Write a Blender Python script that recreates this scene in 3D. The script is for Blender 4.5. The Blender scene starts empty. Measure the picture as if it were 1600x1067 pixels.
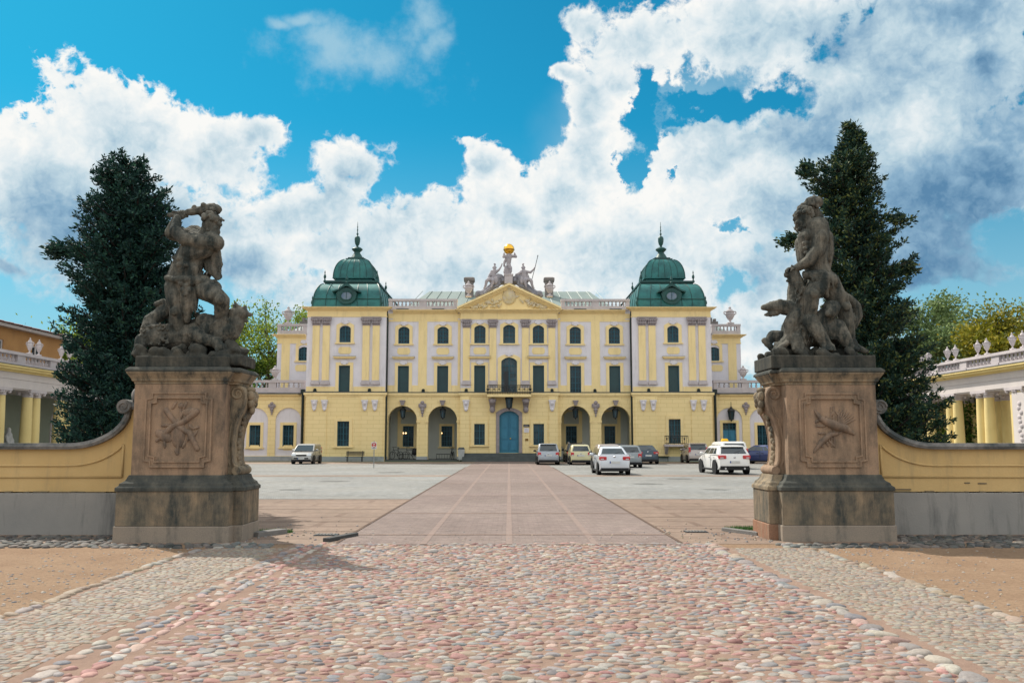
import bpy, bmesh, math, random
from math import pi, sin, cos, tan, atan2, sqrt, radians
from mathutils import Vector, Matrix, Euler, noise as mnoise
random.seed(11)
SC = bpy.context.scene
COL = SC.collection
R = random.Random(5)

# ------------------------------------------------------------------ camera
FPX = 1400.0
CAM_Z = 1.7
PITCH = math.atan(156.5 / FPX)
YAW = math.atan(4.5 / FPX)
cam_d = bpy.data.cameras.new("camera")
cam = bpy.data.objects.new("camera", cam_d)
COL.objects.link(cam)
cam_d.sensor_width = 36.0
cam_d.lens = 36.0 * FPX / 1600.0
cam_d.clip_start = 0.1
cam_d.clip_end = 2000
cam.location = (0, 0, CAM_Z)
cam.rotation_euler = (pi / 2 + PITCH, 0, -YAW)
SC.camera = cam
_cm = Euler((pi / 2 + PITCH, 0, -YAW)).to_matrix()

def pix_dir(px, py):
    return (_cm @ Vector(((px - 800) / FPX, (533.5 - py) / FPX, -1))).normalized()

def at(px, py, Y):
    """point of the world seen at a photograph position, at depth Y"""
    d = pix_dir(px, py)
    return Vector((d.x * Y / d.y, Y, CAM_Z + d.z * Y / d.y))

def gz(px, py):
    d = pix_dir(px, py)
    t = -CAM_Z / d.z
    return Vector((d.x * t, d.y * t, 0))

# ------------------------------------------------------------------ tags
def tag(o, label=None, cat=None, group=None, kind=None):
    if label: o['label'] = label
    if cat: o['category'] = cat
    if group: o['group'] = group
    if kind: o['kind'] = kind
    return o

def thing(name, label, cat, loc=(0, 0, 0), rz=0.0, group=None):
    o = bpy.data.objects.new(name, None)
    o.empty_display_size = 0.3
    COL.objects.link(o)
    o.location = loc
    o.rotation_euler = (0, 0, rz)
    return tag(o, label, cat, group)

def kids(o):
    return [c for c in bpy.data.objects if c.parent is o]

_children = {}
def copy_tree(o, parent=None):
    c = o.copy()
    COL.objects.link(c)
    if parent is not None:
        c.parent = parent
        _children.setdefault(parent.name, []).append(c)
    for ch in list(_children.get(o.name, [])):
        copy_tree(ch, c)
    return c

def own(o, parent, reset=True):
    if reset: o.location = (0, 0, 0)
    o.parent = parent
    _children.setdefault(parent.name, []).append(o)
    return o

# ------------------------------------------------------------------ mesh builder
class MB:
    def __init__(self):
        self.v = []; self.f = []; self.m = []; self.mi = 0; self.col = None
    def add(self, vs, fs):
        b = len(self.v)
        self.v.extend([tuple(p) for p in vs])
        for f in fs:
            self.f.append([b + i for i in f]); self.m.append(self.mi)
        return b
    def box(self, x0, x1, y0, y1, z0, z1):
        vs = [(x0,y0,z0),(x1,y0,z0),(x1,y1,z0),(x0,y1,z0),(x0,y0,z1),(x1,y0,z1),(x1,y1,z1),(x0,y1,z1)]
        self.add(vs, [(0,3,2,1),(4,5,6,7),(0,1,5,4),(1,2,6,5),(2,3,7,6),(3,0,4,7)])
        return self
    def frustum(self, b, t, z0, z1):
        # b, t : (x0,x1,y0,y1) rectangles
        x0,x1,y0,y1 = b; a0,a1,c0,c1 = t
        vs = [(x0,y0,z0),(x1,y0,z0),(x1,y1,z0),(x0,y1,z0),(a0,c0,z1),(a1,c0,z1),(a1,c1,z1),(a0,c1,z1)]
        self.add(vs, [(0,3,2,1),(4,5,6,7),(0,1,5,4),(1,2,6,5),(2,3,7,6),(3,0,4,7)])
        return self
    def stack(self, rings, cap=True):
        """rectangular stepped profile: list of (x0,x1,y0,y1,z) joined ring to ring"""
        vs = []
        for x0,x1,y0,y1,z in rings:
            vs += [(x0,y0,z),(x1,y0,z),(x1,y1,z),(x0,y1,z)]
        fs = []
        for i in range(len(rings)-1):
            for k in range(4):
                a = i*4+k; b = i*4+(k+1)%4
                fs.append((a,b,b+4,a+4))
        if cap:
            fs.append((3,2,1,0)); n=(len(rings)-1)*4; fs.append((n,n+1,n+2,n+3))
        self.add(vs, fs); return self
    def prism(self, poly, axis, d0, d1):
        """poly: list of 2d pts (ccw); axis 'y' -> (x,z) extruded along y ; 'x' -> (y,z); 'z' -> (x,y)"""
        n = len(poly)
        def mk(p, d):
            if axis == 'y': return (p[0], d, p[1])
            if axis == 'x': return (d, p[0], p[1])
            return (p[0], p[1], d)
        vs = [mk(p, d0) for p in poly] + [mk(p, d1) for p in poly]
        fs = [tuple(range(n)), tuple(range(2*n-1, n-1, -1))]
        for i in range(n):
            j = (i+1) % n
            fs.append((j, i, i+n, j+n))
        self.add(vs, fs); return self
    def lathe(self, prof, seg=16, c=(0,0,0), sx=1, sy=1, ph=0):
        vs = []; fs = []; n = len(prof)
        for r, z in prof:
            for k in range(seg):
                a = 2*pi*k/seg + ph
                vs.append((c[0]+r*cos(a)*sx, c[1]+r*sin(a)*sy, c[2]+z))
        for i in range(n-1):
            for k in range(seg):
                a = i*seg+k; b = i*seg+(k+1)%seg
                fs.append((a,b,b+seg,a+seg))
        fs.append(tuple(range(seg-1,-1,-1))); fs.append(tuple(range((n-1)*seg, n*seg)))
        self.add(vs, fs); return self
    def tube(self, pts, r, seg=6):
        pts = [Vector(p) for p in pts]; n = len(pts)
        rr = r if isinstance(r, (list,tuple)) else [r]*n
        vs = []; fs = []
        up0 = Vector((0.13,0.21,1)).normalized()
        prev = None
        for i,p in enumerate(pts):
            d = (pts[min(i+1,n-1)] - pts[max(i-1,0)])
            d = d.normalized() if d.length > 1e-9 else Vector((0,0,1))
            if prev is None:
                u = d.cross(up0)
                if u.length < 1e-3: u = d.cross(Vector((1,0,0)))
            else:
                u = prev - d*prev.dot(d)
                if u.length < 1e-4: u = d.cross(up0)
            u.normalize(); w = d.cross(u); prev = u
            for k in range(seg):
                a = 2*pi*k/seg
                vs.append(p + u*cos(a)*rr[i] + w*sin(a)*rr[i])
        for i in range(n-1):
            for k in range(seg):
                a = i*seg+k; b = i*seg+(k+1)%seg
                fs.append((a,b,b+seg,a+seg))
        fs.append(tuple(range(seg-1,-1,-1))); fs.append(tuple(range((n-1)*seg, n*seg)))
        self.add(vs, fs); return self
    def ball(self, c, r, seg=12, rings=8, rot=None):
        r = (r,r,r) if not isinstance(r,(tuple,list)) else r
        c = Vector(c); vs = []; fs = []
        for i in range(1, rings):
            t = pi*i/rings
            for k in range(seg):
                a = 2*pi*k/seg
                p = Vector((r[0]*sin(t)*cos(a), r[1]*sin(t)*sin(a), r[2]*cos(t)))
                if rot: p = rot @ p
                vs.append(c+p)
        for s in (1,-1):
            p = Vector((0,0,s*r[2]))
            if rot: p = rot @ p
            vs.append(c+p)
        for i in range(rings-2):
            for k in range(seg):
                a=i*seg+k; b=i*seg+(k+1)%seg
                fs.append((a,a+seg,b+seg,b))
        n = (rings-1)*seg
        for k in range(seg):
            fs.append((n, k, (k+1)%seg))
            a=(rings-2)*seg
            fs.append((n+1, a+(k+1)%seg, a+k))
        self.add(vs, fs); return self
    def cap(self, p0, p1, r0, r1, seg=10):
        """tapered capsule"""
        p0 = Vector(p0); p1 = Vector(p1); d = p1-p0
        L = d.length
        q = d.to_track_quat('Z','Y') if L > 1e-6 else Matrix.Identity(3).to_quaternion()
        prof = []
        m = 4
        for i in range(m+1):
            t = pi/2*i/m
            prof.append((r0*sin(t), -r0*cos(t)))
        for i in range(m+1):
            t = pi/2*i/m
            prof.append((r1*cos(t), L + r1*sin(t)))
        vs=[]; fs=[]
        vs.append(p0 + q @ Vector((0,0,-r0)))
        for r,z in prof[1:-1]:
            for k in range(seg):
                a=2*pi*k/seg
                vs.append(p0 + q @ Vector((r*cos(a), r*sin(a), z)))
        vs.append(p0 + q @ Vector((0,0,L+r1)))
        n=len(prof)-2
        for k in range(seg):
            fs.append((0,1+(k+1)%seg,1+k))
        for i in range(n-1):
            for k in range(seg):
                a=1+i*seg+k; b=1+i*seg+(k+1)%seg
                fs.append((a,b,b+seg,a+seg))
        e=len(vs)-1
        for k in range(seg):
            fs.append((e,1+(n-1)*seg+k,1+(n-1)*seg+(k+1)%seg))
        self.add(vs, fs); return self
    def chain(self, pts, rs, seg=10):
        for i in range(len(pts)-1):
            self.cap(pts[i], pts[i+1], rs[i], rs[i+1], seg)
        return self
    def xf(self, M):
        self.v = [tuple(M @ Vector(p)) for p in self.v]; return self
    def mirror_x(self):
        self.v = [(-x,y,z) for x,y,z in self.v]
        self.f = [list(reversed(f)) for f in self.f]; return self
    def merge(self, o):
        b = len(self.v); self.v += o.v
        self.f += [[b+i for i in f] for f in o.f]; self.m += o.m
        return self
    def cut(self):
        """what follows is a new piece (see build_split)"""
        if not hasattr(self, 'cuts'): self.cuts = []
        self.cuts.append((len(self.v), len(self.f)))
        return self
    def build_split(self, name, m, parent=None, off=None, **kw):
        cs = [(0, 0)] + getattr(self, 'cuts', []) + [(len(self.v), len(self.f))]
        out = []
        for (v0, f0), (v1, f1) in zip(cs, cs[1:]):
            if f1 == f0: continue
            p = MB(); p.v = self.v[v0:v1]; p.f = [[i-v0 for i in f] for f in self.f[f0:f1]]; p.m = self.m[f0:f1]
            o = p.build(name, m, None if off is not None else parent, off, **kw)
            if off is not None: own(o, parent)
            out.append(o)
        return out
    def mesh(self, name, mats, off=(0,0,0), smooth=False):
        me = bpy.data.meshes.new(name)
        ox,oy,oz = off
        me.from_pydata([(x-ox,y-oy,z-oz) for x,y,z in self.v], [], self.f)
        for m in (mats if isinstance(mats,(list,tuple)) else [mats]):
            me.materials.append(m)
        if isinstance(mats,(list,tuple)):
            me.polygons.foreach_set('material_index', self.m)
        if smooth is True:
            me.polygons.foreach_set('use_smooth', [True]*len(me.polygons))
        me.update()
        if smooth not in (True, False):
            me.polygons.foreach_set('use_smooth', [True]*len(me.polygons))
            me.set_sharp_from_angle(angle=radians(smooth))
        return me
    def build(self, name, mats, parent=None, off=None, smooth=False, bevel=0, loc=None):
        """parent given: vertices are world coords, shifted by the parent's root (off), unless off is given"""
        if off is None:
            off = (0,0,0)
            if parent is not None:
                r = parent
                while r.parent is not None: r = r.parent
                off = tuple(r.location)
        me = self.mesh(name, mats, off, smooth)
        o = bpy.data.objects.new(name, me)
        COL.objects.link(o)
        if parent is not None: own(o, parent)
        elif off != (0,0,0): o.location = off
        if loc is not None: o.location = loc
        if bevel:
            b = o.modifiers.new('bevel','BEVEL'); b.width = bevel; b.segments = 2; b.limit_method='ANGLE'; b.angle_limit=radians(40)
        return o

def remeshed(mb, name, mats, parent=None, off=None, vox=0.03, smooth=6, disp=0.0, dscale=0.2, fac=0.5):
    """fuse overlapping closed shapes into one continuous surface"""
    o = mb.build(name, mats, parent, off)
    m = o.modifiers.new('r','REMESH'); m.mode='VOXEL'; m.voxel_size=vox; m.use_smooth_shade=True
    if smooth:
        s = o.modifiers.new('s','SMOOTH'); s.iterations=smooth; s.factor=fac
    if disp:
        tx = bpy.data.textures.new(name+'_rough','CLOUDS'); tx.noise_scale=dscale; tx.noise_depth=3
        d = o.modifiers.new('d','DISPLACE'); d.texture=tx; d.strength=disp; d.texture_coords='LOCAL'
    bpy.context.view_layer.update()
    dg = bpy.context.evaluated_depsgraph_get()
    me = bpy.data.meshes.new_from_object(o.evaluated_get(dg), depsgraph=dg)
    o.modifiers.clear()
    old = o.data; o.data = me; me.name = name
    bpy.data.meshes.remove(old)
    me.polygons.foreach_set('use_smooth', [True]*len(me.polygons))
    return o

# ------------------------------------------------------------------ materials
def nt(mat):
    mat.use_nodes = True
    return mat.node_tree.nodes, mat.node_tree.links

def node(ns, t, **kw):
    n = ns.new(t)
    for k, v in kw.items(): setattr(n, k, v)
    return n

def noise_node(ns, ls, vec, scale, detail=5, rough=0.6, w=None):
    n = node(ns, 'ShaderNodeTexNoise')
    n.inputs['Scale'].default_value = scale
    n.inputs['Detail'].default_value = detail
    n.inputs['Roughness'].default_value = rough
    ls.new(vec, n.inputs['Vector'])
    return n

def ramp(ns, ls, src, p0, p1, c0=(0,0,0,1), c1=(1,1,1,1)):
    r = node(ns, 'ShaderNodeValToRGB')
    r.color_ramp.elements[0].position = p0; r.color_ramp.elements[0].color = c0
    r.color_ramp.elements[1].position = p1; r.color_ramp.elements[1].color = c1
    ls.new(src, r.inputs['Fac'])
    return r

def mixc(ns, ls, fac, a, b, blend='MIX'):
    m = node(ns, 'ShaderNodeMix', data_type='RGBA', blend_type=blend)
    for s, v in ((m.inputs[0], fac), (m.inputs[6], a), (m.inputs[7], b)):
        if isinstance(v, (int, float)): s.default_value = v
        elif isinstance(v, (tuple, list)): s.default_value = (*v[:3], 1)
        else: ls.new(v, s)
    return m.outputs[2]

def c4(c): return (c[0], c[1], c[2], 1)

def mat(name, col, rough=0.8, col2=None, scale=3.0, thr=(0.35,0.7), bump=0.0, bscale=40.0, metal=0.0,
        stain=None, sscale=1.2, sthr=(0.55,0.75), spec=0.3, coat=0.0, coords='world', bdist=0.02, streak=False):
    """two-tone mottled procedural material with optional stains and bump"""
    m = bpy.data.materials.new(name); ns, ls = nt(m)
    b = ns['Principled BSDF']
    b.inputs['Roughness'].default_value = rough
    b.inputs['Metallic'].default_value = metal
    b.inputs['Specular IOR Level'].default_value = spec
    if coat: b.inputs['Coat Weight'].default_value = coat; b.inputs['Coat Roughness'].default_value = 0.05
    if coords == 'world':
        g = node(ns, 'ShaderNodeNewGeometry').outputs['Position']
    else:
        g = node(ns, 'ShaderNodeTexCoord').outputs['Object']
    if col2 is None: col2 = tuple(c*0.85 for c in col)
    n1 = noise_node(ns, ls, g, scale)
    r1 = ramp(ns, ls, n1.outputs['Fac'], *thr)
    out = mixc(ns, ls, r1.outputs['Color'], col, col2)
    if stain is not None:
        sv = g
        if streak:      # run-off marks: long and narrow
            mp = node(ns, 'ShaderNodeMapping'); mp.inputs['Scale'].default_value = (3.0, 3.0, 0.45); ls.new(g, mp.inputs[0]); sv = mp.outputs[0]
        n2 = noise_node(ns, ls, sv, sscale, 8, 0.7)
        r2 = ramp(ns, ls, n2.outputs['Fac'], *sthr)
        out = mixc(ns, ls, r2.outputs['Color'], out, stain)
    ls.new(out, b.inputs['Base Color'])
    if bump:
        n3 = noise_node(ns, ls, g, bscale, 6, 0.65)
        bp = node(ns, 'ShaderNodeBump'); bp.inputs['Strength'].default_value = bump; bp.inputs['Distance'].default_value = bdist
        ls.new(n3.outputs['Fac'], bp.inputs['Height'])
        ls.new(bp.outputs['Normal'], b.inputs['Normal'])
    return m
# ------------------------------------------------------------------ light and sky
SUN_EL, SUN_AZ = radians(48), radians(-42)          # azimuth from +Y, clockwise
sd = Vector((sin(SUN_AZ)*cos(SUN_EL), cos(SUN_AZ)*cos(SUN_EL), sin(SUN_EL)))
sl = bpy.data.lights.new("sun", 'SUN'); sl.energy = 3.0; sl.angle = radians(0.5); sl.color = (1.0, 0.93, 0.82)
so = bpy.data.objects.new("sun", sl); COL.objects.link(so)
so.rotation_euler = sd.to_track_quat('Z', 'Y').to_euler(); so.location = (-40, 60, 80)

SC.view_settings.view_transform = 'Standard'
SC.view_settings.look = 'None'
SC.view_settings.exposure = 0.90
SC.view_settings.gamma = 1.0

W = bpy.data.worlds.new("World"); SC.world = W; W.use_nodes = True
ns, ls = W.node_tree.nodes, W.node_tree.links
bg = ns['Background']
sky = node(ns, 'ShaderNodeTexSky', sky_type='NISHITA'); sky.sun_disc = False
sky.sun_elevation = SUN_EL; sky.sun_rotation = SUN_AZ
sky.altitude = 100; sky.air_density = 1.0; sky.dust_density = 0.6; sky.ozone_density = 2.0
SKY_STR = 0.12
bg.inputs['Strength'].default_value = SKY_STR

def mth(op, a, b=None, c=None, clamp=False):
    n = node(ns, 'ShaderNodeMath', operation=op); n.use_clamp = clamp
    for i, v in enumerate((a, b, c)):
        if v is None: continue
        if isinstance(v, (int, float)): n.inputs[i].default_value = v
        else: ls.new(v, n.inputs[i])
    return n.outputs[0]
def vmth(op, a, b=None, c=None):
    n = node(ns, 'ShaderNodeVectorMath', operation=op)
    for i, v in enumerate((a, b, c)):
        if v is None: continue
        if isinstance(v, (tuple, list, Vector)): n.inputs[i].default_value = v
        else: ls.new(v, n.inputs[i])
    return n.outputs['Value'] if op in ('LENGTH','DOT_PRODUCT') else n.outputs['Vector']
def smooth(x, a, b):
    n = node(ns, 'ShaderNodeMapRange', interpolation_type='SMOOTHSTEP')
    ls.new(x, n.inputs['Value']); n.inputs['From Min'].default_value = a; n.inputs['From Max'].default_value = b
    return n.outputs['Result']

D = node(ns, 'ShaderNodeTexCoord').outputs['Generated']
sep = node(ns, 'ShaderNodeSeparateXYZ'); ls.new(D, sep.inputs[0])
az = mth('ARCTAN2', sep.outputs[0], sep.outputs[1])
el = mth('ARCSINE', sep.outputs[2])
cmb = node(ns, 'ShaderNodeCombineXYZ'); ls.new(az, cmb.inputs[0]); ls.new(el, cmb.inputs[1])
P2 = cmb.outputs[0]
# the cloud banks drift: their edges are torn by turbulence
wn = noise_node(ns, ls, D, 9, 4, 0.55)
warp = vmth('MULTIPLY_ADD', wn.outputs['Color'], (0.09, 0.09, 0), (-0.045, -0.045, 0))
PW = vmth('ADD', P2, warp)

def ae(px, py):
    d = pix_dir(px, py)
    return atan2(d.x, d.y), math.asin(d.z)
def blob_field(blobs, k=0.25, field=None):
    acc = None
    for px, py, rx, ry in blobs:
        a, e = ae(px, py); ix, iy = FPX/rx, FPX/ry
        v = vmth('MULTIPLY_ADD', field or PW, (ix, iy, 0), (-a*ix, -e*iy, 0))
        l = vmth('LENGTH', v)
        acc = l if acc is None else mth('SMOOTH_MIN', acc, l, k)
    return mth('SUBTRACT', 1.0, acc)

BANK = [(185,225,150,100),(60,290,140,105),(330,240,105,62),(180,350,250,95),(395,215,50,40),
        (545,275,62,55),(455,330,100,45),(640,375,160,70),(560,400,190,70),(520,330,60,60),
        (760,262,66,50),(810,335,110,60),(880,300,90,80),(700,430,260,80),(870,330,50,40),
        (925,165,52,72),(935,245,62,75),(890,118,45,22),(960,130,40,40),
        (1000,62,125,72),(905,25,42,34),(1180,50,190,90),(1370,140,200,105),(1530,90,66,62),
        (1290,240,150,100),(1110,250,120,70),(1180,310,180,80),(1450,330,230,140),(960,390,300,95),
        (1180,430,160,90),(1420,420,200,70),(1560,250,120,100),(1000,500,260,70),(600,480,260,60),(1200,520,140,60),(1440,500,120,40),(10,402,48,20),(380,420,60,60),(1520,10,130,50)]
HOLES = [(1190,150,62,16),(1100,165,60,10),(1000,165,16,55),(990,258,14,24),(1145,340,30,9),(1148,430,34,17),(1060,262,10,9),(1010,200,26,20),(650,285,34,26),(1130,440,22,26),
         (1585,360,44,34),(1560,462,130,24),(680,270,44,36)]
bank = blob_field(BANK)
PH = vmth('ADD', PW, vmth('MULTIPLY_ADD', noise_node(ns, ls, D, 26, 6, 0.65).outputs['Color'], (0.085,0.06,0), (-0.0425,-0.03,0)))
hole = blob_field(HOLES, 0.1, PH)
front = mth('SMOOTH_MAX', mth('MULTIPLY', hole, 1.0), -1.0, 0.2)
nb = noise_node(ns, ls, D, 2.6, 3, 0.5)
around = mth('MULTIPLY_ADD', nb.outputs['Fac'], 3.2, -1.05)
inview = smooth(mth('ABSOLUTE', az), 0.62, 0.8)
low = smooth(el, 0.48, 0.62)
sel = mth('MAXIMUM', inview, low)
mixf = node(ns, 'ShaderNodeMix', data_type='FLOAT')
base0 = mth('SUBTRACT', bank, mth('MULTIPLY', mth('MAXIMUM', mth('ADD', hole, 0.45), 0.0), 0.75))
ls.new(sel, mixf.inputs[0]); ls.new(base0, mixf.inputs[2]); ls.new(around, mixf.inputs[3])
M0 = mixf.outputs[0]

def puffs(vec, det):
    a = noise_node(ns, ls, vec, 13, det, 0.55)
    c = noise_node(ns, ls, vec, 40, max(2, det-3), 0.6)
    bil = mth('ABSOLUTE', mth('SUBTRACT', c.outputs['Fac'], 0.5))
    return mth('ADD', mth('MULTIPLY_ADD', a.outputs['Fac'], 2.5, -1.25), mth('MULTIPLY_ADD', bil, -2.4, 0.22))
WD = vmth('ADD', D, vmth('MULTIPLY_ADD', noise_node(ns, ls, D, 22, 4, 0.6).outputs['Color'], (0.022,0.022,0.022), (-0.011,-0.011,-0.011)))
n_here = puffs(WD, 8)
n_sun = puffs(vmth('ADD', WD, (-0.016, 0.0, 0.022)), 6)
lowf = noise_node(ns, ls, D, 5.5, 3, 0.5).outputs['Fac']
core = mth('MINIMUM', mth('MULTIPLY_ADD', M0, 1.8, -0.05), 1.15)
dens = mth('ADD', core, mth('MULTIPLY', n_here, 1.15))
wid = mth('ADD', mth('MAXIMUM', mth('MULTIPLY_ADD', lowf, 2.4, -0.70), 0.30), mth('ADD', mth('MULTIPLY', mth('SUBTRACT', 1.0, smooth(el, 0.12, 0.25)), 0.8), mth('MULTIPLY', smooth(hole, -1.0, 0.3), 0.9)))
alpha = smooth(mth('DIVIDE', mth('ADD', dens, 0.05), wid), 0.0, 1.0)
thick = smooth(mth('ADD', mth('MULTIPLY', M0, 1.3), mth('MULTIPLY_ADD', lowf, 1.2, -0.6)), 0.15, 1.15)
rel = mth('SUBTRACT', n_here, n_sun)
lit = mth('MULTIPLY_ADD', rel, 0.27, 0.90)
DARK = [(1500,330,240,210),(1570,160,150,200),(1400,420,230,120),(1480,20,200,60),(1230,200,120,50),(1340,60,90,60),(215,350,190,75),(200,440,260,90),(1320,330,130,60),(1500,20,170,70),(1110,170,80,50)]
dk = smooth(blob_field(DARK, 0.4), -0.35, 0.85)
lit2 = mth('SUBTRACT', mth('SUBTRACT', lit, mth('MULTIPLY', thick, 0.34)), mth('MULTIPLY', dk, 0.46))
back = smooth(mth('ABSOLUTE', az), 1.0, 1.7)
lit2 = mth('ADD', lit2, mth('MULTIPLY', back, 0.25))  # unseen clouds behind the camera, brightened to light the palace front
cr = node(ns, 'ShaderNodeValToRGB'); e = cr.color_ramp.elements
ls.new(lit2, cr.inputs['Fac'])
EXPO = 2.0 ** SC.view_settings.exposure
CLD = 1.0 / SKY_STR / EXPO
def cc(r, g, b): return (r, g, b, 1)
def lin(r, g, b): return tuple(((c/255+.055)/1.055)**2.4 if c > 10 else c/255/12.92 for c in (r, g, b))
e[0].position = 0.0; e[0].color = cc(*lin(92,136,172))
e[1].position = 0.95; e[1].color = cc(*lin(250,250,247))
x = e.new(0.25); x.color = cc(*lin(140,176,202))
x = e.new(0.50); x.color = cc(*lin(190,213,225))
x = e.new(0.72); x.color = cc(*lin(226,236,240))
cloudc = vmth('SCALE', cr.outputs['Color']); cloudc.node.inputs['Scale'].default_value = CLD
glow = vmth('SCALE', cloudc); ls.new(mth('MULTIPLY_ADD', back, 0.3, 1.0), glow.node.inputs['Scale'])  # extra brightness added to the unseen clouds as fill light
# deep cyan spring sky, paler towards the horizon
tint = node(ns, 'ShaderNodeMix', data_type='RGBA', blend_type='MULTIPLY'); tint.inputs[0].default_value = 1
ls.new(sky.outputs[0], tint.inputs[6]); tint.inputs[7].default_value = (0.033, 0.395, 0.445, 1)
pale = mth('MULTIPLY', mth('SUBTRACT', 1.0, smooth(el, -0.02, 0.36)), 0.95)
WISP = [(430,22,45,16),(470,18,80,18),(660,30,70,40),(680,70,40,40),(20,400,60,18),(560,90,220,80),(520,60,130,50)]
wf = blob_field(WISP, 0.2)
wn2 = noise_node(ns, ls, D, 20, 6, 0.65)
wisp = mth('MULTIPLY', smooth(mth('ADD', wf, mth('MULTIPLY_ADD', wn2.outputs['Fac'], 1.7, -1.05)), 0.0, 0.9), 0.8)
wisp = mth('MULTIPLY', wisp, mth('SUBTRACT', 1.0, sel))
SOFT = [(640,500,360,150),(1000,520,360,130),(250,380,260,120),(1300,400,330,190),(1480,480,240,60),(1060,260,220,160)]
soft = mth('MULTIPLY', smooth(mth('ADD', blob_field(SOFT, 0.5), mth('MULTIPLY_ADD', lowf, 0.8, -0.4)), -0.25, 0.75), 0.8)
soft = mth('MULTIPLY', soft, mth('SUBTRACT', 1.0, smooth(hole, -0.7, 0.0)))
veil = mth('MAXIMUM', mth('MAXIMUM', pale, wisp), soft)
pv = lin(168,206,224)
skyc = mixc(ns, ls, veil, tint.outputs[2], tuple(c*CLD for c in pv))
final = mixc(ns, ls, alpha, skyc, glow)
ls.new(final, bg.inputs['Color'])
W.cycles.sampling_method = 'MANUAL'; W.cycles.sample_map_resolution = 512

# ------------------------------------------------------------------ shared materials
YEL   = mat('yellow_plaster', (0.86,0.685,0.36), 0.85, (0.81,0.64,0.325), 0.9, bump=0.12, bscale=25, stain=(0.58,0.46,0.25), sscale=0.8, sthr=(0.5,0.85), streak=True)
WHT   = mat('white_plaster', (0.72,0.69,0.735), 0.85, (0.65,0.625,0.67), 0.8, bump=0.1, bscale=25, stain=(0.50,0.475,0.48), sscale=.8, sthr=(.52,.85), streak=True)
BALU  = mat('balustrade_stone', (0.52,0.47,0.475), 0.85, (0.42,0.385,0.395), 1.5, bump=0.2, bscale=30, stain=(0.32,0.30,0.29), sscale=0.9, sthr=(0.6,0.8))
STONE = mat('grey_carved_stone', (0.33,0.29,0.30), 0.9, (0.25,0.22,0.23), 4, bump=0.3, bscale=30)
SCULP = mat('roof_sculpture_stone', (0.42,0.38,0.39), 0.9, (0.27,0.26,0.29), 3, bump=0.3, bscale=20)
PATINA= mat('green_copper', (0.017,0.155,0.15), 0.5, (0.008,0.085,0.088), 1.3, thr=(0.35,0.65), bump=0.15, bscale=8, metal=0.15, spec=0.5, stain=(0.03,0.18,0.155), sscale=0.9, sthr=(0.55,0.8))
PATDK = mat('dark_green_copper', (0.012,0.075,0.070), 0.5, (0.008,0.045,0.045), 2.0, spec=0.4)
SHEET = mat('roof_sheet', (0.20,0.255,0.24), 0.55, (0.16,0.21,0.20), 0.7, spec=0.5)
GLASS = mat('window_glass', (0.008,0.030,0.042), 0.12, (0.045,0.085,0.11), 0.8, thr=(.48,.62), spec=0.4)  # lighter blue patches are reflections painted into the pane colour
BLIND = mat('dark_blind', (0.014,0.055,0.062), 0.45, (0.010,0.038,0.046), 1.0, spec=0.5)
FRAMEB= mat('blue_green_frame', (0.020,0.10,0.14), 0.5)
DOORB = mat('blue_door_paint', (0.045,0.20,0.31), 0.5, (0.038,0.17,0.27), 3)
IRON  = mat('black_iron', (0.012,0.016,0.02), 0.5, spec=0.5)
PIPE  = mat('dark_pipe', (0.012,0.022,0.02), 0.5, (0.02,0.03,0.028), 2)
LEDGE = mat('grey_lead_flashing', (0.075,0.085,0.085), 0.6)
GOLD  = mat('gilding', (0.95,0.55,0.08), 0.28, (0.85,0.45,0.06), 2, metal=1.0)
ARCADE_INT = mat('arcade_plaster', (0.50,0.52,0.48), 0.9, (0.44,0.46,0.42), 0.8)  # grey-green plaster of the arcade passage
PLINTHG = mat('grey_plinth', (0.36,0.38,0.38), 0.9, (0.28,0.30,0.31), 0.7, stain=(0.17,0.19,0.19), sscale=0.8)
WARMLAMP = bpy.data.materials.new('lit_lamp'); n_, l_ = nt(WARMLAMP)
n_['Principled BSDF'].inputs['Emission Color'].default_value = (1,0.6,0.25,1); n_['Principled BSDF'].inputs['Emission Strength'].default_value = 2.0

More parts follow.
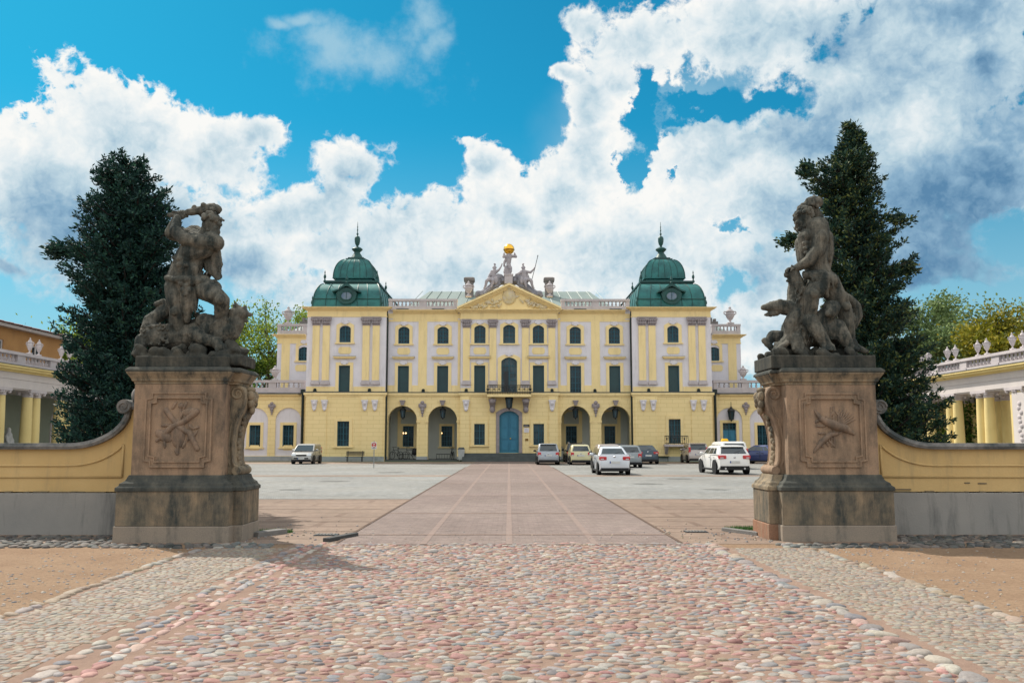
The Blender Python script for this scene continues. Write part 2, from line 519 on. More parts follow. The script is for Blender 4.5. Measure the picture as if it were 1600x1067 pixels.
def rusticated():
    """yellow banded ground floor: long low courses with fine joints"""
    m = bpy.data.materials.new('rusticated_yellow'); ns, ls = nt(m); b = ns['Principled BSDF']
    g = node(ns, 'ShaderNodeNewGeometry').outputs['Position']
    sp = node(ns, 'ShaderNodeSeparateXYZ'); ls.new(g, sp.inputs[0])
    cm = node(ns, 'ShaderNodeCombineXYZ')
    ad = node(ns, 'ShaderNodeMath', operation='ADD'); ls.new(sp.outputs[0], ad.inputs[0]); ls.new(sp.outputs[1], ad.inputs[1])
    ls.new(ad.outputs[0], cm.inputs[0]); ls.new(sp.outputs[2], cm.inputs[1])
    br = node(ns, 'ShaderNodeTexBrick'); ls.new(cm.outputs[0], br.inputs['Vector'])
    br.inputs['Scale'].default_value = 1.0; br.inputs['Brick Width'].default_value = 1.05; br.inputs['Row Height'].default_value = 0.36
    br.inputs['Mortar Size'].default_value = 0.018; br.inputs['Mortar Smooth'].default_value = 0.3
    br.inputs['Color1'].default_value = (0.86,0.685,0.36,1); br.inputs['Color2'].default_value = (0.82,0.65,0.33,1)
    br.inputs['Mortar'].default_value = (0.67,0.525,0.245,1)
    n1 = noise_node(ns, ls, g, 0.7, 5); r1 = ramp(ns, ls, n1.outputs['Fac'], 0.4, 0.8)
    col = mixc(ns, ls, r1.outputs['Color'], br.outputs['Color'], (0.76,0.60,0.30), 'MIX')
    mm = mixc(ns, ls, 0.45, br.outputs['Color'], col)
    ls.new(mm, b.inputs['Base Color']); b.inputs['Roughness'].default_value = 0.88
    bp = node(ns, 'ShaderNodeBump'); bp.inputs['Strength'].default_value = 0.35; bp.inputs['Distance'].default_value = 0.02; bp.invert = True
    ls.new(br.outputs['Fac'], bp.inputs['Height']); ls.new(bp.outputs['Normal'], b.inputs['Normal'])
    return m
RUST = rusticated()
# ------------------------------------------------------------------ ground
def sheet(name, poly, z, m, label=None):
    mb = MB(); mb.add([(x, y, z) for x, y in poly], [tuple(range(len(poly)))])
    o = mb.build(name, m); tag(o, kind='structure'); return o
def rect(x0, x1, y0, y1): return [(x0,y0),(x1,y0),(x1,y1),(x0,y1)]

def ground_mat(name, c1, c2, c3, scale=0.8, fine=60, bump=0.3, rough=0.95, grit=0.35, gs=25):
    m = bpy.data.materials.new(name); ns, ls = nt(m); b = ns['Principled BSDF']
    g = node(ns, 'ShaderNodeNewGeometry').outputs['Position']
    n1 = noise_node(ns, ls, g, scale, 6, 0.6); r1 = ramp(ns, ls, n1.outputs['Fac'], 0.35, 0.68)
    a = mixc(ns, ls, r1.outputs['Color'], c1, c2)
    n2 = noise_node(ns, ls, g, gs, 6, 0.75); r2 = ramp(ns, ls, n2.outputs['Fac'], 0.42, 0.66)
    sc = node(ns, 'ShaderNodeMath', operation='MULTIPLY'); ls.new(r2.outputs['Color'], sc.inputs[0]); sc.inputs[1].default_value = grit
    a = mixc(ns, ls, sc.outputs[0], a, c3)
    ls.new(a, b.inputs['Base Color']); b.inputs['Roughness'].default_value = rough; b.inputs['Specular IOR Level'].default_value = 0.15
    n3 = noise_node(ns, ls, g, fine, 5, 0.7)
    bp = node(ns, 'ShaderNodeBump'); bp.inputs['Strength'].default_value = bump; bp.inputs['Distance'].default_value = 0.02
    ls.new(n3.outputs['Fac'], bp.inputs['Height']); ls.new(bp.outputs['Normal'], b.inputs['Normal'])
    return m
SAND = ground_mat('sand', (0.26,0.17,0.11), (0.32,0.22,0.145), (0.165,0.108,0.068), 1.3, 50, 1.0, grit=.7, gs=16)
SANDP = ground_mat('sand_joint', (0.29,0.20,0.155), (0.23,0.155,0.12), (0.15,0.10,0.08), 2.5, 70, 0.6)
GRASSM = ground_mat('lawn', (0.05,0.13,0.03), (0.07,0.17,0.04), (0.03,0.08,0.02), 1.5, 90, 0.8)

def sett_mat(name, ca, cb, mortar, bw, rh, scale_var=0.5, third=None):
    m = bpy.data.materials.new(name); ns, ls = nt(m); b = ns['Principled BSDF']
    g = node(ns, 'ShaderNodeNewGeometry').outputs['Position']
    wn = noise_node(ns, ls, g, 3, 3); 
    ds = node(ns, 'ShaderNodeVectorMath', operation='MULTIPLY_ADD'); ls.new(wn.outputs['Color'], ds.inputs[0]); ds.inputs[1].default_value=(0.05,0.05,0.0); ls.new(g, ds.inputs[2])
    br = node(ns, 'ShaderNodeTexBrick'); ls.new(ds.outputs[0], br.inputs['Vector'])
    br.inputs['Scale'].default_value = 1; br.inputs['Brick Width'].default_value = bw; br.inputs['Row Height'].default_value = rh
    br.inputs['Mortar Size'].default_value = min(bw, rh)*0.07; br.inputs['Bias'].default_value = 0
    br.inputs['Color1'].default_value = c4(ca); br.inputs['Color2'].default_value = c4(cb); br.inputs['Mortar'].default_value = c4(mortar)
    n1 = noise_node(ns, ls, g, scale_var, 6, 0.65); r1 = ramp(ns, ls, n1.outputs['Fac'], 0.38, 0.7)
    sc = node(ns, 'ShaderNodeMath', operation='MULTIPLY'); ls.new(r1.outputs['Color'], sc.inputs[0]); sc.inputs[1].default_value = 0.6
    a = mixc(ns, ls, sc.outputs[0], br.outputs['Color'], third or mortar)
    n2 = noise_node(ns, ls, g, 45, 5, 0.7); r2 = ramp(ns, ls, n2.outputs['Fac'], 0.3, 0.7, (0.8,0.8,0.8,1), (1.12,1.12,1.12,1))
    a = mixc(ns, ls, 1.0, a, r2.outputs['Color'], 'MULTIPLY')
    n4 = noise_node(ns, ls, g, 3.2, 8, 0.8); r4 = ramp(ns, ls, n4.outputs['Fac'], 0.34, 0.66, (0.74,0.74,0.74,1), (1.16,1.16,1.16,1))
    a = mixc(ns, ls, 1.0, a, r4.outputs['Color'], 'MULTIPLY')
    n5 = noise_node(ns, ls, g, 0.16, 5, 0.65); r5 = ramp(ns, ls, n5.outputs['Fac'], 0.36, 0.66, (0.84,0.83,0.82,1), (1.08,1.08,1.08,1))
    a = mixc(ns, ls, 1.0, a, r5.outputs['Color'], 'MULTIPLY')
    ls.new(a, b.inputs['Base Color']); b.inputs['Roughness'].default_value = 0.85; b.inputs['Specular IOR Level'].default_value = 0.2
    bp = node(ns, 'ShaderNodeBump'); bp.inputs['Strength'].default_value = 0.5; bp.inputs['Distance'].default_value = 0.02; bp.invert = True
    ls.new(br.outputs['Fac'], bp.inputs['Height']); ls.new(bp.outputs['Normal'], b.inputs['Normal'])
    return m
ROADM = sett_mat('granite_slab_road', (0.24,0.185,0.168), (0.205,0.158,0.144), (0.185,0.138,0.124), 0.21, 0.13, 0.30, (0.255,0.205,0.18))
APRON = sett_mat('worn_slabs', (0.255,0.185,0.145), (0.235,0.172,0.135), (0.19,0.13,0.10), 2.6, 1.15, 0.35, (0.285,0.21,0.16))
GRAVEL = sett_mat('pale_grey_setts', (0.305,0.31,0.305), (0.225,0.232,0.23), (0.15,0.148,0.14), 0.22, 0.15, 0.30, (0.29,0.28,0.255))
PINKBAND = sett_mat('pinkish_setts', (0.33,0.255,0.205), (0.28,0.22,0.185), (0.22,0.165,0.13), 0.2, 0.16, 0.4)
JOINT = ground_mat('pale_joint_stone', (0.265,0.205,0.18), (0.225,0.17,0.15), (0.18,0.132,0.118), 3, 40, 0.3)

g0 = sheet('ground', rect(-320, 320, -60, 600), 0.0, SAND)
sheet('cobble_bed', rect(-3.6, 3.5, -6, 15.25), 0.004, SANDP)
sheet('lawn_strip', rect(-22.5, 22.5, 77.0, 78.4), 0.010, GRASSM)
sheet('apron_pavement', rect(-22.5, 22.5, 15.25, 27.0), 0.004, APRON)
sheet('courtyard', rect(-22.5, 22.5, 27.0, 77.0), 0.006, GRAVEL)
sheet('pavement_band', rect(-22.5, 22.5, 44.4, 46.2), 0.010, PINKBAND)
sheet('pavement_band', rect(-22.5, 22.5, 69.5, 77.0), 0.010, PINKBAND)
sheet('road', [(-2.9,15.1),(2.9,15.1),(2.85,77.5),(-2.85,77.5)], 0.014, ROADM)
for x in (-1.43, 0.0, 1.43):
    sheet('road_joint', rect(x-0.055, x+0.055, 15.1, 77.4), 0.018, JOINT)
EDGE = ground_mat('dark_joint_kerb_shade', (0.10,0.07,0.055), (0.16,0.11,0.085), (0.07,0.05,0.04), 1.6, 40, .4)
for x in (-2.89, 2.89): sheet('road_edge_shade', rect(x-0.03, x+0.03, 15.3, 60), 0.0225, EDGE)  # dark strips: edge joint with the kerb's shadow painted in
for x0,x1,y in ((-8,-2.95,19.4),(-6.5,-3.2,23.0),(-2.95,-5.2,17.4),(3.0,8.0,20.6),(3.0,6.4,17.9),(-22,22,27.0)): sheet('pavement_joint', rect(min(x0,x1), max(x0,x1), y, y+.035), 0.0085, EDGE)
for y in (16.6, 21.5, 28.5, 37.0, 47.0):
    sheet('road_joint', rect(-2.86, 2.86, y, y+0.07), 0.0205, SANDP)

# ---- stones set in the ground: real rounded stones, one mesh per kind of paving
def stone_mat(name, bump=0.35):
    m = bpy.data.materials.new(name); ns, ls = nt(m); b = ns['Principled BSDF']
    at_ = node(ns, 'ShaderNodeAttribute', attribute_name='stone')
    g = node(ns, 'ShaderNodeNewGeometry').outputs['Position']
    n1 = noise_node(ns, ls, g, 30, 6, 0.7); r1 = ramp(ns, ls, n1.outputs['Fac'], 0.3, 0.7, (0.72,0.72,0.72,1), (1.2,1.2,1.2,1))
    a = mixc(ns, ls, 1.0, at_.outputs['Color'], r1.outputs['Color'], 'MULTIPLY')
    n2 = noise_node(ns, ls, g, 2.2, 5, 0.6); r2 = ramp(ns, ls, n2.outputs['Fac'], 0.45, 0.8)
    sc = node(ns, 'ShaderNodeMath', operation='MULTIPLY'); ls.new(r2.outputs['Color'], sc.inputs[0]); sc.inputs[1].default_value = 0.45
    a = mixc(ns, ls, sc.outputs[0], a, (0.31,0.215,0.175))
    ls.new(a, b.inputs['Base Color']); b.inputs['Roughness'].default_value = 0.75; b.inputs['Specular IOR Level'].default_value = 0.3
    bp = node(ns, 'ShaderNodeBump'); bp.inputs['Strength'].default_value = bump; bp.inputs['Distance'].default_value = 0.01
    ls.new(n1.outputs['Fac'], bp.inputs['Height']); ls.new(bp.outputs['Normal'], b.inputs['Normal'])
    return m
STONEM = stone_mat('field_stones')
PINK = [(0.36,0.20,0.175),(0.35,0.235,0.205),(0.40,0.28,0.24),(0.30,0.155,0.14)]
GREY = [(0.28,0.265,0.26),(0.215,0.22,0.235),(0.34,0.32,0.295),(0.41,0.37,0.33),(0.27,0.24,0.23)]
BEIGE = [(0.37,0.295,0.225),(0.41,0.345,0.275),(0.34,0.265,0.20)]
def scatter(name, spots, m, kind='stuff', label=None, cat=None, flat=0.5):
    """spots: (x, y, rx, ry, height, rot, colour, boxy)"""
    vs=[]; fs=[]; cols=[]
    rr = random.Random(3)
    for (x,y,rx,ry,h,rot,c,boxy) in spots:
        b=len(vs); seg=9
        ph=rr.uniform(0,6.28); am=rr.uniform(0.05,0.2); p3=rr.uniform(0,6.28)
        tx,ty=rr.uniform(-.18,.18),rr.uniform(-.18,.18)
        ca,sa=cos(rot),sin(rot)
        for (k,zz) in ((1.0,-0.25),(0.96,0.30),(0.78,0.72),(0.45,0.95)):
            for i in range(seg):
                a=2*pi*i/seg
                w=1+am*cos(2*a+ph)+0.08*cos(3*a+p3)
                px_,py_=cos(a),sin(a)
                if boxy:
                    q=1/max(abs(px_),abs(py_)); q=1+(q-1)*boxy
                    px_*=q; py_*=q
                ux,uy=px_*rx*k*w,py_*ry*k*w
                X=ux*ca-uy*sa; Y=ux*sa+uy*ca
                vs.append((x+X,y+Y,h*zz+(tx*X+ty*Y)*max(zz,0)))
        vs.append((x,y,h*1.0))
        for r_ in range(3):
            for i in range(seg):
                j=(i+1)%seg
                fs.append((b+r_*seg+i,b+r_*seg+j,b+(r_+1)*seg+j,b+(r_+1)*seg+i))
        for i in range(seg):
            fs.append((b+3*seg+i,b+3*seg+(i+1)%seg,b+4*seg))
        cols += [c]*(4*seg+1)
    me=bpy.data.meshes.new(name); me.from_pydata(vs,[],fs); me.materials.append(m)
    ca_=me.color_attributes.new('stone','FLOAT_COLOR','POINT')
    flatc=[]
    for c in cols: flatc += [c[0],c[1],c[2],1]
    ca_.data.foreach_set('color', flatc)
    me.polygons.foreach_set('use_smooth',[True]*len(me.polygons))
    o=bpy.data.objects.new(name,me); COL.objects.link(o); tag(o,label,cat,None,kind)
    return o
def jit(c, r, k=0.12):
    f=1+r.uniform(-k,k); return (c[0]*f,c[1]*f*(1+r.uniform(-.04,.04)),c[2]*f*(1+r.uniform(-.05,.05)))
def packed(x0,x1,y0,y1,size,rng,keep=0.9,jx=0.45):
    y=y0
    row=0
    while y<y1:
        x=x0+rng.uniform(0,size)
        while x<x1:
            s=size*rng.uniform(0.75,1.3)
            if rng.random()<keep:
                yield x+s*0.5, y+rng.uniform(-jx,jx)*size, s
            x+=s*1.02
        y+=size*0.86
        row+=1
rg=random.Random(21)
sp=[]
for x,y,s in packed(-3.0,3.15,3.6,15.35,0.104,rg,0.95):
    t=rg.random()
    c=rg.choice(PINK) if t<0.42 else rg.choice(GREY) if t<0.86 else rg.choice(BEIGE)
    big=1.0 if rg.random()>0.08 else 1.4
    sp.append((x,y,s*rg.uniform(.40,.60)*big,s*rg.uniform(.30,.46)*big,rg.uniform(.008,.022)*big,rg.uniform(-.6,.6),jit(tuple(v*.8 for v in c),rg,.2),0.0))
# a row of long pink stones down the left side and the gutter stones along both edges
y=3.6
while y<15.2:
    l=rg.uniform(.18,.34); sp.append((-3.1+rg.uniform(-.03,.03),y+l/2,.055,l*.5,.02,rg.uniform(-.1,.1),jit(rg.choice(PINK+GREY[2:4]),rg),0.3)); y+=l*1.05
for xa,szm in ((-3.42,.8),(3.33,1.15)):
    y=3.6
    while y<15.2:
        l=rg.uniform(.13,.24)*szm
        sp.append((xa+rg.uniform(-.05,.05),y+l/2,.10*szm*rg.uniform(.7,1.1),l*.52,rg.uniform(.02,.036)*szm,rg.uniform(-.5,.5),jit(tuple(v*.8 for v in rg.choice(GREY+PINK[1:3]+BEIGE[:2])),rg),0.0)); y+=l*1.08
for x,y,s in packed(-3.36,-3.14,3.6,15.2,0.11,rg,0.6): sp.append((x,y,s*.45,s*.4,.025,rg.uniform(0,3),jit(rg.choice(PINK+GREY),rg),0.0))
for x,y,s in packed(3.12,3.25,3.6,15.2,0.10,rg,0.6): sp.append((x,y,s*.45,s*.4,.025,rg.uniform(0,3),jit(rg.choice(PINK+GREY),rg),0.0))
scatter('cobblestones', sp, STONEM, label='pink and grey rounded cobblestones bedded in sand before the gate', cat='cobbles')
for nm,x0,x1,lab in (('sett_paving',-4.85,-3.62,'pale beige small stone setts along the left side of the cobbles'),
                 ('sett_paving',3.5,4.8,'pale grey small stone setts along the right side of the cobbles')):
    sp=[]
    for x,y,s in packed(x0,x1,3.6,14.6,0.090,rg,0.96,0.2):
        if x > x1 - 0.06 and rg.random() < 0.4: continue
        c=rg.choice([(0.25,0.22,0.18),(0.22,0.20,0.17),(0.275,0.245,0.20),(0.20,0.188,0.17),(0.25,0.205,0.16)])
        sp.append((x,y,s*.47,.090*.42,.007+rg.uniform(0,.007),rg.uniform(-.12,.12),jit(c,rg,.12),0.95))
    # irregular outer edge row
    xe = x0-0.08 if x0<0 else x1+0.06
    y=3.6
    while y<14.4:
        l=rg.uniform(.12,.26)
        sp.append((xe+rg.uniform(-.05,.05),y+l/2,.075,l*.48,.03,rg.uniform(-.2,.2),jit(tuple(v*.72 for v in rg.choice(BEIGE+GREY[2:4])),rg),0.4)); y+=l*1.05
    sheet('sett_bed', rect(x0-.02 if x0<0 else x0, x1 if x0<0 else x1+.02, 3.4, 14.7), 0.003, SANDP)
    scatter(nm, sp, STONEM, label=lab, cat='paving')
# dark damp pebbles along both garden walls, the wall's shadow also painted into their colour
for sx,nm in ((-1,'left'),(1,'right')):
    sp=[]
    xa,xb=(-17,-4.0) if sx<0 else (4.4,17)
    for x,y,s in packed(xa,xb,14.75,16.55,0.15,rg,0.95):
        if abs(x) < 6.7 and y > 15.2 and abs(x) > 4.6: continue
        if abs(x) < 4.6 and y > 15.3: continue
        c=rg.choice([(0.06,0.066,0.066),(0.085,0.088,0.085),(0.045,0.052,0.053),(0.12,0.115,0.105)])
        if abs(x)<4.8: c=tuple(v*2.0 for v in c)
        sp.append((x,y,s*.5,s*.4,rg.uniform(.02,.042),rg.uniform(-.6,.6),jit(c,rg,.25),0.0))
    scatter('pebble_strip', sp, STONEM, label='dark pebbles with wall shade in their colour along the foot of the %s garden wall'%nm, cat='pebbles')

# grit and loose stones kicked out of the paving
sp=[]
for i in range(1500):
    side_=rg.choice((-1,1)); x=side_*(4.9+abs(rg.gauss(0,1.3))); y=rg.uniform(5,15.2)
    r_=rg.uniform(.006,.02); sp.append((x,y,r_*1.3,r_,r_*.7,rg.uniform(0,3),jit(tuple(v*.8 for v in rg.choice(GREY+BEIGE)),rg,.2),0.0))
for i in range(900):
    x=rg.uniform(-7,7); y=15.4+abs(rg.gauss(0,1.6))
    if abs(x)<2.8 and rg.random()<.7: continue
    if 4.6<abs(x)<6.7: continue
    r_=rg.uniform(.006,.022); sp.append((x,y,r_*1.3,r_,r_*.7+.012,rg.uniform(0,3),jit(tuple(v*.8 for v in rg.choice(GREY+BEIGE)),rg,.2),0.0))
scatter('loose_gravel', sp, STONEM, label='loose grit and small stones on the sand beside the paving', cat='gravel')

SPILL = ground_mat('oil_spill', (0.13,0.13,0.125), (0.19,0.19,0.18), (0.10,0.10,0.095), 3, 60, .3)
def blot(px, py, r, sx):
    p=gz(px,py); n=18; rr=random.Random(px)
    pts=[(p.x+sx*r*(1+rr.uniform(-.35,.3))*cos(2*pi*i/n), p.y+r*(1+rr.uniform(-.35,.3))*sin(2*pi*i/n)) for i in range(n)]
    sheet('pavement_stain', pts, .0135, SPILL)
for a_ in ((520,752,.5,1.2),(610,738,.7,1),(455,765,.3,1.4),(1010,756,.45,1.3),(1120,765,.35,1.2),(1060,748,.6,1)): blot(*a_)
# ------------------------------------------------------------------ palace
YF, YT, YC, YW, YB = 79.3, 78.6, 78.95, 80.0, 85.0     # main front, towers, middle bay, low wings, rear wings
def zf(py, Y=YF): return at(795.5, py, Y).z
def K(Y): return Y / FPX
pal = thing('palace', 'long yellow and white baroque palace with two green domed towers across the courtyard', 'palace', (0, YF, 0))

def wall_holes(mb, x0, x1, z0, z1, y, holes, dep=0.25):
    xs = sorted({x0, x1, *[h[0] for h in holes], *[h[1] for h in holes]})
    zs = sorted({z0, z1, *[h[2] for h in holes], *[h[3] for h in holes]})
    xs = [x for x in xs if x0-1e-6 <= x <= x1+1e-6]; zs = [z for z in zs if z0-1e-6 <= z <= z1+1e-6]
    for i in range(len(xs)-1):
        for j in range(len(zs)-1):
            cx, cz = (xs[i]+xs[i+1])/2, (zs[j]+zs[j+1])/2
            if any(h[0] < cx < h[1] and h[2] < cz < h[3] for h in holes): continue
            mb.add([(xs[i],y,zs[j]),(xs[i+1],y,zs[j]),(xs[i+1],y,zs[j+1]),(xs[i],y,zs[j+1])], [(0,1,2,3)])
    for h in holes:
        a, b, c, d = h[:4]; rise = h[4] if len(h) > 4 else 0
        s = d - rise
        mb.add([(a,y,c),(a,y+dep,c),(a,y+dep,s),(a,y,s)], [(0,1,2,3)])
        mb.add([(b,y,c),(b,y,s),(b,y+dep,s),(b,y+dep,c)], [(0,1,2,3)])
        mb.add([(a,y,c),(b,y,c),(b,y+dep,c),(a,y+dep,c)], [(0,1,2,3)])
        arc = arch_pts(a, b, s, rise) if rise else [(a,d),(b,d)]
        n = len(arc)
        for i in range(n-1):
            p, q = arc[i], arc[i+1]
            mb.add([(p[0],y,p[1]),(p[0],y+dep,p[1]),(q[0],y+dep,q[1]),(q[0],y,q[1])], [(0,1,2,3)])
            if rise:
                mb.add([(p[0],y,p[1]),(q[0],y,q[1]),(q[0],y,d),(p[0],y,d)], [(0,1,2,3)])

def arch_pts(a, b, s, rise, n=14):
    w = (b-a)/2; c = (a+b)/2
    return [(c - w*cos(pi*i/n), s + rise*sin(pi*i/n)) for i in range(n+1)] if rise >= w*0.95 else \
           _seg(a, b, s, rise, n)
def _seg(a, b, s, rise, n):
    w = (b-a)/2; c = (a+b)/2; r = (w*w + rise*rise)/(2*rise); t = math.asin(w/r)
    return [(c + r*sin(-t+2*t*i/n), s + rise - r + r*cos(-t+2*t*i/n)) for i in range(n+1)]

def ring_poly(w, h, rise, grow):
    """outline (x,z) of an opening of half width w, height h with an arched head, grown outwards"""
    w2, h2 = w+grow, h+grow
    if rise: return [(-w2, -0.0)] + [(x, z) for x, z in arch_pts(-w2, w2, h2-rise, rise)] + [(w2, 0.0)]
    return [(-w2,0),(-w2,h2),(w2,h2),(w2,0)]

def surround_mb(w, h, rise, t, proud, y0):
    mb = MB()
    i = ring_poly(w, h, rise, 0); o = ring_poly(w, h, rise, t)
    if rise:
        pass
    n = len(i)
    for k in range(n-1):
        a, b, c, d = i[k], i[k+1], o[k+1], o[k]
        mb.add([(a[0],y0-proud,a[1]),(b[0],y0-proud,b[1]),(c[0],y0-proud,c[1]),(d[0],y0-proud,d[1]),
                (a[0],y0+.02,a[1]),(b[0],y0+.02,b[1]),(c[0],y0+.02,c[1]),(d[0],y0+.02,d[1])],
               [(0,1,2,3),(4,7,6,5),(0,4,5,1),(2,6,7,3),(0,3,7,4),(1,5,6,2)])
    return mb

def window_set(w, h, rise, surround=0.28, sill=True, hood=False, blind=False, rows=3, key=True, frame=None, gap=False):
    """window part (frame and glazing bars) with its pane, surround, sill and hood; local origin at the sill middle on the wall face"""
    m = MB(); f = 0.07
    yw = 0.17
    m.box(-w, -w+f, yw-.03, yw+.05, 0, h-rise); m.box(w-f, w, yw-.03, yw+.05, 0, h-rise)
    m.box(-w+f, w-f, yw-.03, yw+.05, 0, f)
    if rise:
        pts = arch_pts(-w, w, h-rise, rise); inn = arch_pts(-w+f, w-f, h-rise, max(rise-f, 0.02))
        for k in range(len(pts)-1):
            a,b,c,d = inn[k],inn[k+1],pts[k+1],pts[k]
            m.add([(p[0],yw-.03,p[1]) for p in (a,b,c,d)]+[(p[0],yw+.05,p[1]) for p in (a,b,c,d)], [(0,1,2,3),(0,4,5,1)])
    else:
        m.box(-w+f, w-f, yw-.03, yw+.05, h-f, h)
    if not blind:
        m.box(-.04, .04, yw-.04, yw+.04, f, h-f)
        for r in range(1, rows+1):
            z = (h-rise*.4)*r/(rows+1)
            m.box(-w+f, w-f, yw-.02, yw+.03, z-.022, z+.022)
        for s in (-1, 1):
            m.box(s*w*.5-.018, s*w*.5+.018, yw-.015, yw+.03, f, h-f-rise*.35)
    wo = m.build('window', frame or FRAMEB)
    p = MB()
    top = arch_pts(-w+.01, w-.01, h-rise, rise) if rise else [(-w+.01,h),(w-.01,h)]
    poly = [(-w+.01, 0.0)] + list(top) + [(w-.01, 0.0)]
    p.add([(x, yw+.06, z) for x, z in poly], [tuple(range(len(poly)-1, -1, -1))])
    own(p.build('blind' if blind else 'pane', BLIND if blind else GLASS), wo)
    if surround:
        own(surround_mb(w, h, rise, surround, 0.06, 0).build('surround', YEL), wo)
    if sill:
        own(MB().box(-w-surround-.1, w+surround+.1, -.16, .0, -.14, -.02).build('sill', YEL), wo)
    if hood:
        hb = MB(); z = h+surround+.32
        hb.box(-w-surround-.22, w+surround+.22, -.32, .0, z+.10, z+.19).box(-w-surround-.12, w+surround+.12, -.22, .0, z, z+.10)
        hd = own(hb.build('hood', YEL), wo)
        own(MB().box(-w-surround-.235, w+surround+.235, -.335, .0, z+.19, z+.215).build('flashing', LEDGE), wo)
    if key:
        kb = MB()
        z = h+surround*.3
        kb.frustum((-.14,.14,-.14,0), (-.26,.26,-.17,0), z, z+.36); kb.ball((-.24,-.1,z+.16),(.1,.07,.12),8,6); kb.ball((.24,-.1,z+.16),(.1,.07,.12),8,6)
        own(kb.build('keystone', WHT, smooth=40), wo)
    for c in list(_children.get(wo.name, [])): pass
    return wo

def place(proto, used, xs, y, z, parent=pal):
    for x in xs:
        o = proto if not used.get(proto.name) else copy_tree(proto)
        if not used.get(proto.name): used[proto.name] = True
        o.location = (x, y - YF, z)
        own(o, parent, False) if o is proto else None
        if o is not proto:
            o.parent = parent; _children.setdefault(parent.name, []).append(o)
_used = {}

z_base = 0.0
z_plin = 0.42
z_str = zf(614)          # string course
z_cor = zf(500)          # underside of frieze
z_top = zf(485)          # top of cornice
W2 = {}                  # window measures in metres
def lev(py): return zf(py)

# levels
g_lo, g_hi = zf(697), zf(659)
t_lo, t_hi = zf(615.5), zf(571.5)
u_lo, u_hi = zf(537), zf(510.5)
k = K(YF); kT = K(YT); kC = K(YC); kW = K(YW); kB = K(YB)
hw_t = 8.7*k; hw_u = 8.8*k; hw_g = 9.3*kT; hw_c = 8.3*kC

# ---- main front between the towers
ground_wall = MB(); upper_wall = MB()
def mir(lst): return lst + [(-b, -a, *r) for a, b, *r in lst]
arch_o = [(81.0, 126.5), (143.5, 188.8)]
a_top = zf(634); 
# side bays, each side
for s in (-1, 1):
    def X(o): return s*o*k
    holes = []
    for o0, o1 in arch_o:
        a, b = sorted((X(o0), X(o1))); holes.append((a, b, 0.15, a_top, (b-a)/2))
    x0, x1 = sorted((X(75), X(194)))
    ground_wall.cut(); upper_wall.cut()
    wall_holes(ground_wall, x0, x1, 0, z_str, YF, holes, 0.75)
    holes = []
    for o in (104, 165.5):
        c = X(o)
        holes.append((c-hw_t, c+hw_t, t_lo, t_hi)); holes.append((c-hw_u, c+hw_u, u_lo, u_hi, 0.26))
    wall_holes(upper_wall, x0, x1, z_str, z_top, YF, holes)
# middle bay
ground_wall.cut(); upper_wall.cut()
gc_lo, gc_hi = zf(695, YC), zf(662, YC)
holes = [(s*46*kC-hw_c, s*46*kC+hw_c, gc_lo, gc_hi) for s in (-1, 1)]
d_w, d_lo, d_hi = 15.2*kC, zf(707.5, YC), zf(642, YC)
holes.append((-d_w, d_w, d_lo, d_hi, 0.42))
XC = 76*kC
wall_holes(ground_wall, -XC, XC, 0, z_str, YC, holes, 0.3)
bw, b_hi = 12.3*kC, zf(558.5, YC)
holes = [(-bw, bw, t_lo, b_hi, 0.34), (-9.4*kC, 9.4*kC, u_lo, u_hi+.12, 0.26)]
for s in (-1, 1):
    c = s*46*kC
    holes += [(c-hw_t, c+hw_t, t_lo, t_hi), (c-hw_u, c+hw_u, u_lo, u_hi+.08, 0.26)]
wall_holes(upper_wall, -XC, XC, z_str, z_top, YC, holes)
for mbx, (za, zb) in ((ground_wall,(0,z_str)), (upper_wall,(z_str,z_top))):
    for s in (-1, 1):
        x = s*XC
        mbx.add([(x,YC,za),(x,YF,za),(x,YF,zb),(x,YC,zb)], [(0,1,2,3) if s>0 else (3,2,1,0)])
# towers
T0, T1, TC = 193.5*kT, 317.5*kT, 257.8*kT
tz = lambda py: zf(py, YT)
for s in (-1, 1):
    c = s*TC
    x0, x1 = sorted((s*T0, s*T1)); ground_wall.cut(); upper_wall.cut()
    gh = [(c-hw_g, c+hw_g, tz(697) if s < 0 else tz(693), tz(658) if s < 0 else tz(655))]
    wall_holes(ground_wall, x0, x1, 0, z_str, YT, gh)
    wall_holes(upper_wall, x0, x1, z_str, z_top, YT, [(c-hw_t, c+hw_t, tz(615.5), tz(570.5)), (c-hw_u, c+hw_u, tz(535), tz(509), 0.26)])
    for mbx, (za, zb) in ((ground_wall,(0,z_str)), (upper_wall,(z_str,z_top))):
        for x, yb in ((s*T0, YF), (s*T1, 89.0)):
            mbx.add([(x,YT,za),(x,yb,za),(x,yb,zb),(x,YT,zb)], [(0,1,2,3)])
# rear of the block closes the volume
upper_wall.cut(); upper_wall.add([(-T1,89,0),(T1,89,0),(T1,89,z_top),(-T1,89,z_top)], [(3,2,1,0)])
# low wings
w_top = zf(616, YW)
n_o = [(323.5, 363.5), (375.0, 415.5)]
for s in (-1, 1):
    x0, x1 = sorted((s*317.5*kW, s*470*kW)); ground_wall.cut()
    holes = []
    for (o0, o1) in n_o + [(426.5, 467)]:
        a, b = sorted((s*o0*kW, s*o1*kW)); holes.append((a, b, 0.45, zf(637, YW), (b-a)/2*.98))
    wall_holes(ground_wall, x0, x1, 0, w_top, YW, holes, 0.12)
ground_wall.build_split('ground_floor_wall', RUST, pal)
upper_wall.build_split('upper_wall', WHT, pal)
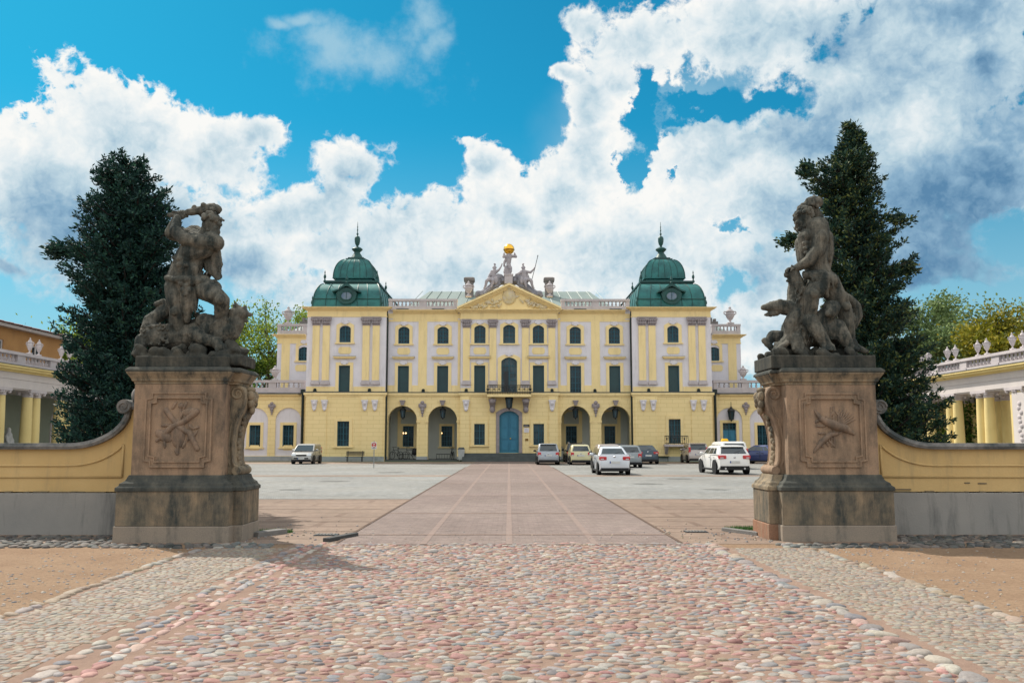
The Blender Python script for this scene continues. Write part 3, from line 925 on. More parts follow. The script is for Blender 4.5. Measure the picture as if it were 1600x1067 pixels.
# rear upper wings
rw = MB()
rb_top = zf(523, YB)
for s in (-1, 1):
    a, b = sorted((s*316*kB, s*364*kB)); c = s*322*kB; rw.cut()
    wall_holes(rw, a, b, 3.0, rb_top, YB, [(c-hw_u*1.1 if s>0 else c-hw_u*1.1, c+hw_u*1.1, zf(564,YB), zf(542,YB), 0.26)])
    x = s*364*kB
    rw.add([(x,YB,0),(x,94,0),(x,94,rb_top),(x,YB,rb_top)], [(0,1,2,3)])
rw.build_split('rear_wing_wall', WHT, pal)

# niche fields of the low wings (white, recessed)
nf = MB()
for s in (-1, 1):
    for (o0, o1) in n_o + [(426.5, 467)]:
        a, b = sorted((s*o0*kW, s*o1*kW)); c = (a+b)/2; top = zf(637, YW)
        pts = [(a, .45)] + arch_pts(a, b, top-(b-a)/2*.98, (b-a)/2*.98) + [(b, .45)]
        wz0, wz1 = (zf(698.5,YW), zf(664,YW))
        if s > 0 and o0 < 330: wz0, wz1 = .12, zf(660.5, YW)
        hw = 8.6*kW if not (s > 0 and o0 < 330) else 10.5*kW
        hh = [(c-hw, c+hw, wz0, wz1)]
        # wall face with the opening, clipped to the arch by the wall in front of it
        nf.cut(); wall_holes(nf, a-.02, b+.02, .1, top+.05, YW+.12, hh, 0.2)
nf.build_split('niche_field', WHT, pal)

# ---- plinth, string course, cornices
pl = MB()
for s in (-1, 1):
    a, b = sorted((s*T0+s*.02, s*(T1+.05))); c = s*TC
    pl.cut(); pl.box(a, b, YT-.07, YT+.05, 0, z_plin); pl.cut()
    a, b = sorted((s*318.5*kW, s*470*kW))
    if s < 0: pl.box(a, b, YW-.06, YW+.05, 0, z_plin)
    else:
        pl.box(a, s*332*kW, YW-.06, YW+.05, 0, z_plin); pl.cut(); pl.box(s*355*kW, b, YW-.06, YW+.05, 0, z_plin)
    for o0, o1 in ((75.5, 81), (126.5, 143.5), (188.8, 193.3)):
        a, b = sorted((s*o0*k, s*o1*k)); pl.cut(); pl.box(a, b, YF-.06, YF+.05, 0, z_plin)
pl.build_split('plinth', PLINTHG, pal)
st = MB(); fl = MB()
def course(mb, a, b, y, steps, back=0.3):
    for z0, z1, o in steps: mb.box(a-(o if a < 0 else o), b+o, y-o, y+back, z0, z1)
for (a, b, y) in ((-T1,-T0,YT),(T0,T1,YT),(-XC,XC,YC)):
    st.cut(); fl.cut(); course(st, a, b, y, [(z_str-.34, z_str-.20, .06), (z_str-.20, z_str, .16)]); fl.box(a-.175, b+.175, y-.175, y-.001, z_str, z_str+.085)
for (a, b) in ((-T0+.17, -XC-.17), (XC+.17, T0-.17)):
    st.cut(); fl.cut(); st.box(a, b, YF-.06, YF+.3, z_str-.34, z_str-.20); st.box(a, b, YF-.16, YF+.3, z_str-.20, z_str); fl.box(a, b, YF-.175, YF-.001, z_str, z_str+.085)
st.build_split('string_course', YEL, pal); fl.build_split('lead_flashing', LEDGE, pal)

co = MB(); frz = MB()
def cornice(mb, a, b, y, zt, hscale=1.0, endl=True, endr=True):
    # architrave band, frieze face and stepped crown
    mb.cut()
    st_ = [(-.86,-.74,.05),(-.30,-.22,.10),(-.22,-.12,.22),(-.12,-.04,.40),(-.04,.0,.50)]
    for z0, z1, o in st_:
        mb.box(a-(o if endl else 0), b+(o if endr else 0), y-o, y+.3, zt+z0*hscale, zt+z1*hscale)
cornice(co, -T1, -T0, YT, z_top+.16); cornice(co, T0, T1, YT, z_top+.16)
cornice(co, -T0+.51, -XC-.3, YF, z_top, endl=False, endr=False); cornice(co, XC+.3, T0-.51, YF, z_top, endl=False, endr=False)
cornice(co, -XC, XC, YC, z_top)
for s in (-1,1):
    a, b = sorted((s*319*kB, s*364*kB)); cornice(co, a, b, YB, rb_top, endl=s<0, endr=s>0)
    a, b = sorted((s*(317.5*kW+.6), s*470*kW)); co.cut()
    for z0, z1, o in [(-.45,-.36,.05),(-.16,-.08,.12),(-.08,0,.26)]:
        co.box(a, b, YW-o, YW+.3, w_top+z0, w_top+z1)
co.build_split('cornice', YEL, pal)
# frieze fields between the architrave and crown (yellow band proud of the white wall)
for (a, b, y, zt) in ((-T1,-T0,YT,z_top+.16),(T0,T1,YT,z_top+.16),(-T0+.02,-XC-.02,YF,z_top),(XC+.02,T0-.02,YF,z_top),(-XC,XC,YC,z_top)):
    frz.cut(); frz.box(a-.02, b+.02, y-.02, y+.2, zt-.74, zt-.30)
for s in (-1,1):
    a, b = sorted((s*319*kB, s*364*kB)); frz.cut(); frz.box(a, b+.0, YB-.02, YB+.2, rb_top-.74, rb_top-.30)
frz.build_split('frieze', YEL, pal)

# ---- yellow fields on the white upper storeys
ys = MB()
p_lo, p_hi = z_str, z_top-.86
pan_lo, pan_hi = zf(602), zf(505.5)
def strip(mb, a, b, z0, z1, y, pr=.035):
    a, b = sorted((a, b)); mb.cut(); mb.box(a, b, y-pr, y+.02, z0, z1)
for s in (-1, 1):
    # lesenes between the bays and the belt under the white panels
    for o0, o1 in ((76.6, 80.5), (129, 142.5), (191, 193.2)):
        strip(ys, s*o0*k, s*o1*k, pan_lo, p_hi, YF)
    # bands above and below, broken by the tall windows
    cuts = [104, 165.5]
    segs = []
    e = 76.6
    for c in cuts:
        segs.append((e, c-8.7-5.2)); e = c+8.7+5.2
    segs.append((e, 193.2))
    for o0, o1 in segs: strip(ys, s*o0*k, s*o1*k, z_str+.05, pan_lo-.001, YF, .036)
    for c in cuts: pass
    strip(ys, s*80.5*k, s*129*k, pan_hi+.16, p_hi, YF, .033); strip(ys, s*142.5*k, s*191*k, pan_hi+.16, p_hi, YF, .033)
    # towers: low yellow belt
    for o0, o1 in ((T0+.02, TC-hw_t-.32), (TC+hw_t+.32, T1-.02)): strip(ys, s*o0, s*o1, z_str+.05, tz(604), YT, .036)
    # rear wings
    strip(ys, s*344*kB, s*357*kB, 5.0, rb_top-.86, YB); strip(ys, s*319*kB, s*344*kB, zf(530,YB)-.1, rb_top-.86, YB, .033); strip(ys, s*357*kB, s*363.9*kB, zf(530,YB)-.1, rb_top-.86, YB, .033)
for o0, o1 in ((-75.9,-46-8.7-5.2),(-46+13.9,-12.3-5.2),(17.5,46-13.9),(46+13.9,75.9)):
    strip(ys, o0*kC, o1*kC, z_str+.05, pan_lo-.25, YC, .036)
# little yellow cartouche panels between the windows
def cartouche(c, y, z0, z1, hw):
    r = .12
    poly = [(c-hw+r,z0),(c+hw-r,z0),(c+hw-r*.6,z0+r*.9),(c+hw,z0+r),(c+hw,z1-r),(c+hw-r*.6,z1-r*.9),(c+hw-r,z1),(c-hw+r,z1),(c-hw+r*.6,z1-r*.9),(c-hw,z1-r),(c-hw,z0+r),(c-hw+r*.6,z0+r*.9)]
    ys.cut(); ys.prism(poly, 'y', y-.03, y+.02)
for s in (-1, 1):
    for o in (104, 165.5): cartouche(s*o*k, YF, zf(554), zf(543.5), 10*k)
    cartouche(s*46*kC, YC, zf(554), zf(543.5), 10*k)
    cartouche(s*TC, YT, tz(553), tz(542), 10*k)
    for (o0, o1) in n_o:
        if not (s > 0 and o0 < 330): cartouche(s*(o0+o1)/2*kW, YW+.12, .95, 1.4, 8.5*kW)
    cartouche(s*326*kB, YB, zf(580,YB), zf(570,YB), 9*kB)
ys.build_split('yellow_field', YEL, pal)

# ---- ground floor relief: shallow yellow piers on the towers and beside the door
pr = MB()
for s in (-1, 1):
    for o0, o1 in ((196.5, 231.5), (284, 316)):
        strip(pr, s*o0*kT, s*o1*kT, z_plin+.01, z_str-.345, YT, .07)
    for o0, o1 in ((62, 76.0), (20.5, 31.5)):
        strip(pr, s*o0*kC, s*o1*kC, .01, z_str-.345, YC, .07)
pr.build_split('ground_floor_pier', RUST, pal)

# ---- pilasters with capital and base
def pilaster_proto(w, z0, z1, name='pilaster'):
    hcap, hb = 13.5*k, 6.5*k
    m = MB(); m.box(-w, w, -.13, .02, 0, z1-z0-hcap)
    o = m.build(name, YEL)
    c = MB(); zc = z1-z0-hcap
    c.box(-w-.03, w+.03, -.17, .02, zc, zc+.08)
    c.frustum((-w*.95,w*.95,-.15,.02), (-w*1.35,w*1.35,-.24,.02), zc+.08, zc+hcap-.12)
    c.box(-w*1.4, w*1.4, -.27, .02, zc+hcap-.12, zc+hcap)
    for i in range(5):
        x = (-1+i*.5)*w
        c.ball((x*1.02,-.20,zc+.25),(.085,.07,.16),8,6); c.ball((x*1.12,-.23,zc+.46),(.085,.08,.11),8,6)
    for s in (-1,1): c.ball((s*w*1.25,-.24,zc+hcap-.22),(.11,.10,.11),8,6)
    own(c.build('capital', STONE, smooth=50), o)
    b = MB(); b.box(-w-.1, w+.1, -.25, .02, 0, .13).box(-w-.06, w+.06, -.21, .02, .13, .24).box(-w-.03, w+.03, -.17, .02, .24, hb)
    own(b.build('pilaster_base', BALU), o)
    return o
pz0 = zf(601.5); pz1 = z_top-.86
pp = pilaster_proto(5.3*k, pz0, pz1)
place(pp, _used, [s*o*kC for s in (-1,1) for o in (67, 25.5)], YC, pz0)
pt = pilaster_proto(5.4*kT, pz0, pz1+.16)
place(pt, _used, [s*o*kT for s in (-1,1) for o in (303.2, 287.3, 224.7, 209)], YT, pz0)

# ---- windows
wt = window_set(hw_t, t_hi-t_lo, 0, .27, False, True, blind=True)
place(wt, _used, [s*o*k for s,o in ((-1,104),(-1,165.5),(1,165.5))], YF, t_lo)
wt2 = window_set(hw_t, t_hi-t_lo, 0, .27, False, True, rows=4)
place(wt2, _used, [104*k], YF, t_lo)
place(wt, _used, [s*46*kC for s in (-1,1)], YC, t_lo)
place(wt, _used, [s*TC for s in (-1,1)], YT, tz(615.5))
wu = window_set(hw_u, u_hi-u_lo, .26, .27, True, False, rows=3)
place(wu, _used, [s*o*k for s in (-1,1) for o in (104,165.5)], YF, u_lo)
place(wu, _used, [s*TC for s in (-1,1)], YT, tz(535))
place(wu, _used, [s*322*kB for s in (-1,1)], YB, zf(563.5,YB))
wuc = window_set(hw_u, u_hi+.08-u_lo, .26, .27, True, False, rows=3)
place(wuc, _used, [s*46*kC for s in (-1,1)], YC, u_lo)
wum = window_set(9.4*kC, u_hi+.12-u_lo, .26, .27, True, False, rows=3)
place(wum, _used, [0], YC, u_lo)
wg = window_set(hw_g, tz(658)-tz(697), 0, .26, True, False, rows=3, key=False)
place(wg, _used, [-TC], YT, tz(697)); place(wg, _used, [TC], YT, tz(693)+.0)
wc = window_set(hw_c, gc_hi-gc_lo, 0, .26, True, False, rows=2, key=False)
place(wc, _used, [s*46*kC for s in (-1,1)], YC, gc_lo)
ww = window_set(8.6*kW, zf(664,YW)-zf(698.5,YW), 0, .24, True, False, rows=3, key=False)
place(ww, _used, [s*(o0+o1)/2*kW for s in (-1,1) for (o0,o1) in n_o if not (s>0 and o0<330)], YW+.12, zf(698.5,YW))
# middle balcony door, arched
bd = window_set(bw, b_hi-t_lo, .34, .30, False, False, rows=4, key=True)
bd.name = 'balcony_door'
place(bd, _used, [0], YC, t_lo)
opn = MB(); opn.box(-bw*.62, -bw*.08, YC+.10, YC+.16, t_lo+.05, t_lo+2.0)
own(opn.build('open_leaf', IRON, pal), pal)

# ---- doors
def door_mb(w, h, rise, y, panels=3):
    m = MB()
    top = arch_pts(-w, w, h-rise, rise) if rise else [(-w,h),(w,h)]
    m.add([(x,y,z) for x,z in [(-w,0)]+list(top)+[(w,0)]], [tuple(range(len(top)+1,-1,-1))])
    m.box(-.03,.03,y-.06,y-.005,0,h-.02)
    for s in (-1,1):
        for j in range(panels):
            z0 = .2+(h-rise-.3)*j/panels; z1 = .05+(h-rise-.3)*(j+1)/panels
            a,b = sorted((s*w*.14, s*w*.86)); m.box(a,b,y-.035,y-.004,z0,z1); m.box(a+.07,b-.07,y-.055,y-.036,z0+.07,z1-.07)
    return m
dm = door_mb(d_w-.01, d_hi-d_lo, .42, .2)
md = dm.build('main_door', DOORB); own(md, pal); md.location = (0, YC-YF, d_lo)
dsr = surround_mb(d_w, d_hi-d_lo, .42, .28, .12, 0).build('door_surround', STONE); own(dsr, md)
own(MB().ball((.12,.12,1.25),.06,8,6).build('handle', GOLD), md)
sd_h = zf(672,YW)-.12
c_w = (n_o[0][0]+n_o[0][1])/2*kW
dm2 = door_mb(10.3*kW, sd_h, 0, .16, 2)
wd = dm2.build('wing_door', DOORB); own(wd, pal); wd.location = (c_w, YW+.12-YF, .12)
fh = zf(660.5,YW)-.12
own(surround_mb(10.5*kW, fh, 0, .24, .06, 0).build('door_surround', YEL), wd)
fm = MB(); fm.box(-10.3*kW,10.3*kW,.14,.2,sd_h,sd_h+.07).box(-.04,.04,.14,.2,sd_h+.07,fh)
for s in (-1,1): fm.box(s*.32-.015,s*.32+.015,.15,.19,sd_h+.07,fh); 
fm.box(-10.3*kW,10.3*kW,.15,.185,sd_h+(fh-sd_h)*.55,sd_h+(fh-sd_h)*.55+.03)
tl = own(fm.build('transom_light', FRAMEB), wd)
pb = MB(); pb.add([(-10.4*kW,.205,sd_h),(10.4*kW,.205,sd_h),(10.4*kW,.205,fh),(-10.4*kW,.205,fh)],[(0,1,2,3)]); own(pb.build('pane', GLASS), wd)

# ---- arcade passage behind the arches
for s in (-1, 1):
    a, b = sorted((s*78*k, s*192*k)); yb = YF+3.4
    holes = []
    for o0, o1 in arch_o:
        c = s*(o0+o1)/2*k + (0.16*s*-1); holes.append((c-.5, c+.5, zf(697.5,yb), zf(665.5,yb)))
    m = MB(); wall_holes(m, a, b, .15, z_str, yb, holes, .2)
    m.add([(a,YF+.75,.15),(b,YF+.75,.15),(b,yb,.15),(a,yb,.15)], [(0,1,2,3)])
    m.add([(a,YF+.7,a_top+.35),(b,YF+.7,a_top+.35),(b,yb,a_top+.35),(a,yb,a_top+.35)], [(3,2,1,0)])
    for x in (a, b): m.add([(x,YF+.2,.15),(x,yb,.15),(x,yb,a_top+.35),(x,YF+.2,a_top+.35)], [(0,1,2,3)])
    m.build('arcade_passage', ARCADE_INT, pal)
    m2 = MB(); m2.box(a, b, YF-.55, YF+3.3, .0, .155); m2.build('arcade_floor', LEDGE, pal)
hA = zf(665.5,YF+3.4)-zf(697.5,YF+3.4)
wa = window_set(.5, hA, 0, .2, True, False, rows=3, key=False)
place(wa, _used, [s*(o0+o1)/2*k-.16*s for s in (-1,1) for o0,o1 in arch_o], YF+3.4, zf(697.5,YF+3.4))
im = MB()
for s in (-1, 1):
    for o0, o1 in arch_o:
        for o in (o0, o1):
            sg = -1 if o == o1 else 1
            x_in = s*o*k
            a, b = sorted((x_in - s*sg*.30, x_in + s*sg*.05)); im.cut(); im.box(a, b, YF-.07, YF+.5, zf(660), zf(657))
im.build_split('impost', YEL, pal)
# lamps glowing inside the left arcade windows
for px, n in ((629.5,0),(633.5,1),(689.5,2)):
    p = at(px, 676.5, YF+3.2); mb = MB().ball((p.x, p.y+.3, p.z), .07, 8, 6); 
    mb.build('lit_bulb', WARMLAMP, pal)

# ---- carved stone brackets, masks and trophies on the ground floor
def bracket(mb, x, y, z, w, h):
    mb.cut(); mb.frustum((x-w*.6,x+w*.6,y-.10,y+.02), (x-w,x+w,y-.22,y+.02), z, z+h*.7); mb.box(x-w*1.1,x+w*1.1,y-.25,y+.02,z+h*.7,z+h*.82)
    mb.ball((x,y-.16,z+h*.55),(w*.7,.12,h*.2),8,6); mb.ball((x,y-.10,z),(w*.5,.10,h*.15),8,6)
wb_ = MB(); gb = MB()
for s in (-1, 1):
    for o in (303.2, 287.3, 224.7, 209): bracket(wb_, s*o*kT, YT-.07, tz(639.5), .26, 1.0)
    bracket(wb_, s*67*kC, YC-.07, zf(640,YC), .28, 1.05)
wb_.build_split('plaster_console', WHT, pal, smooth=45)
for s in (-1, 1):
    for o0, o1 in arch_o:
        c = s*(o0+o1)/2*k; z = a_top+.05; gb.cut()
        gb.frustum((c-.12,c+.12,YF-.16,YF), (c-.22,c+.22,YF-.24,YF), z, z+.36); gb.box(c-.25,c+.25,YF-.27,YF,z+.36,z+.44)
    def trophy(c, y, zt, zb, sc_):
        h = zt-zb; gb.cut()
        gb.ball((c,y-.12,zt-.12*h),(.17*sc_,.13,.12*h),10,8); gb.ball((c,y-.1,zt-.35*h),(.36*sc_,.12,.14*h),10,8)
        gb.ball((c-.2*sc_,y-.12,zt-.26*h),(.16*sc_,.1,.10*h),8,6); gb.ball((c+.2*sc_,y-.12,zt-.26*h),(.16*sc_,.1,.10*h),8,6)
        gb.ball((c,y-.1,zt-.55*h),(.2*sc_,.12,.12*h),10,8); gb.ball((c,y-.09,zt-.72*h),(.14*sc_,.1,.1*h),8,6); gb.ball((c,y-.08,zt-.9*h),(.07*sc_,.07,.1*h),8,6)
    trophy(s*135*k, YF, zf(626), zf(651.5), 1.0)
    trophy(s*369.2*kW, YW, zf(628,YW), zf(648.5,YW), .95)
    trophy(s*421*kW, YW, zf(628,YW), zf(648.5,YW), .95)
    # console carrying the balcony
    x = s*26*kC; gb.cut()
    gb.frustum((x-.2,x+.2,YC-.3,YC), (x-.34,x+.34,YC-1.0,YC), zf(637,YC), zf(624,YC)); gb.ball((x,YC-.3,zf(640,YC)),(.24,.22,.3),10,8); gb.ball((x,YC-.75,zf(627,YC)),(.3,.3,.26),10,8)
gb.build_split('carved_ornament', STONE, pal, smooth=45)

# ---- balconies
bz = zf(616,YC)
bal = MB().box(-34*kC, 34*kC, YC-1.25, YC-.18, bz-.28, bz-.06).build('balcony', YEL, pal)
r_ = MB()
rt = zf(602, YC-1.2)
def railing(mb, pts, z0, z1, step=.14):
    for i in range(len(pts)-1):
        p, q = Vector((*pts[i],0)), Vector((*pts[i+1],0)); L=(q-p).length; n=max(2,int(L/step))
        mb.tube([(p.x,p.y,z1),(q.x,q.y,z1)], .035); mb.tube([(p.x,p.y,z0+.08),(q.x,q.y,z0+.08)], .03); mb.tube([(p.x,p.y,z1-.14),(q.x,q.y,z1-.14)], .02)
        for j in range(n+1):
            t=p+(q-p)*j/n
            bx=Vector((0,-.10,0))
            mb.tube([(t.x,t.y,z0),(t.x,t.y-.09,z0+.22),(t.x,t.y-.05,z0+.5),(t.x,t.y,z1)], .018, 5)
            if j%3==1: mb.ball((t.x,t.y-.06,z0+.45),(.07,.03,.10),6,5)
railing(r_, [(-33.5*kC,YC-.2),(-33.5*kC,YC-1.2),(33.5*kC,YC-1.2),(33.5*kC,YC-.2)], bz-.06, rt)
own(r_.build('railing', IRON), bal)
for ob in _children[bal.name]: ob.data.transform(Matrix.Translation((0,-YF,0)))
# small balcony at the right tower
c = TC; z0 = tz(693)
sb = MB().box(c-18*kT, c+18*kT, YT-.75, YT-.0, z0-.25, z0-.05).build('window_balcony', BALU, pal)
r2 = MB(); 
for a, b in ((c-18*kT,c-9*kT),(c+9*kT,c+18*kT)): railing(r2, [(a,YT-.7),(b,YT-.7)], z0-.05, tz(681), .13)
railing(r2, [(c-9*kT,YT-.7),(c+9*kT,YT-.7)], z0-.05, tz(681), .32)
own(r2.build('railing', IRON, off=(0,YF,0)), sb)
br = MB(); br.frustum((c-.9,c-.7,YT-.2,YT),(c-.95,c-.65,YT-.65,YT),z0-.9,z0-.25); br.cut(); br.frustum((c+.7,c+.9,YT-.2,YT),(c+.65,c+.95,YT-.65,YT),z0-.9,z0-.25)
br.build_split('bracket', STONE, sb, off=(0,YF,0))

# ---- steps
sp_ = MB(); sw = 71.5*kC
zs_ = d_lo-.02
for i in range(5):
    sp_.box(-sw, sw, YC-.42-(4-i)*.36 -.001*i, YC-.001, zs_*i/5+ (0.02 if i==0 else .001), zs_*(i+1)/5)
sp_.build('steps', mat('dark_step_stone', (0.10,0.115,0.115), 0.8, (0.07,0.08,0.08), 2, bump=.2), pal)

# ---- plaques by the door
pq = MB().box(22.3*kC, 31.6*kC, YC-.13, YC-.06, zf(667,YC), zf(663,YC)).build('plaque', mat('black_plaque',(0.02,0.025,0.03),.3), pal)
pq2 = MB().box(23.2*kC, 31*kC, YC-.12, YC-.06, zf(675.5,YC), zf(668.5,YC)).build('plaque', WHT, pal)
pq3 = MB().box(25*kC, 29.5*kC, YC-.12, YC-.06, zf(688.5,YC), zf(685,YC)).build('plaque', mat('bronze_plaque',(0.22,0.12,0.03),.4,metal=.5), pal)
tx_ = MB()
for (o0, o1, y0, n, wh) in ((22.9,31,666.2,2,1.15),(23.8,30.4,674.5,4,1.4)):
    for i in range(n):
        z = zf(y0-wh*i, YC); yy = YC-.133 if n == 2 else YC-.123
        tx_.box(o0*kC+.03, o1*kC-.03-(.08 if i%2 else 0), yy, yy+.01, z, z+.022)
own(tx_.build('lettering', BALU, off=(0,YF,0)), pq)

# ---- downpipes and floodlight boxes
dp = MB()
for s in (-1, 1):
    dp.cut(); dp.tube([(s*192.6*k, YF-.28, z_top-.05),(s*191.2*k, YF-.28, z_top-.9),(s*191.2*k,YF-.28,.05)], .11, 8)
    dp.cut(); dp.tube([(s*319.8*kW, YW-.45, w_top+.3),(s*319.8*kW, YW-.45, .05)], .12, 8)
    dp.box(*sorted((s*316.8*kW, s*323*kW)), YW-.62, YW-.28, w_top+.05, w_top+.42)
dp.build_split('downpipe', PIPE, pal)
fb = MB()
for o, y in ((-303,YT),(-218,YT),(-134,YF),(-67,YC),(67,YC),(134,YF),(218,YT),(296,YT)):
    x = o*K(y); fb.cut(); fb.box(x-.14,x+.14,y-.17,y+.0,z_str+.05,z_str+.2); fb.ball((x,y-.1,z_str+.27),(.14,.09,.1),8,6)
fb.build_split('floodlight', PIPE, pal)

# ---- balustrades
def balustrade(mb, x0, x1, y, z0, z1, bay=2.6, t=.22, plain_lo=.38, pitch=.30):
    h = z1-z0; mb.cut()
    a = z0+h*plain_lo; b = z1-h*.20
    mb.box(x0, x1, y-t, y+t, z0, a); mb.box(x0-.03, x1+.03, y-t-.05, y+t+.05, b, z1)
    n = max(1, round((x1-x0)/bay)); L = (x1-x0)/n; pw = .34
    for i in range(n+1):
        c = x0+i*L
        l, r = max(x0, c-pw), min(x1, c+pw); mb.box(l, r, y-t+.01, y+t-.01, a, b)
        mb.box(l+.0, r-.0, y-t-.03, y-t+.0, z0+.02, a)
    for i in range(n):
        s0 = x0+i*L+pw; s1 = x0+(i+1)*L-pw; m = max(1, int((s1-s0)/pitch))
        for j in range(m):
            x = s0+(j+.5)*(s1-s0)/m
            hh = b-a
            mb.lathe([(.055,0),(.10,hh*.3),(.05,hh*.75),(.075,hh)], 6, (x,y,a))
bl = MB()
for s in (-1, 1):
    a, b = sorted((s*82*k, s*190*k)); balustrade(bl, a, b, YF+.1, z_top+.0, zf(467.5), 3.05)
    a, b = sorted((s*319*kB, s*364*kB)); balustrade(bl, a, b, YB+.1, rb_top, zf(506.5,YB), 2.7)
    a, b = sorted((s*319.5*kW, s*470*kW)); balustrade(bl, a, b, YW+.1, w_top+.12, zf(594,YW), 2.9, plain_lo=.42, pitch=.42)
    a, b = sorted((s*317*kB, s*364*kB)); 
bl.build_split('balustrade', BALU, pal)
gut = MB()
for s in (-1,1):
    a, b = sorted((s*318.6*kW, s*470*kW)); gut.cut(); gut.box(a, b, YW-.30, YW+.32, w_top, w_top+.10)
    for o in (112, 168): gut.cut(); gut.box(s*o*k-.55, s*o*k+.55, YF-.16, YF-.125, z_top+.0+.01, z_top+.14)
gut.build_split('gutter', LEDGE, pal)
# terrace on the low wings
tr = MB()
for s in (-1,1):
    a, b = sorted((s*317.4*kW, s*470*kW)); tr.cut(); tr.box(a, b, YW+.35, 96, w_top-.2, w_top+.05)
tr.build_split('terrace_roof', LEDGE, pal)

# ---- main roof
rf = MB(); zr = at(795,457,88).z; kr = 88/FPX
rf.add([(-190*k,YF+.6,z_top+.02),(190*k,YF+.6,z_top+.02),(190*k,89.0,z_top+.02),(-190*k,89.0,z_top+.02)], [(0,1,2,3)])
a, b = 147*kr, 126*kr
e0 = YF+2.5; zb = z_top+.4
rf.add([(-a-.6,e0,zb),(a+.6,e0,zb),(b,87.5,zr),(-b,87.5,zr),(-a-.6,97,zb),(a+.6,97,zb)], [(0,1,2,3),(5,4,3,2),(4,0,3),(1,5,2)])
for i in range(-9,10):
    x = i*.95; rf.tube([(x*1.12,e0,zb+.03),(x,87.5,zr+.03)], .035, 4)
roof = rf.build('roof', SHEET, pal)
rr_ = MB()
for s in (-1,1):
    z1 = rb_top+.2; rr_.cut()
    x0, x1 = sorted((s*316*kB, s*357*kB)); 
    rr_.add([(x0,YB+.9,z1),(x1,YB+.9,z1),(x1,95,z1),(x0,95,z1),(x0 if s>0 else x0+2.0,YB+4,z1+1.6),(x1-2.0 if s>0 else x1,YB+4,z1+1.6)], [(0,1,5,4),(3,0,4),(1,2,5),(2,3,4,5)])
rr_.build_split('rear_roof', SHEET, pal)
ch = MB()
for s in (-1,1):
    ch.cut(); x = s*63.0*86/FPX; z0=z_top+.5; z1 = at(795,434,86).z
    ch.stack([(x-.4,x+.4,85.6,86.4,z0),(x-.4,x+.4,85.6,86.4,z1-.5),(x-.52,x+.52,85.48,86.52,z1-.35),(x-.52,x+.52,85.48,86.52,z1-.1),(x-.36,x+.36,85.64,86.36,z1)])
    for dx in (0.0,):
        ch.cut(); x = s*320*90/FPX; ch.box(x-.5,x+.5,89.5,90.5,rb_top,rb_top+1.9); ch.box(x-.3,x-.05,89.7,90.2,rb_top+1.9,rb_top+2.3); ch.box(x+.1,x+.35,89.7,90.2,rb_top+1.9,rb_top+2.2)
ch.build_split('chimney', mat('sooty_brick',(0.22,0.195,0.19),.9,(0.13,0.12,0.12),2), roof, off=(0,YF,0))

# ---- pediment
ap = zf(443.5, YC); hb_ = 80*kC; zp = z_top+.02
pd = MB()
pd.add([(-hb_+.5,YC+.02,zp),(hb_-.5,YC+.02,zp),(0,YC+.02,ap-.35)], [(0,1,2)])
pd.add([(-hb_,YC+.1,zp),(hb_,YC+.1,zp),(0,YC+.1,ap-.1),(-hb_,YF+3,zp),(hb_,YF+3,zp),(0,YF+3,ap-.1)], [(0,3,5,2),(1,2,5,4)])
for s in (-1,1):
    for off_, th, o in ((0,.20,.50),(-.20,.16,.30),(-.36,.12,.14)):
        z0, z1 = zp+off_+.18, ap+off_
        poly = [(s*(hb_+.1), z0-th+.02),(0, z1-th),(0, z1),(s*(hb_+.1), z0)]
        if s>0: poly = poly[::-1]
        pd.prism(poly, 'y', YC-o, YC+.3)
ped = pd.build('pediment', YEL, pal)
rl = MB(); yy = YC-.02
rl.ball((0,yy,zp+1.15),(.62,.22,.72),14,10); rl.ball((0,yy-.08,zp+1.2),(.42,.22,.5),12,8); rl.ball((0,yy,zp+1.95),(.3,.2,.26),10,8)
rng = random.Random(4)
for s in (-1,1):
    for i in range(26):
        t = rng.random()**.7; x = s*(.5+t*2.8); hmax = (1-abs(x)/hb_)*(ap-zp)-.65
        z = zp+.18+rng.random()*max(.05,hmax*.85)
        rl.ball((x,yy,z),(rng.uniform(.12,.34),rng.uniform(.08,.2),rng.uniform(.07,.16)),8,6,Matrix.Rotation(rng.uniform(-1.2,1.2),3,'Y'))
own(rl.build('tympanum_relief', mat('cream_relief',(0.66,0.53,0.27),.9,(0.58,0.52,0.42),3), off=(0,YF,0), smooth=60), ped)

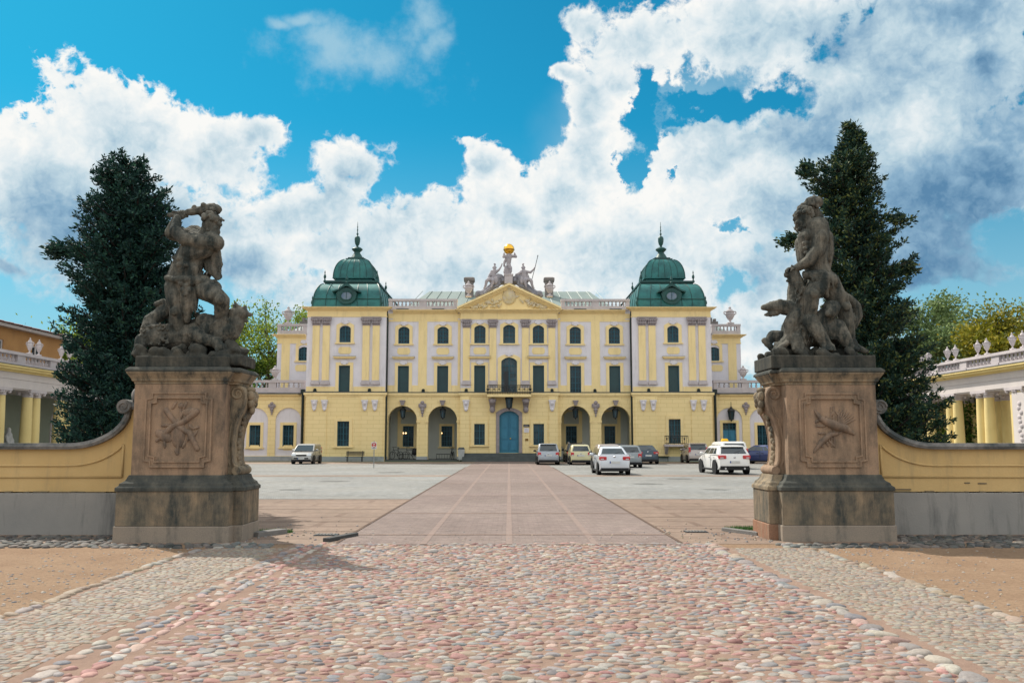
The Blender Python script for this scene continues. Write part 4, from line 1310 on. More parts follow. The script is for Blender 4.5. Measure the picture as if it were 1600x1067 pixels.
# ---- towers' domes
def rect_loft(rings, n=1):
    m = MB(); m.stack(rings); return m
for s in (-1, 1):
    cx = s*TC
    zb = z_top+.18
    Yf0, Yb0, hx0 = YT+.35, 87.9, 3.02
    Yf1, Yb1, hx1 = 81.0, 86.6, 2.34
    z1 = at(795, 439, 81.0).z
    rings = []; N = 14
    rings.append((cx-hx0-.1, cx+hx0+.1, Yf0-.1, Yb0+.1, zb)); rings.append((cx-hx0-.1, cx+hx0+.1, Yf0-.1, Yb0+.1, zb+.14))
    prof = []
    for i in range(N+1):
        u = i/N; q = sqrt(max(0,1-(u*.985)**2))
        prof.append((hx1+(hx0-hx1)*q, Yf1-(Yf1-Yf0)*q, Yb1+(Yb0-Yb1)*q, zb+.15+(z1-.35-zb-.15)*u))
    for hx, ya, yb, z in prof: rings.append((cx-hx, cx+hx, ya, yb, z))
    dm_ = rect_loft(rings).build('dome', PATINA, pal, smooth=35)
    rib = MB()
    for f in (-1,-.62,-.31,0.31,.62,1):
        rib.cut(); rib.tube([(cx+hx*f, ya-.02, z+.01) for hx,ya,yb,z in prof], .05 if abs(f)==1 else .028, 5)
    for t in (.2,.4,.6,.8):
        for sd_ in (-1,1):
            rib.cut(); rib.tube([(cx+sd_*(hx+.02), ya+(yb-ya)*t, z) for hx,ya,yb,z in prof], .028, 5)
    for sd_ in (-1,1): rib.cut(); rib.tube([(cx+sd_*hx, yb, z) for hx,ya,yb,z in prof], .05, 5)
    zr_ = zb+.62
    hx,ya,yb,z = prof[4]; rib.cut(); rib.tube([(cx-hx,ya-.03,z),(cx+hx,ya-.03,z)], .05, 5)
    # platform
    pf = MB()
    a = hx1+.16
    pf.box(cx-a+.12, cx+a-.12, Yf1-.05, Yb1+.05, z1-.36, z1-.16); pf.box(cx-a, cx+a, Yf1-.2, Yb1+.2, z1-.16, z1)
    own(pf.build('platform', PATDK, off=(0,YF,0)), dm_)
    rib.build_split('rib', PATDK, dm_, off=(0,YF,0))
    # lantern tier
    hu0, hu1 = 1.86, .80; yc_ = 83.9
    zu0 = z1; zu1 = at(795, 404.5, 82.6).z
    rings = [(cx-hu0+.25,cx+hu0-.25,yc_-hu0+.25,yc_+hu0-.25,zu0),(cx-hu0+.2,cx+hu0-.2,yc_-hu0+.2,yc_+hu0-.2,zu0+.38)]
    rings += [(cx-hu0-.06,cx+hu0+.06,yc_-hu0-.06,yc_+hu0+.06,zu0+.44),(cx-hu0-.06,cx+hu0+.06,yc_-hu0-.06,yc_+hu0+.06,zu0+.52)]
    pr2 = []
    for i in range(N+1):
        u = i/N; q = sqrt(max(0,1-(u*.98)**2)); hh = hu1+(hu0-hu1)*q
        pr2.append((hh, zu0+.53+(zu1-zu0-.53)*u)); rings.append((cx-hh,cx+hh,yc_-hh,yc_+hh,pr2[-1][1]))
    up = rect_loft(rings).build('upper_dome', PATINA, off=(0,YF,0), smooth=35); own(up, dm_)
    rb2 = MB()
    for f in (-1,-.66,-.33,0,.33,.66,1):
        rb2.cut(); rb2.tube([(cx+h*f, yc_-h-.01, z) for h,z in pr2], .04 if abs(f)==1 else .025, 5)
        for sd_ in (-1,1): rb2.cut(); rb2.tube([(cx+sd_*(h+.01), yc_+h*f, z) for h,z in pr2], .04 if abs(f)==1 else .025, 5)
    rb2.build_split('rib', PATDK, dm_, off=(0,YF,0))
    # spire
    zz = lambda py: at(795, py, yc_).z
    sp2 = MB()
    hc = .92
    sp2.box(cx-hc,cx+hc,yc_-hc,yc_+hc,zu1,zu1+.13); sp2.box(cx-hc+.18,cx+hc-.18,yc_-hc+.18,yc_+hc-.18,zu1+.13,zu1+.26)
    sp2.lathe([(.62,zu1+.26),(.42,zz(398)-.05),(.28,zz(395.5)),(.28,zz(394.5)),(.50,zz(391)),(.52,zz(389.5)),(.36,zz(387.5)),(.12,zz(386)),(.10,zz(384.5)),(.20,zz(382)),(.26,zz(378)),(.27,zz(373)),(.22,zz(370.5)),(.07,zz(369)),(.05,zz(368)),(.10,zz(366.5)),(.10,zz(365.5)),(.04,zz(364)),(.04,zz(361)),(.08,zz(360)),(.04,zz(359)),(.035,zz(355.5)),(.065,zz(354.7)),(.03,zz(354)),(.015,zz(347))], 12, (cx,yc_,0), ph=pi/12)
    own(sp2.build('spire', PATDK, off=(0,YF,0), smooth=40), dm_)
    # oval dormer in the front
    dz = at(795, 463.5, YT+.6).z; yd = YT+.55; dx = cx
    dr = MB()
    n = 20
    out = [(dx+.86*cos(2*pi*i/n)*(1 if sin(2*pi*i/n)<.2 else 1.12), dz+.74*sin(2*pi*i/n)) for i in range(n)]
    dr.prism(out, 'y', yd-.38, yd+1.6)
    # eyebrow hood
    hood = [(dx-1.25,dz+.42),(dx-.7,dz+.62),(dx-.3,dz+.98),(dx,dz+1.12),(dx+.3,dz+.98),(dx+.7,dz+.62),(dx+1.25,dz+.42),(dx+1.25,dz+.30),(dx+.7,dz+.48),(dx+.25,dz+.78),(dx,dz+.86),(dx-.25,dz+.78),(dx-.7,dz+.48),(dx-1.25,dz+.30)]
    for i in range(6):
        q = [hood[i],hood[i+1],hood[12-i],hood[13-i]]
        dr.prism(q[::-1], 'y', yd-.52, yd+1.0)
    dr.lathe([(.05,0),(.12,.12),(.05,.25),(.13,.4),(.08,.55),(.02,.75)], 8, (dx,yd-.3,dz+1.1))
    own(dr.build('dormer', PATDK, off=(0,YF,0), smooth=40), dm_)
    ov = MB(); pts = [(dx+.47*cos(2*pi*i/n), yd-.40, dz+.36*sin(2*pi*i/n)) for i in range(n)]
    ov.add(pts, [tuple(range(n-1,-1,-1))]); 
    own(ov.build('oval_pane', mat('pale_glass',(0.18,0.22,0.27),.15,(0.10,0.16,0.24),1.5), off=(0,YF,0)), dm_)
    of = MB(); of.tube([(dx+.50*cos(2*pi*i/n), yd-.41, dz+.39*sin(2*pi*i/n)) for i in range(n+1)], .05, 6); of.tube([(dx,yd-.42,dz-.36),(dx,yd-.42,dz+.36)], .025, 5)
    own(of.build('oval_frame', PATDK, off=(0,YF,0)), dm_)
    # small corner finials
    fn = MB()
    def fin(x,y,z,sc_=1): fn.cut(); fn.lathe([(.10*sc_,0),(.05*sc_,.15*sc_),(.13*sc_,.32*sc_),(.10*sc_,.5*sc_),(.03*sc_,.62*sc_),(.06*sc_,.75*sc_),(.01,.95*sc_)],8,(x,y,z))
    for sd_ in (-1,1):
        fin(cx+sd_*(hx1+.05),Yf1-.1,z1); fin(cx+sd_*(hx1+.05),Yb1+.1,z1); fin(cx+sd_*(hx0+.05),Yf0+.1,zb+.1,1.05); fin(cx+sd_*(hx0-.1),Yb0,zb+1.0,1.0)
    fn.build_split('finial', PATDK, dm_, off=(0,YF,0))
    ix = -s
    wr = MB(); wr.tube([(cx+ix*(hx1+.1),Yb1,z1-.1),(cx+ix*(hx0+.35),Yb0,zb+1.6),(cx+ix*(hx0+.75),Yb0,zb+.6)], .09, 6)
    own(wr.build('hip_ridge', PATDK, off=(0,YF,0)), dm_)
# ------------------------------------------------------------------ gate pedestals, walls, statues
def stained_stone(name, c1, c2, dark, zlo, zhi, streak=True, base=0.0):
    """weathered sandstone: black-green crust in patches (thicker on the mouldings), run-off streaks"""
    m = bpy.data.materials.new(name); ns, ls = nt(m); b = ns['Principled BSDF']
    tc = node(ns, 'ShaderNodeTexCoord').outputs['Object']
    n1 = noise_node(ns, ls, tc, 2.2, 7, 0.65); r1 = ramp(ns, ls, n1.outputs['Fac'], 0.35, 0.68)
    a = mixc(ns, ls, r1.outputs['Color'], c1, c2)
    st_ = node(ns, 'ShaderNodeMapping'); st_.inputs['Scale'].default_value = (3.2, 3.2, 0.7); ls.new(tc, st_.inputs[0])
    n2 = noise_node(ns, ls, st_.outputs[0], 1.4, 8, 0.7)
    n3 = noise_node(ns, ls, tc, 9, 6, 0.7)
    mx = node(ns, 'ShaderNodeMath', operation='MULTIPLY_ADD'); ls.new(n3.outputs['Fac'], mx.inputs[0]); mx.inputs[1].default_value = 0.35; ls.new(n2.outputs['Fac'], mx.inputs[2])
    r2 = ramp(ns, ls, mx.outputs[0], zlo, zhi)
    a = mixc(ns, ls, r2.outputs['Color'], a, dark)
    n4 = noise_node(ns, ls, tc, 60, 4, 0.7); r4 = ramp(ns, ls, n4.outputs['Fac'], 0.3, 0.7, (0.8,0.8,0.8,1), (1.12,1.12,1.12,1))
    a = mixc(ns, ls, 1.0, a, r4.outputs['Color'], 'MULTIPLY')
    ls.new(a, b.inputs['Base Color']); b.inputs['Roughness'].default_value = 0.92; b.inputs['Specular IOR Level'].default_value = 0.2
    bp = node(ns, 'ShaderNodeBump'); bp.inputs['Strength'].default_value = 0.5; bp.inputs['Distance'].default_value = 0.015
    ls.new(mx.outputs[0], bp.inputs['Height']); ls.new(bp.outputs['Normal'], b.inputs['Normal'])
    return m
DIE   = stained_stone('sandstone', (0.34,0.235,0.16), (0.255,0.185,0.13), (0.085,0.072,0.06), 0.60, 0.92)
RELF  = stained_stone('sandstone_relief', (0.28,0.195,0.14), (0.225,0.165,0.12), (0.085,0.075,0.066), 0.58, 0.88)
BASES = stained_stone('stained_base_stone', (0.28,0.21,0.14), (0.185,0.16,0.12), (0.050,0.056,0.053), 0.54, 0.88)
MOULD = stained_stone('black_crusted_moulding', (0.12,0.115,0.095), (0.085,0.085,0.075), (0.035,0.042,0.042), 0.5, 0.85)
CAPS  = stained_stone('crusted_cap_stone', (0.29,0.225,0.15), (0.23,0.19,0.135), (0.05,0.055,0.052), 0.62, 0.85)
FOOT  = stained_stone('grey_foot_stone', (0.30,0.25,0.20), (0.25,0.215,0.18), (0.12,0.115,0.10), 0.7, 1.0)
STAT  = stained_stone('weathered_statue_stone', (0.235,0.212,0.172), (0.112,0.110,0.094), (0.026,0.033,0.032), 0.50, 0.78)
STATD = stained_stone('dark_statue_stone', (0.11,0.10,0.08), (0.065,0.065,0.056), (0.024,0.029,0.028), 0.5, 0.85)
BRICKR = sett_mat('bare_brick', (0.36,0.13,0.06), (0.30,0.16,0.09), (0.30,0.25,0.2), 0.22, 0.07)
WALLY = mat('wall_yellow', (0.58,0.41,0.19), 0.9, (0.52,0.36,0.16), 1.1, bump=0.25, bscale=18, stain=(0.34,0.265,0.15), sscale=0.9, sthr=(0.5,0.78), streak=True)
WALLG = mat('wall_grey_plinth', (0.30,0.285,0.265), 0.9, (0.24,0.235,0.225), 0.9, bump=0.3, bscale=25, stain=(0.09,0.095,0.095), sscale=0.9, sthr=(0.5,0.75), streak=True)
COPING = mat('coping_stone', (0.27,0.25,0.235), 0.9, (0.17,0.165,0.16), 2.5, bump=0.3, stain=(0.05,0.06,0.062), sscale=1.3, sthr=(0.44,0.62))
RUBBLE = mat('torn_plaster_edge', (0.16,0.13,0.09), 0.95, (0.10,0.09,0.07), 8, bump=.6)

PY0 = 15.45         # pedestal front
def spiral_tube(mb, cx, cz, r0, turns, y, r, sgn=1, start=0.0, n=28, x_as='x'):
    pts = []
    for i in range(n+1):
        t = i/n; a = start + sgn*turns*2*pi*t; rad = r0*(1-.82*t)
        pts.append((cx+rad*cos(a), y, cz+rad*sin(a)))
    mb.tube(pts, [r*(1-.5*i/n) for i in range(n+1)], 6)

def pedestal(side, label):
    """side -1 left, +1 right; the console faces the roadway"""
    X0 = -5.73 if side < 0 else 5.67
    PYs = PY0 if side < 0 else PY0 + .15
    root = thing('statue_pedestal', label, 'pedestal', (X0, PYs+.765, 0))
    q = -side             # direction of the roadway
    B = lambda mb, name, m, par=root, **kw: mb.build(name, m, par, off=(0,0,0), **kw)
    # local coordinates: front y = -.75
    f = MB(); f.box(-.985,.985,-.765,.78,-.05,.275)
    o = B(f,'foot',FOOT, bevel=.015)
    b = MB(); b.box(-.965,.965,-.75,.76,.276,.86)
    B(b,'base_block',BASES, bevel=.012)
    m = MB()
    pr = [(.985,.86),(.985,.92),(.94,.955),(.93,.99),(.87,1.03),(.85,1.06),(.835,1.10),(.82,1.13)]
    m.stack([(-w,w,-.75-(w-.965),.76+(w-.965),z) for w,z in pr])
    B(m,'base_moulding',MOULD, bevel=.006)
    d = MB(); d.box(-.79,.79,-.60,.62,1.12,2.70)
    B(d,'die',DIE, bevel=.01)
    # raised frame with notched corners, then a second inner step
    def notched(hw, z0, z1, n):
        return [(-hw+n,z0),(hw-n,z0),(hw-n,z0+n*.8),(hw,z0+n),(hw,z1-n),(hw-n,z1-n*.8),(hw-n,z1),(-hw+n,z1),(-hw+n,z1-n*.8),(-hw,z1-n),(-hw,z0+n),(-hw+n,z0+n*.8)]
    fr = MB()
    def band(o_, i_, y0, y1):
        n=len(o_)
        for k in range(n):
            j=(k+1)%n
            a,b_,c,d_ = o_[k],o_[j],i_[j],i_[k]
            fr.add([(p[0],y0,p[1]) for p in (a,b_,c,d_)]+[(p[0],y1,p[1]) for p in (a,b_,c,d_)], [(0,1,2,3),(0,4,5,1),(3,2,6,7)])
    band(notched(.585,1.26,2.555,.11), notched(.555,1.29,2.525,.105), -.635, -.59)
    band(notched(.555,1.29,2.525,.105), notched(.50,1.345,2.47,.10), -.617, -.59)
    band(notched(.50,1.345,2.47,.10), notched(.475,1.37,2.445,.095), -.642, -.59)
    B(fr,'panel_frame',DIE)
    # carved trophy in low relief
    rl = MB(); rng = random.Random(6+side)
    y = -.60
    Y_ = lambda v: y - v
    if side < 0:
        rl.cap((0.0,y,1.50),(.03,y,2.30),.030,.022,8); rl.ball((.03,y-.01,2.32),(.05,.03,.05),8,6)
        rl.chain([(-.36,y,1.72),(-.12,y-.01,1.95),(.1,y-.01,2.05),(.30,y,2.22)],[.03,.055,.05,.06])
        rl.chain([(.34,y,1.58),(.2,y-.01,1.85),(.0,y-.01,1.95),(-.22,y,2.24)],[.045,.05,.04,.05])
        rl.ball((-.25,y,1.80),(.17,.05,.09),10,8,Matrix.Rotation(.5,3,'Y')); rl.ball((.2,y,2.2),(.15,.05,.09),10,8)
        rl.ball((0,y,1.85),(.13,.045,.26),10,8)
        for i in range(16):
            a = rng.uniform(0,6.28); r_=rng.uniform(.18,.36)
            rl.ball((r_*cos(a),y,1.93+r_*1.15*sin(a)),(rng.uniform(.05,.12),.03,.028),8,6,Matrix.Rotation(a+rng.uniform(-.8,.8),3,'Y'))
    else:
        rl.chain([(-.30,y,2.24),(-.2,y-.01,2.1),(.0,y-.015,2.0),(.22,y-.01,1.93),(.36,y,1.84)],[.02,.05,.085,.075,.03])
        rl.chain([(-.34,y,1.52),(-.2,y-.01,1.70),(-.05,y-.01,1.82),(.08,y,1.84)],[.018,.05,.05,.03])
        rl.cap((.02,y,1.62),(.03,y,2.3),.020,.018,8); rl.cap((-.03,y,1.62),(-.02,y,2.3),.016,.014,8)
        for i in range(7):
            a=.3+i*.2; rl.chain([(.10,y,1.98),(.1+.16*cos(a),y-.01,1.98+.16*sin(a)),(.1+.30*cos(a)+.02,y,1.98+.26*sin(a)+.03)],[.018,.02,.008],8)
        for i in range(14):
            a = rng.uniform(0,6.28); r_=rng.uniform(.16,.34)
            rl.ball((r_*cos(a),y,1.90+r_*1.1*sin(a)),(rng.uniform(.04,.11),.025,.024),8,6,Matrix.Rotation(a+rng.uniform(-.8,.8),3,'Y'))
    B(rl,'carved_relief',RELF, smooth=60)
    # cap
    c = MB()
    pr = [(.79,2.70),(.80,2.70),(.80,2.735),(.83,2.75),(.84,2.79),(.86,2.82),(.885,2.86),(.905,2.885),(.905,2.94),(.85,2.985),(.3,2.985)]
    c.stack([(-w-(.0),w+(.0),-.60-(w-.79),.62+(w-.79),z) for w,z in pr])
    # the cap breaks forward over the console
    ext = [(.13,2.70),(.14,2.735),(.17,2.75),(.18,2.79),(.20,2.82),(.225,2.86),(.245,2.885),(.245,2.942),(.19,2.984)]
    rr=[]
    for e_,z in ext:
        x0,x1 = sorted((q*.5, q*(.79+e_))); rr.append((x0,x1,-.40-(e_-.16),.40+(e_-.16),z+.001))
    c.stack(rr)
    B(c,'cap',CAPS, bevel=.006)
    dk = MB(); dk.stack([(-.91,.91,-.72,.74,2.905),(-.92,.92,-.73,.75,2.915),(-.92,.92,-.73,.75,2.945),(-.87,.87,-.68,.70,2.992),(-.86,.86,-.67,.69,2.994)])
    x0,x1 = sorted((q*.5,q*1.05)); x2,x3=sorted((q*.5,q*.99))
    dk.stack([(x0,x1,-.545,.545,2.906),(x0,x1,-.55,.55,2.9465),(x2,x3,-.48,.48,2.993)])
    B(dk,'cap_crust',MOULD, bevel=.006)
    # base under the console
    cb = MB(); x0,x1 = sorted((q*.9,q*1.13)); cb.box(x0,x1,-.50,.50,.277,.855)
    B(cb,'console_base',BASES, bevel=.012)
    cf = MB(); x0,x1 = sorted((q*.9,q*1.15)); cf.box(x0,x1,-.52,.52,-.05,.274); B(cf,'console_foot', BRICKR if side>0 else FOOT, bevel=.012)
    cm = MB(); rr=[]
    for w,z in [(1.15,.855),(1.15,.915),(1.11,.95),(1.10,.985),(1.05,1.025),(1.03,1.055),(1.01,1.125)]:
        x0,x1=sorted((q*.8,q*w)); rr.append((x0,x1,-.5-(w-1.13),.5+(w-1.13),z))
    cm.stack(rr); B(cm,'console_moulding',MOULD if side<0 else CAPS, bevel=.006)
    # scrolled console
    cs = MB()
    prof = [(0,1.13),(.20,1.13),(.235,1.16),(.235,1.22),(.20,1.26),(.13,1.28),(.10,1.36),(.085,1.55),(.09,1.75),(.12,1.95),(.17,2.10),(.235,2.22),(.27,2.34),(.285,2.45),(.275,2.56),(.24,2.64),(.18,2.69),(0,2.70)]
    poly = [(q*(.78+x), z) for x,z in prof]
    if q<0: poly = poly[::-1]
    cs.prism(poly, 'y', -.30, .30)
    for sy in (-1,1):
        yy = sy*.305
        cs.tube([(q*(.78+x-.012),yy,z) for x,z in prof[4:15]], .028, 6)
        cs.tube([(q*(.78+max(x-.085,.015)),yy,z) for x,z in prof[5:13]], .018, 6)
        spiral_tube(cs, q*(.78+.135), 2.545, .125, 1.6, yy, .028, sgn=q, start=0 if q>0 else pi)
        spiral_tube(cs, q*(.78+.165), 1.195, .062, 1.3, yy, .022, sgn=-q, start=0 if q>0 else pi)
    cs.lathe([(.075,-.36),(.085,-.3),(.085,.3),(.075,.36)], 12, (0,0,0))
    # turn the last cylinder on its side (rolled end at the bottom of the console)
    n=12*4
    for i in range(len(cs.v)-n, len(cs.v)):
        X_,Yv,Z_ = cs.v[i]; cs.v[i]=(q*(.78+.165)+X_, Z_, 1.195+Yv)
    B(cs,'scroll_console',DIE if side>0 else CAPS, smooth=40)
    # carved mask and leaf garland on the console face
    mk = MB(); M=lambda x,z: q*(.78+x)
    xs=.28
    mk.ball((M(xs,0),0,2.46),(.10,.15,.19),12,10); mk.ball((M(xs+.09,0),0,2.44),(.05,.035,.06),8,6)
    for sy in (-1,1):
        mk.ball((M(xs+.06,0),sy*.065,2.51),(.04,.045,.03),8,6); mk.ball((M(xs+.04,0),sy*.15,2.52),(.07,.06,.09),8,6); mk.ball((M(xs+.04,0),sy*.13,2.38),(.06,.06,.08),8,6)
    mk.ball((M(xs+.065,0),0,2.37),(.035,.06,.022),8,6); mk.ball((M(xs+.03,0),0,2.27),(.06,.09,.09),8,6); mk.ball((M(xs,0),0,2.63),(.09,.14,.06),8,6)
    for i,(z,x,w) in enumerate([(2.16,.20,.11),(2.05,.155,.10),(1.94,.125,.09),(1.83,.105,.085),(1.72,.095,.08),(1.60,.09,.07),(1.49,.095,.075),(1.40,.105,.08),(1.32,.125,.09)]):
        mk.ball((M(x,0),0,z),(.05,w,.065),10,8); mk.ball((M(x,0),w*.7*(1 if i%2 else -1),z-.04),(.035,.05,.05),8,6)
    B(mk,'carved_mask',CAPS, smooth=60)
    return root

pedL = pedestal(-1, 'weathered sandstone pedestal left of the road, with crossed carved trophies on its panel')
pedR = pedestal(1, 'weathered sandstone pedestal right of the road, with bare brick at its foot')

# ---- garden walls with a rising scrolled end
def garden_wall(side, label):
    yf, yb = 16.85, 17.3
    xe = -6.45 if side < 0 else 6.28
    d0 = .60 if side < 0 else .52        # hidden behind the pedestal up to here
    root = thing('garden_wall', label, 'wall', (side*9, (yf+yb)/2, 0))
    def top(d):                   # d: distance from the pedestal end
        t = min(max((d-d0)/1.15,0),1)
        return 1.56 + .74*(1-sqrt(max(0,1-(1-t)**2)))*1.0
    ds = [0,d0]+[d0+v for v in (.03,.08,.15,.24,.35,.48,.63,.8,.97,1.15,1.5,2.4)]+[12.0]
    # yellow body
    poly = [(xe+side*d, top(d)) for d in ds]
    body = [(xe,.78)] + poly + [(xe+side*12.0,.78)]
    if side<0: pass
    else: body = body[::-1]
    B = lambda mb, name, m, **kw: mb.build(name, m, root, **kw)
    mb = MB(); mb.prism(body[::-1] if False else body, 'y', yf, yb)
    o = B(mb,'wall',WALLY)
    bm = bmesh.new(); bm.from_mesh(o.data); bmesh.ops.recalc_face_normals(bm, faces=bm.faces[:]); bm.to_mesh(o.data); bm.free()
    # panel mouldings drawn in relief
    pm = MB()
    def line(pts, r=.022): pm.tube([(x,yf-.006,z) for x,z in pts], r, 6)
    line([(xe+side*(d0+.14),1.05),(xe+side*12,1.05)])
    line([(xe+side*(d0+.14),1.05),(xe+side*(d0+.14),top(d0+.14)-.30)])
    line([(xe+side*(d0+.14+i*.1),top(d0+.14+i*.1)-.30) for i in range(0,12)]+[(xe+side*12,1.26)])
    B(pm,'panel_moulding',WALLY, smooth=True)
    mb = MB(); x0,x1 = sorted((xe,xe+side*12)); mb.box(x0,x1,yf-.09,yb+.09,-.02,.76)
    B(mb,'plinth',WALLG, bevel=.01)
    rb = MB(); rng=random.Random(8+side); x=0.0
    while x<11.9:
        l=rng.uniform(.05,.3); h=rng.uniform(.008,.03)
        a,b_=sorted((xe+side*x,xe+side*(x+l)));
        if rng.random()<.75: rb.box(a,b_,yf-.045-rng.uniform(0,.03),yf+.02,.761,.765+h)
        x+=l
    for (d,z,w,h) in (((2.2,.93,.10,.02),(2.45,.92,.16,.02),(.9,.81,.3,.02)) if side>0 else ((3.2,.81,.25,.02),(5,.83,.2,.02))):
        a,b_=sorted((xe+side*d,xe+side*(d+w))); rb.box(a,b_,yf-.012,yf+.02,z,z+h)
    B(rb,'plaster_damage',RUBBLE)
    # coping that follows the swoop and ends in a curl
    cp = MB(); n=len(ds)
    sec = [(yf-.10,0),(yf-.12,.05),(yf-.08,.115),(yb+.08,.115),(yb+.12,.05),(yb+.10,0)]
    vs=[]; fs=[]
    for i,d in enumerate(ds):
        j0,j1=max(i-1,0),min(i+1,n-1)
        t=Vector((ds[j1]-ds[j0],0,top(ds[j1])-top(ds[j0]))).normalized()
        nn=Vector((-t.z,0,t.x))
        for (y,h) in sec:
            vs.append((xe+side*(d+nn.x*h), y, top(d)+nn.z*h))
    m_=len(sec)
    for i in range(n-1):
        for k in range(m_):
            a=i*m_+k; b_=i*m_+(k+1)%m_
            fs.append((a,b_,b_+m_,a+m_))
    cp.add(vs,fs)
    o=B(cp,'coping',COPING)
    bm = bmesh.new(); bm.from_mesh(o.data); bmesh.ops.recalc_face_normals(bm, faces=bm.faces[:]); bm.to_mesh(o.data); bm.free()
    # curl: rolled volute across the wall thickness, and the little ornament above it
    xv=xe+side*d0; cl = MB(); zc=top(0)+.05; xc=xv+side*.12
    seg=18
    poly=[(xc+.135*cos(2*pi*i/seg),zc+.135*sin(2*pi*i/seg)) for i in range(seg)]
    cl.prism(poly,'y',yf-.13,yb+.13)
    for yy in (yf-.135,yb+.135): spiral_tube(cl,xc,zc,.12,1.5,yy,.022,sgn=side)
    cl.ball((xv-side*.0,(yf+yb)/2,zc+.22),(.11,.2,.16),10,8); cl.ball((xv-side*.06,(yf+yb)/2,zc+.42),(.09,.17,.14),10,8); cl.ball((xv-side*.12,(yf+yb)/2,zc+.58),(.08,.14,.10),10,8)
    B(cl,'volute',COPING, smooth=45)
    return root
garden_wall(-1, 'yellow garden wall with grey plinth sweeping up to the left gate pedestal')
garden_wall(1, 'yellow garden wall with torn plaster sweeping up to the right gate pedestal')

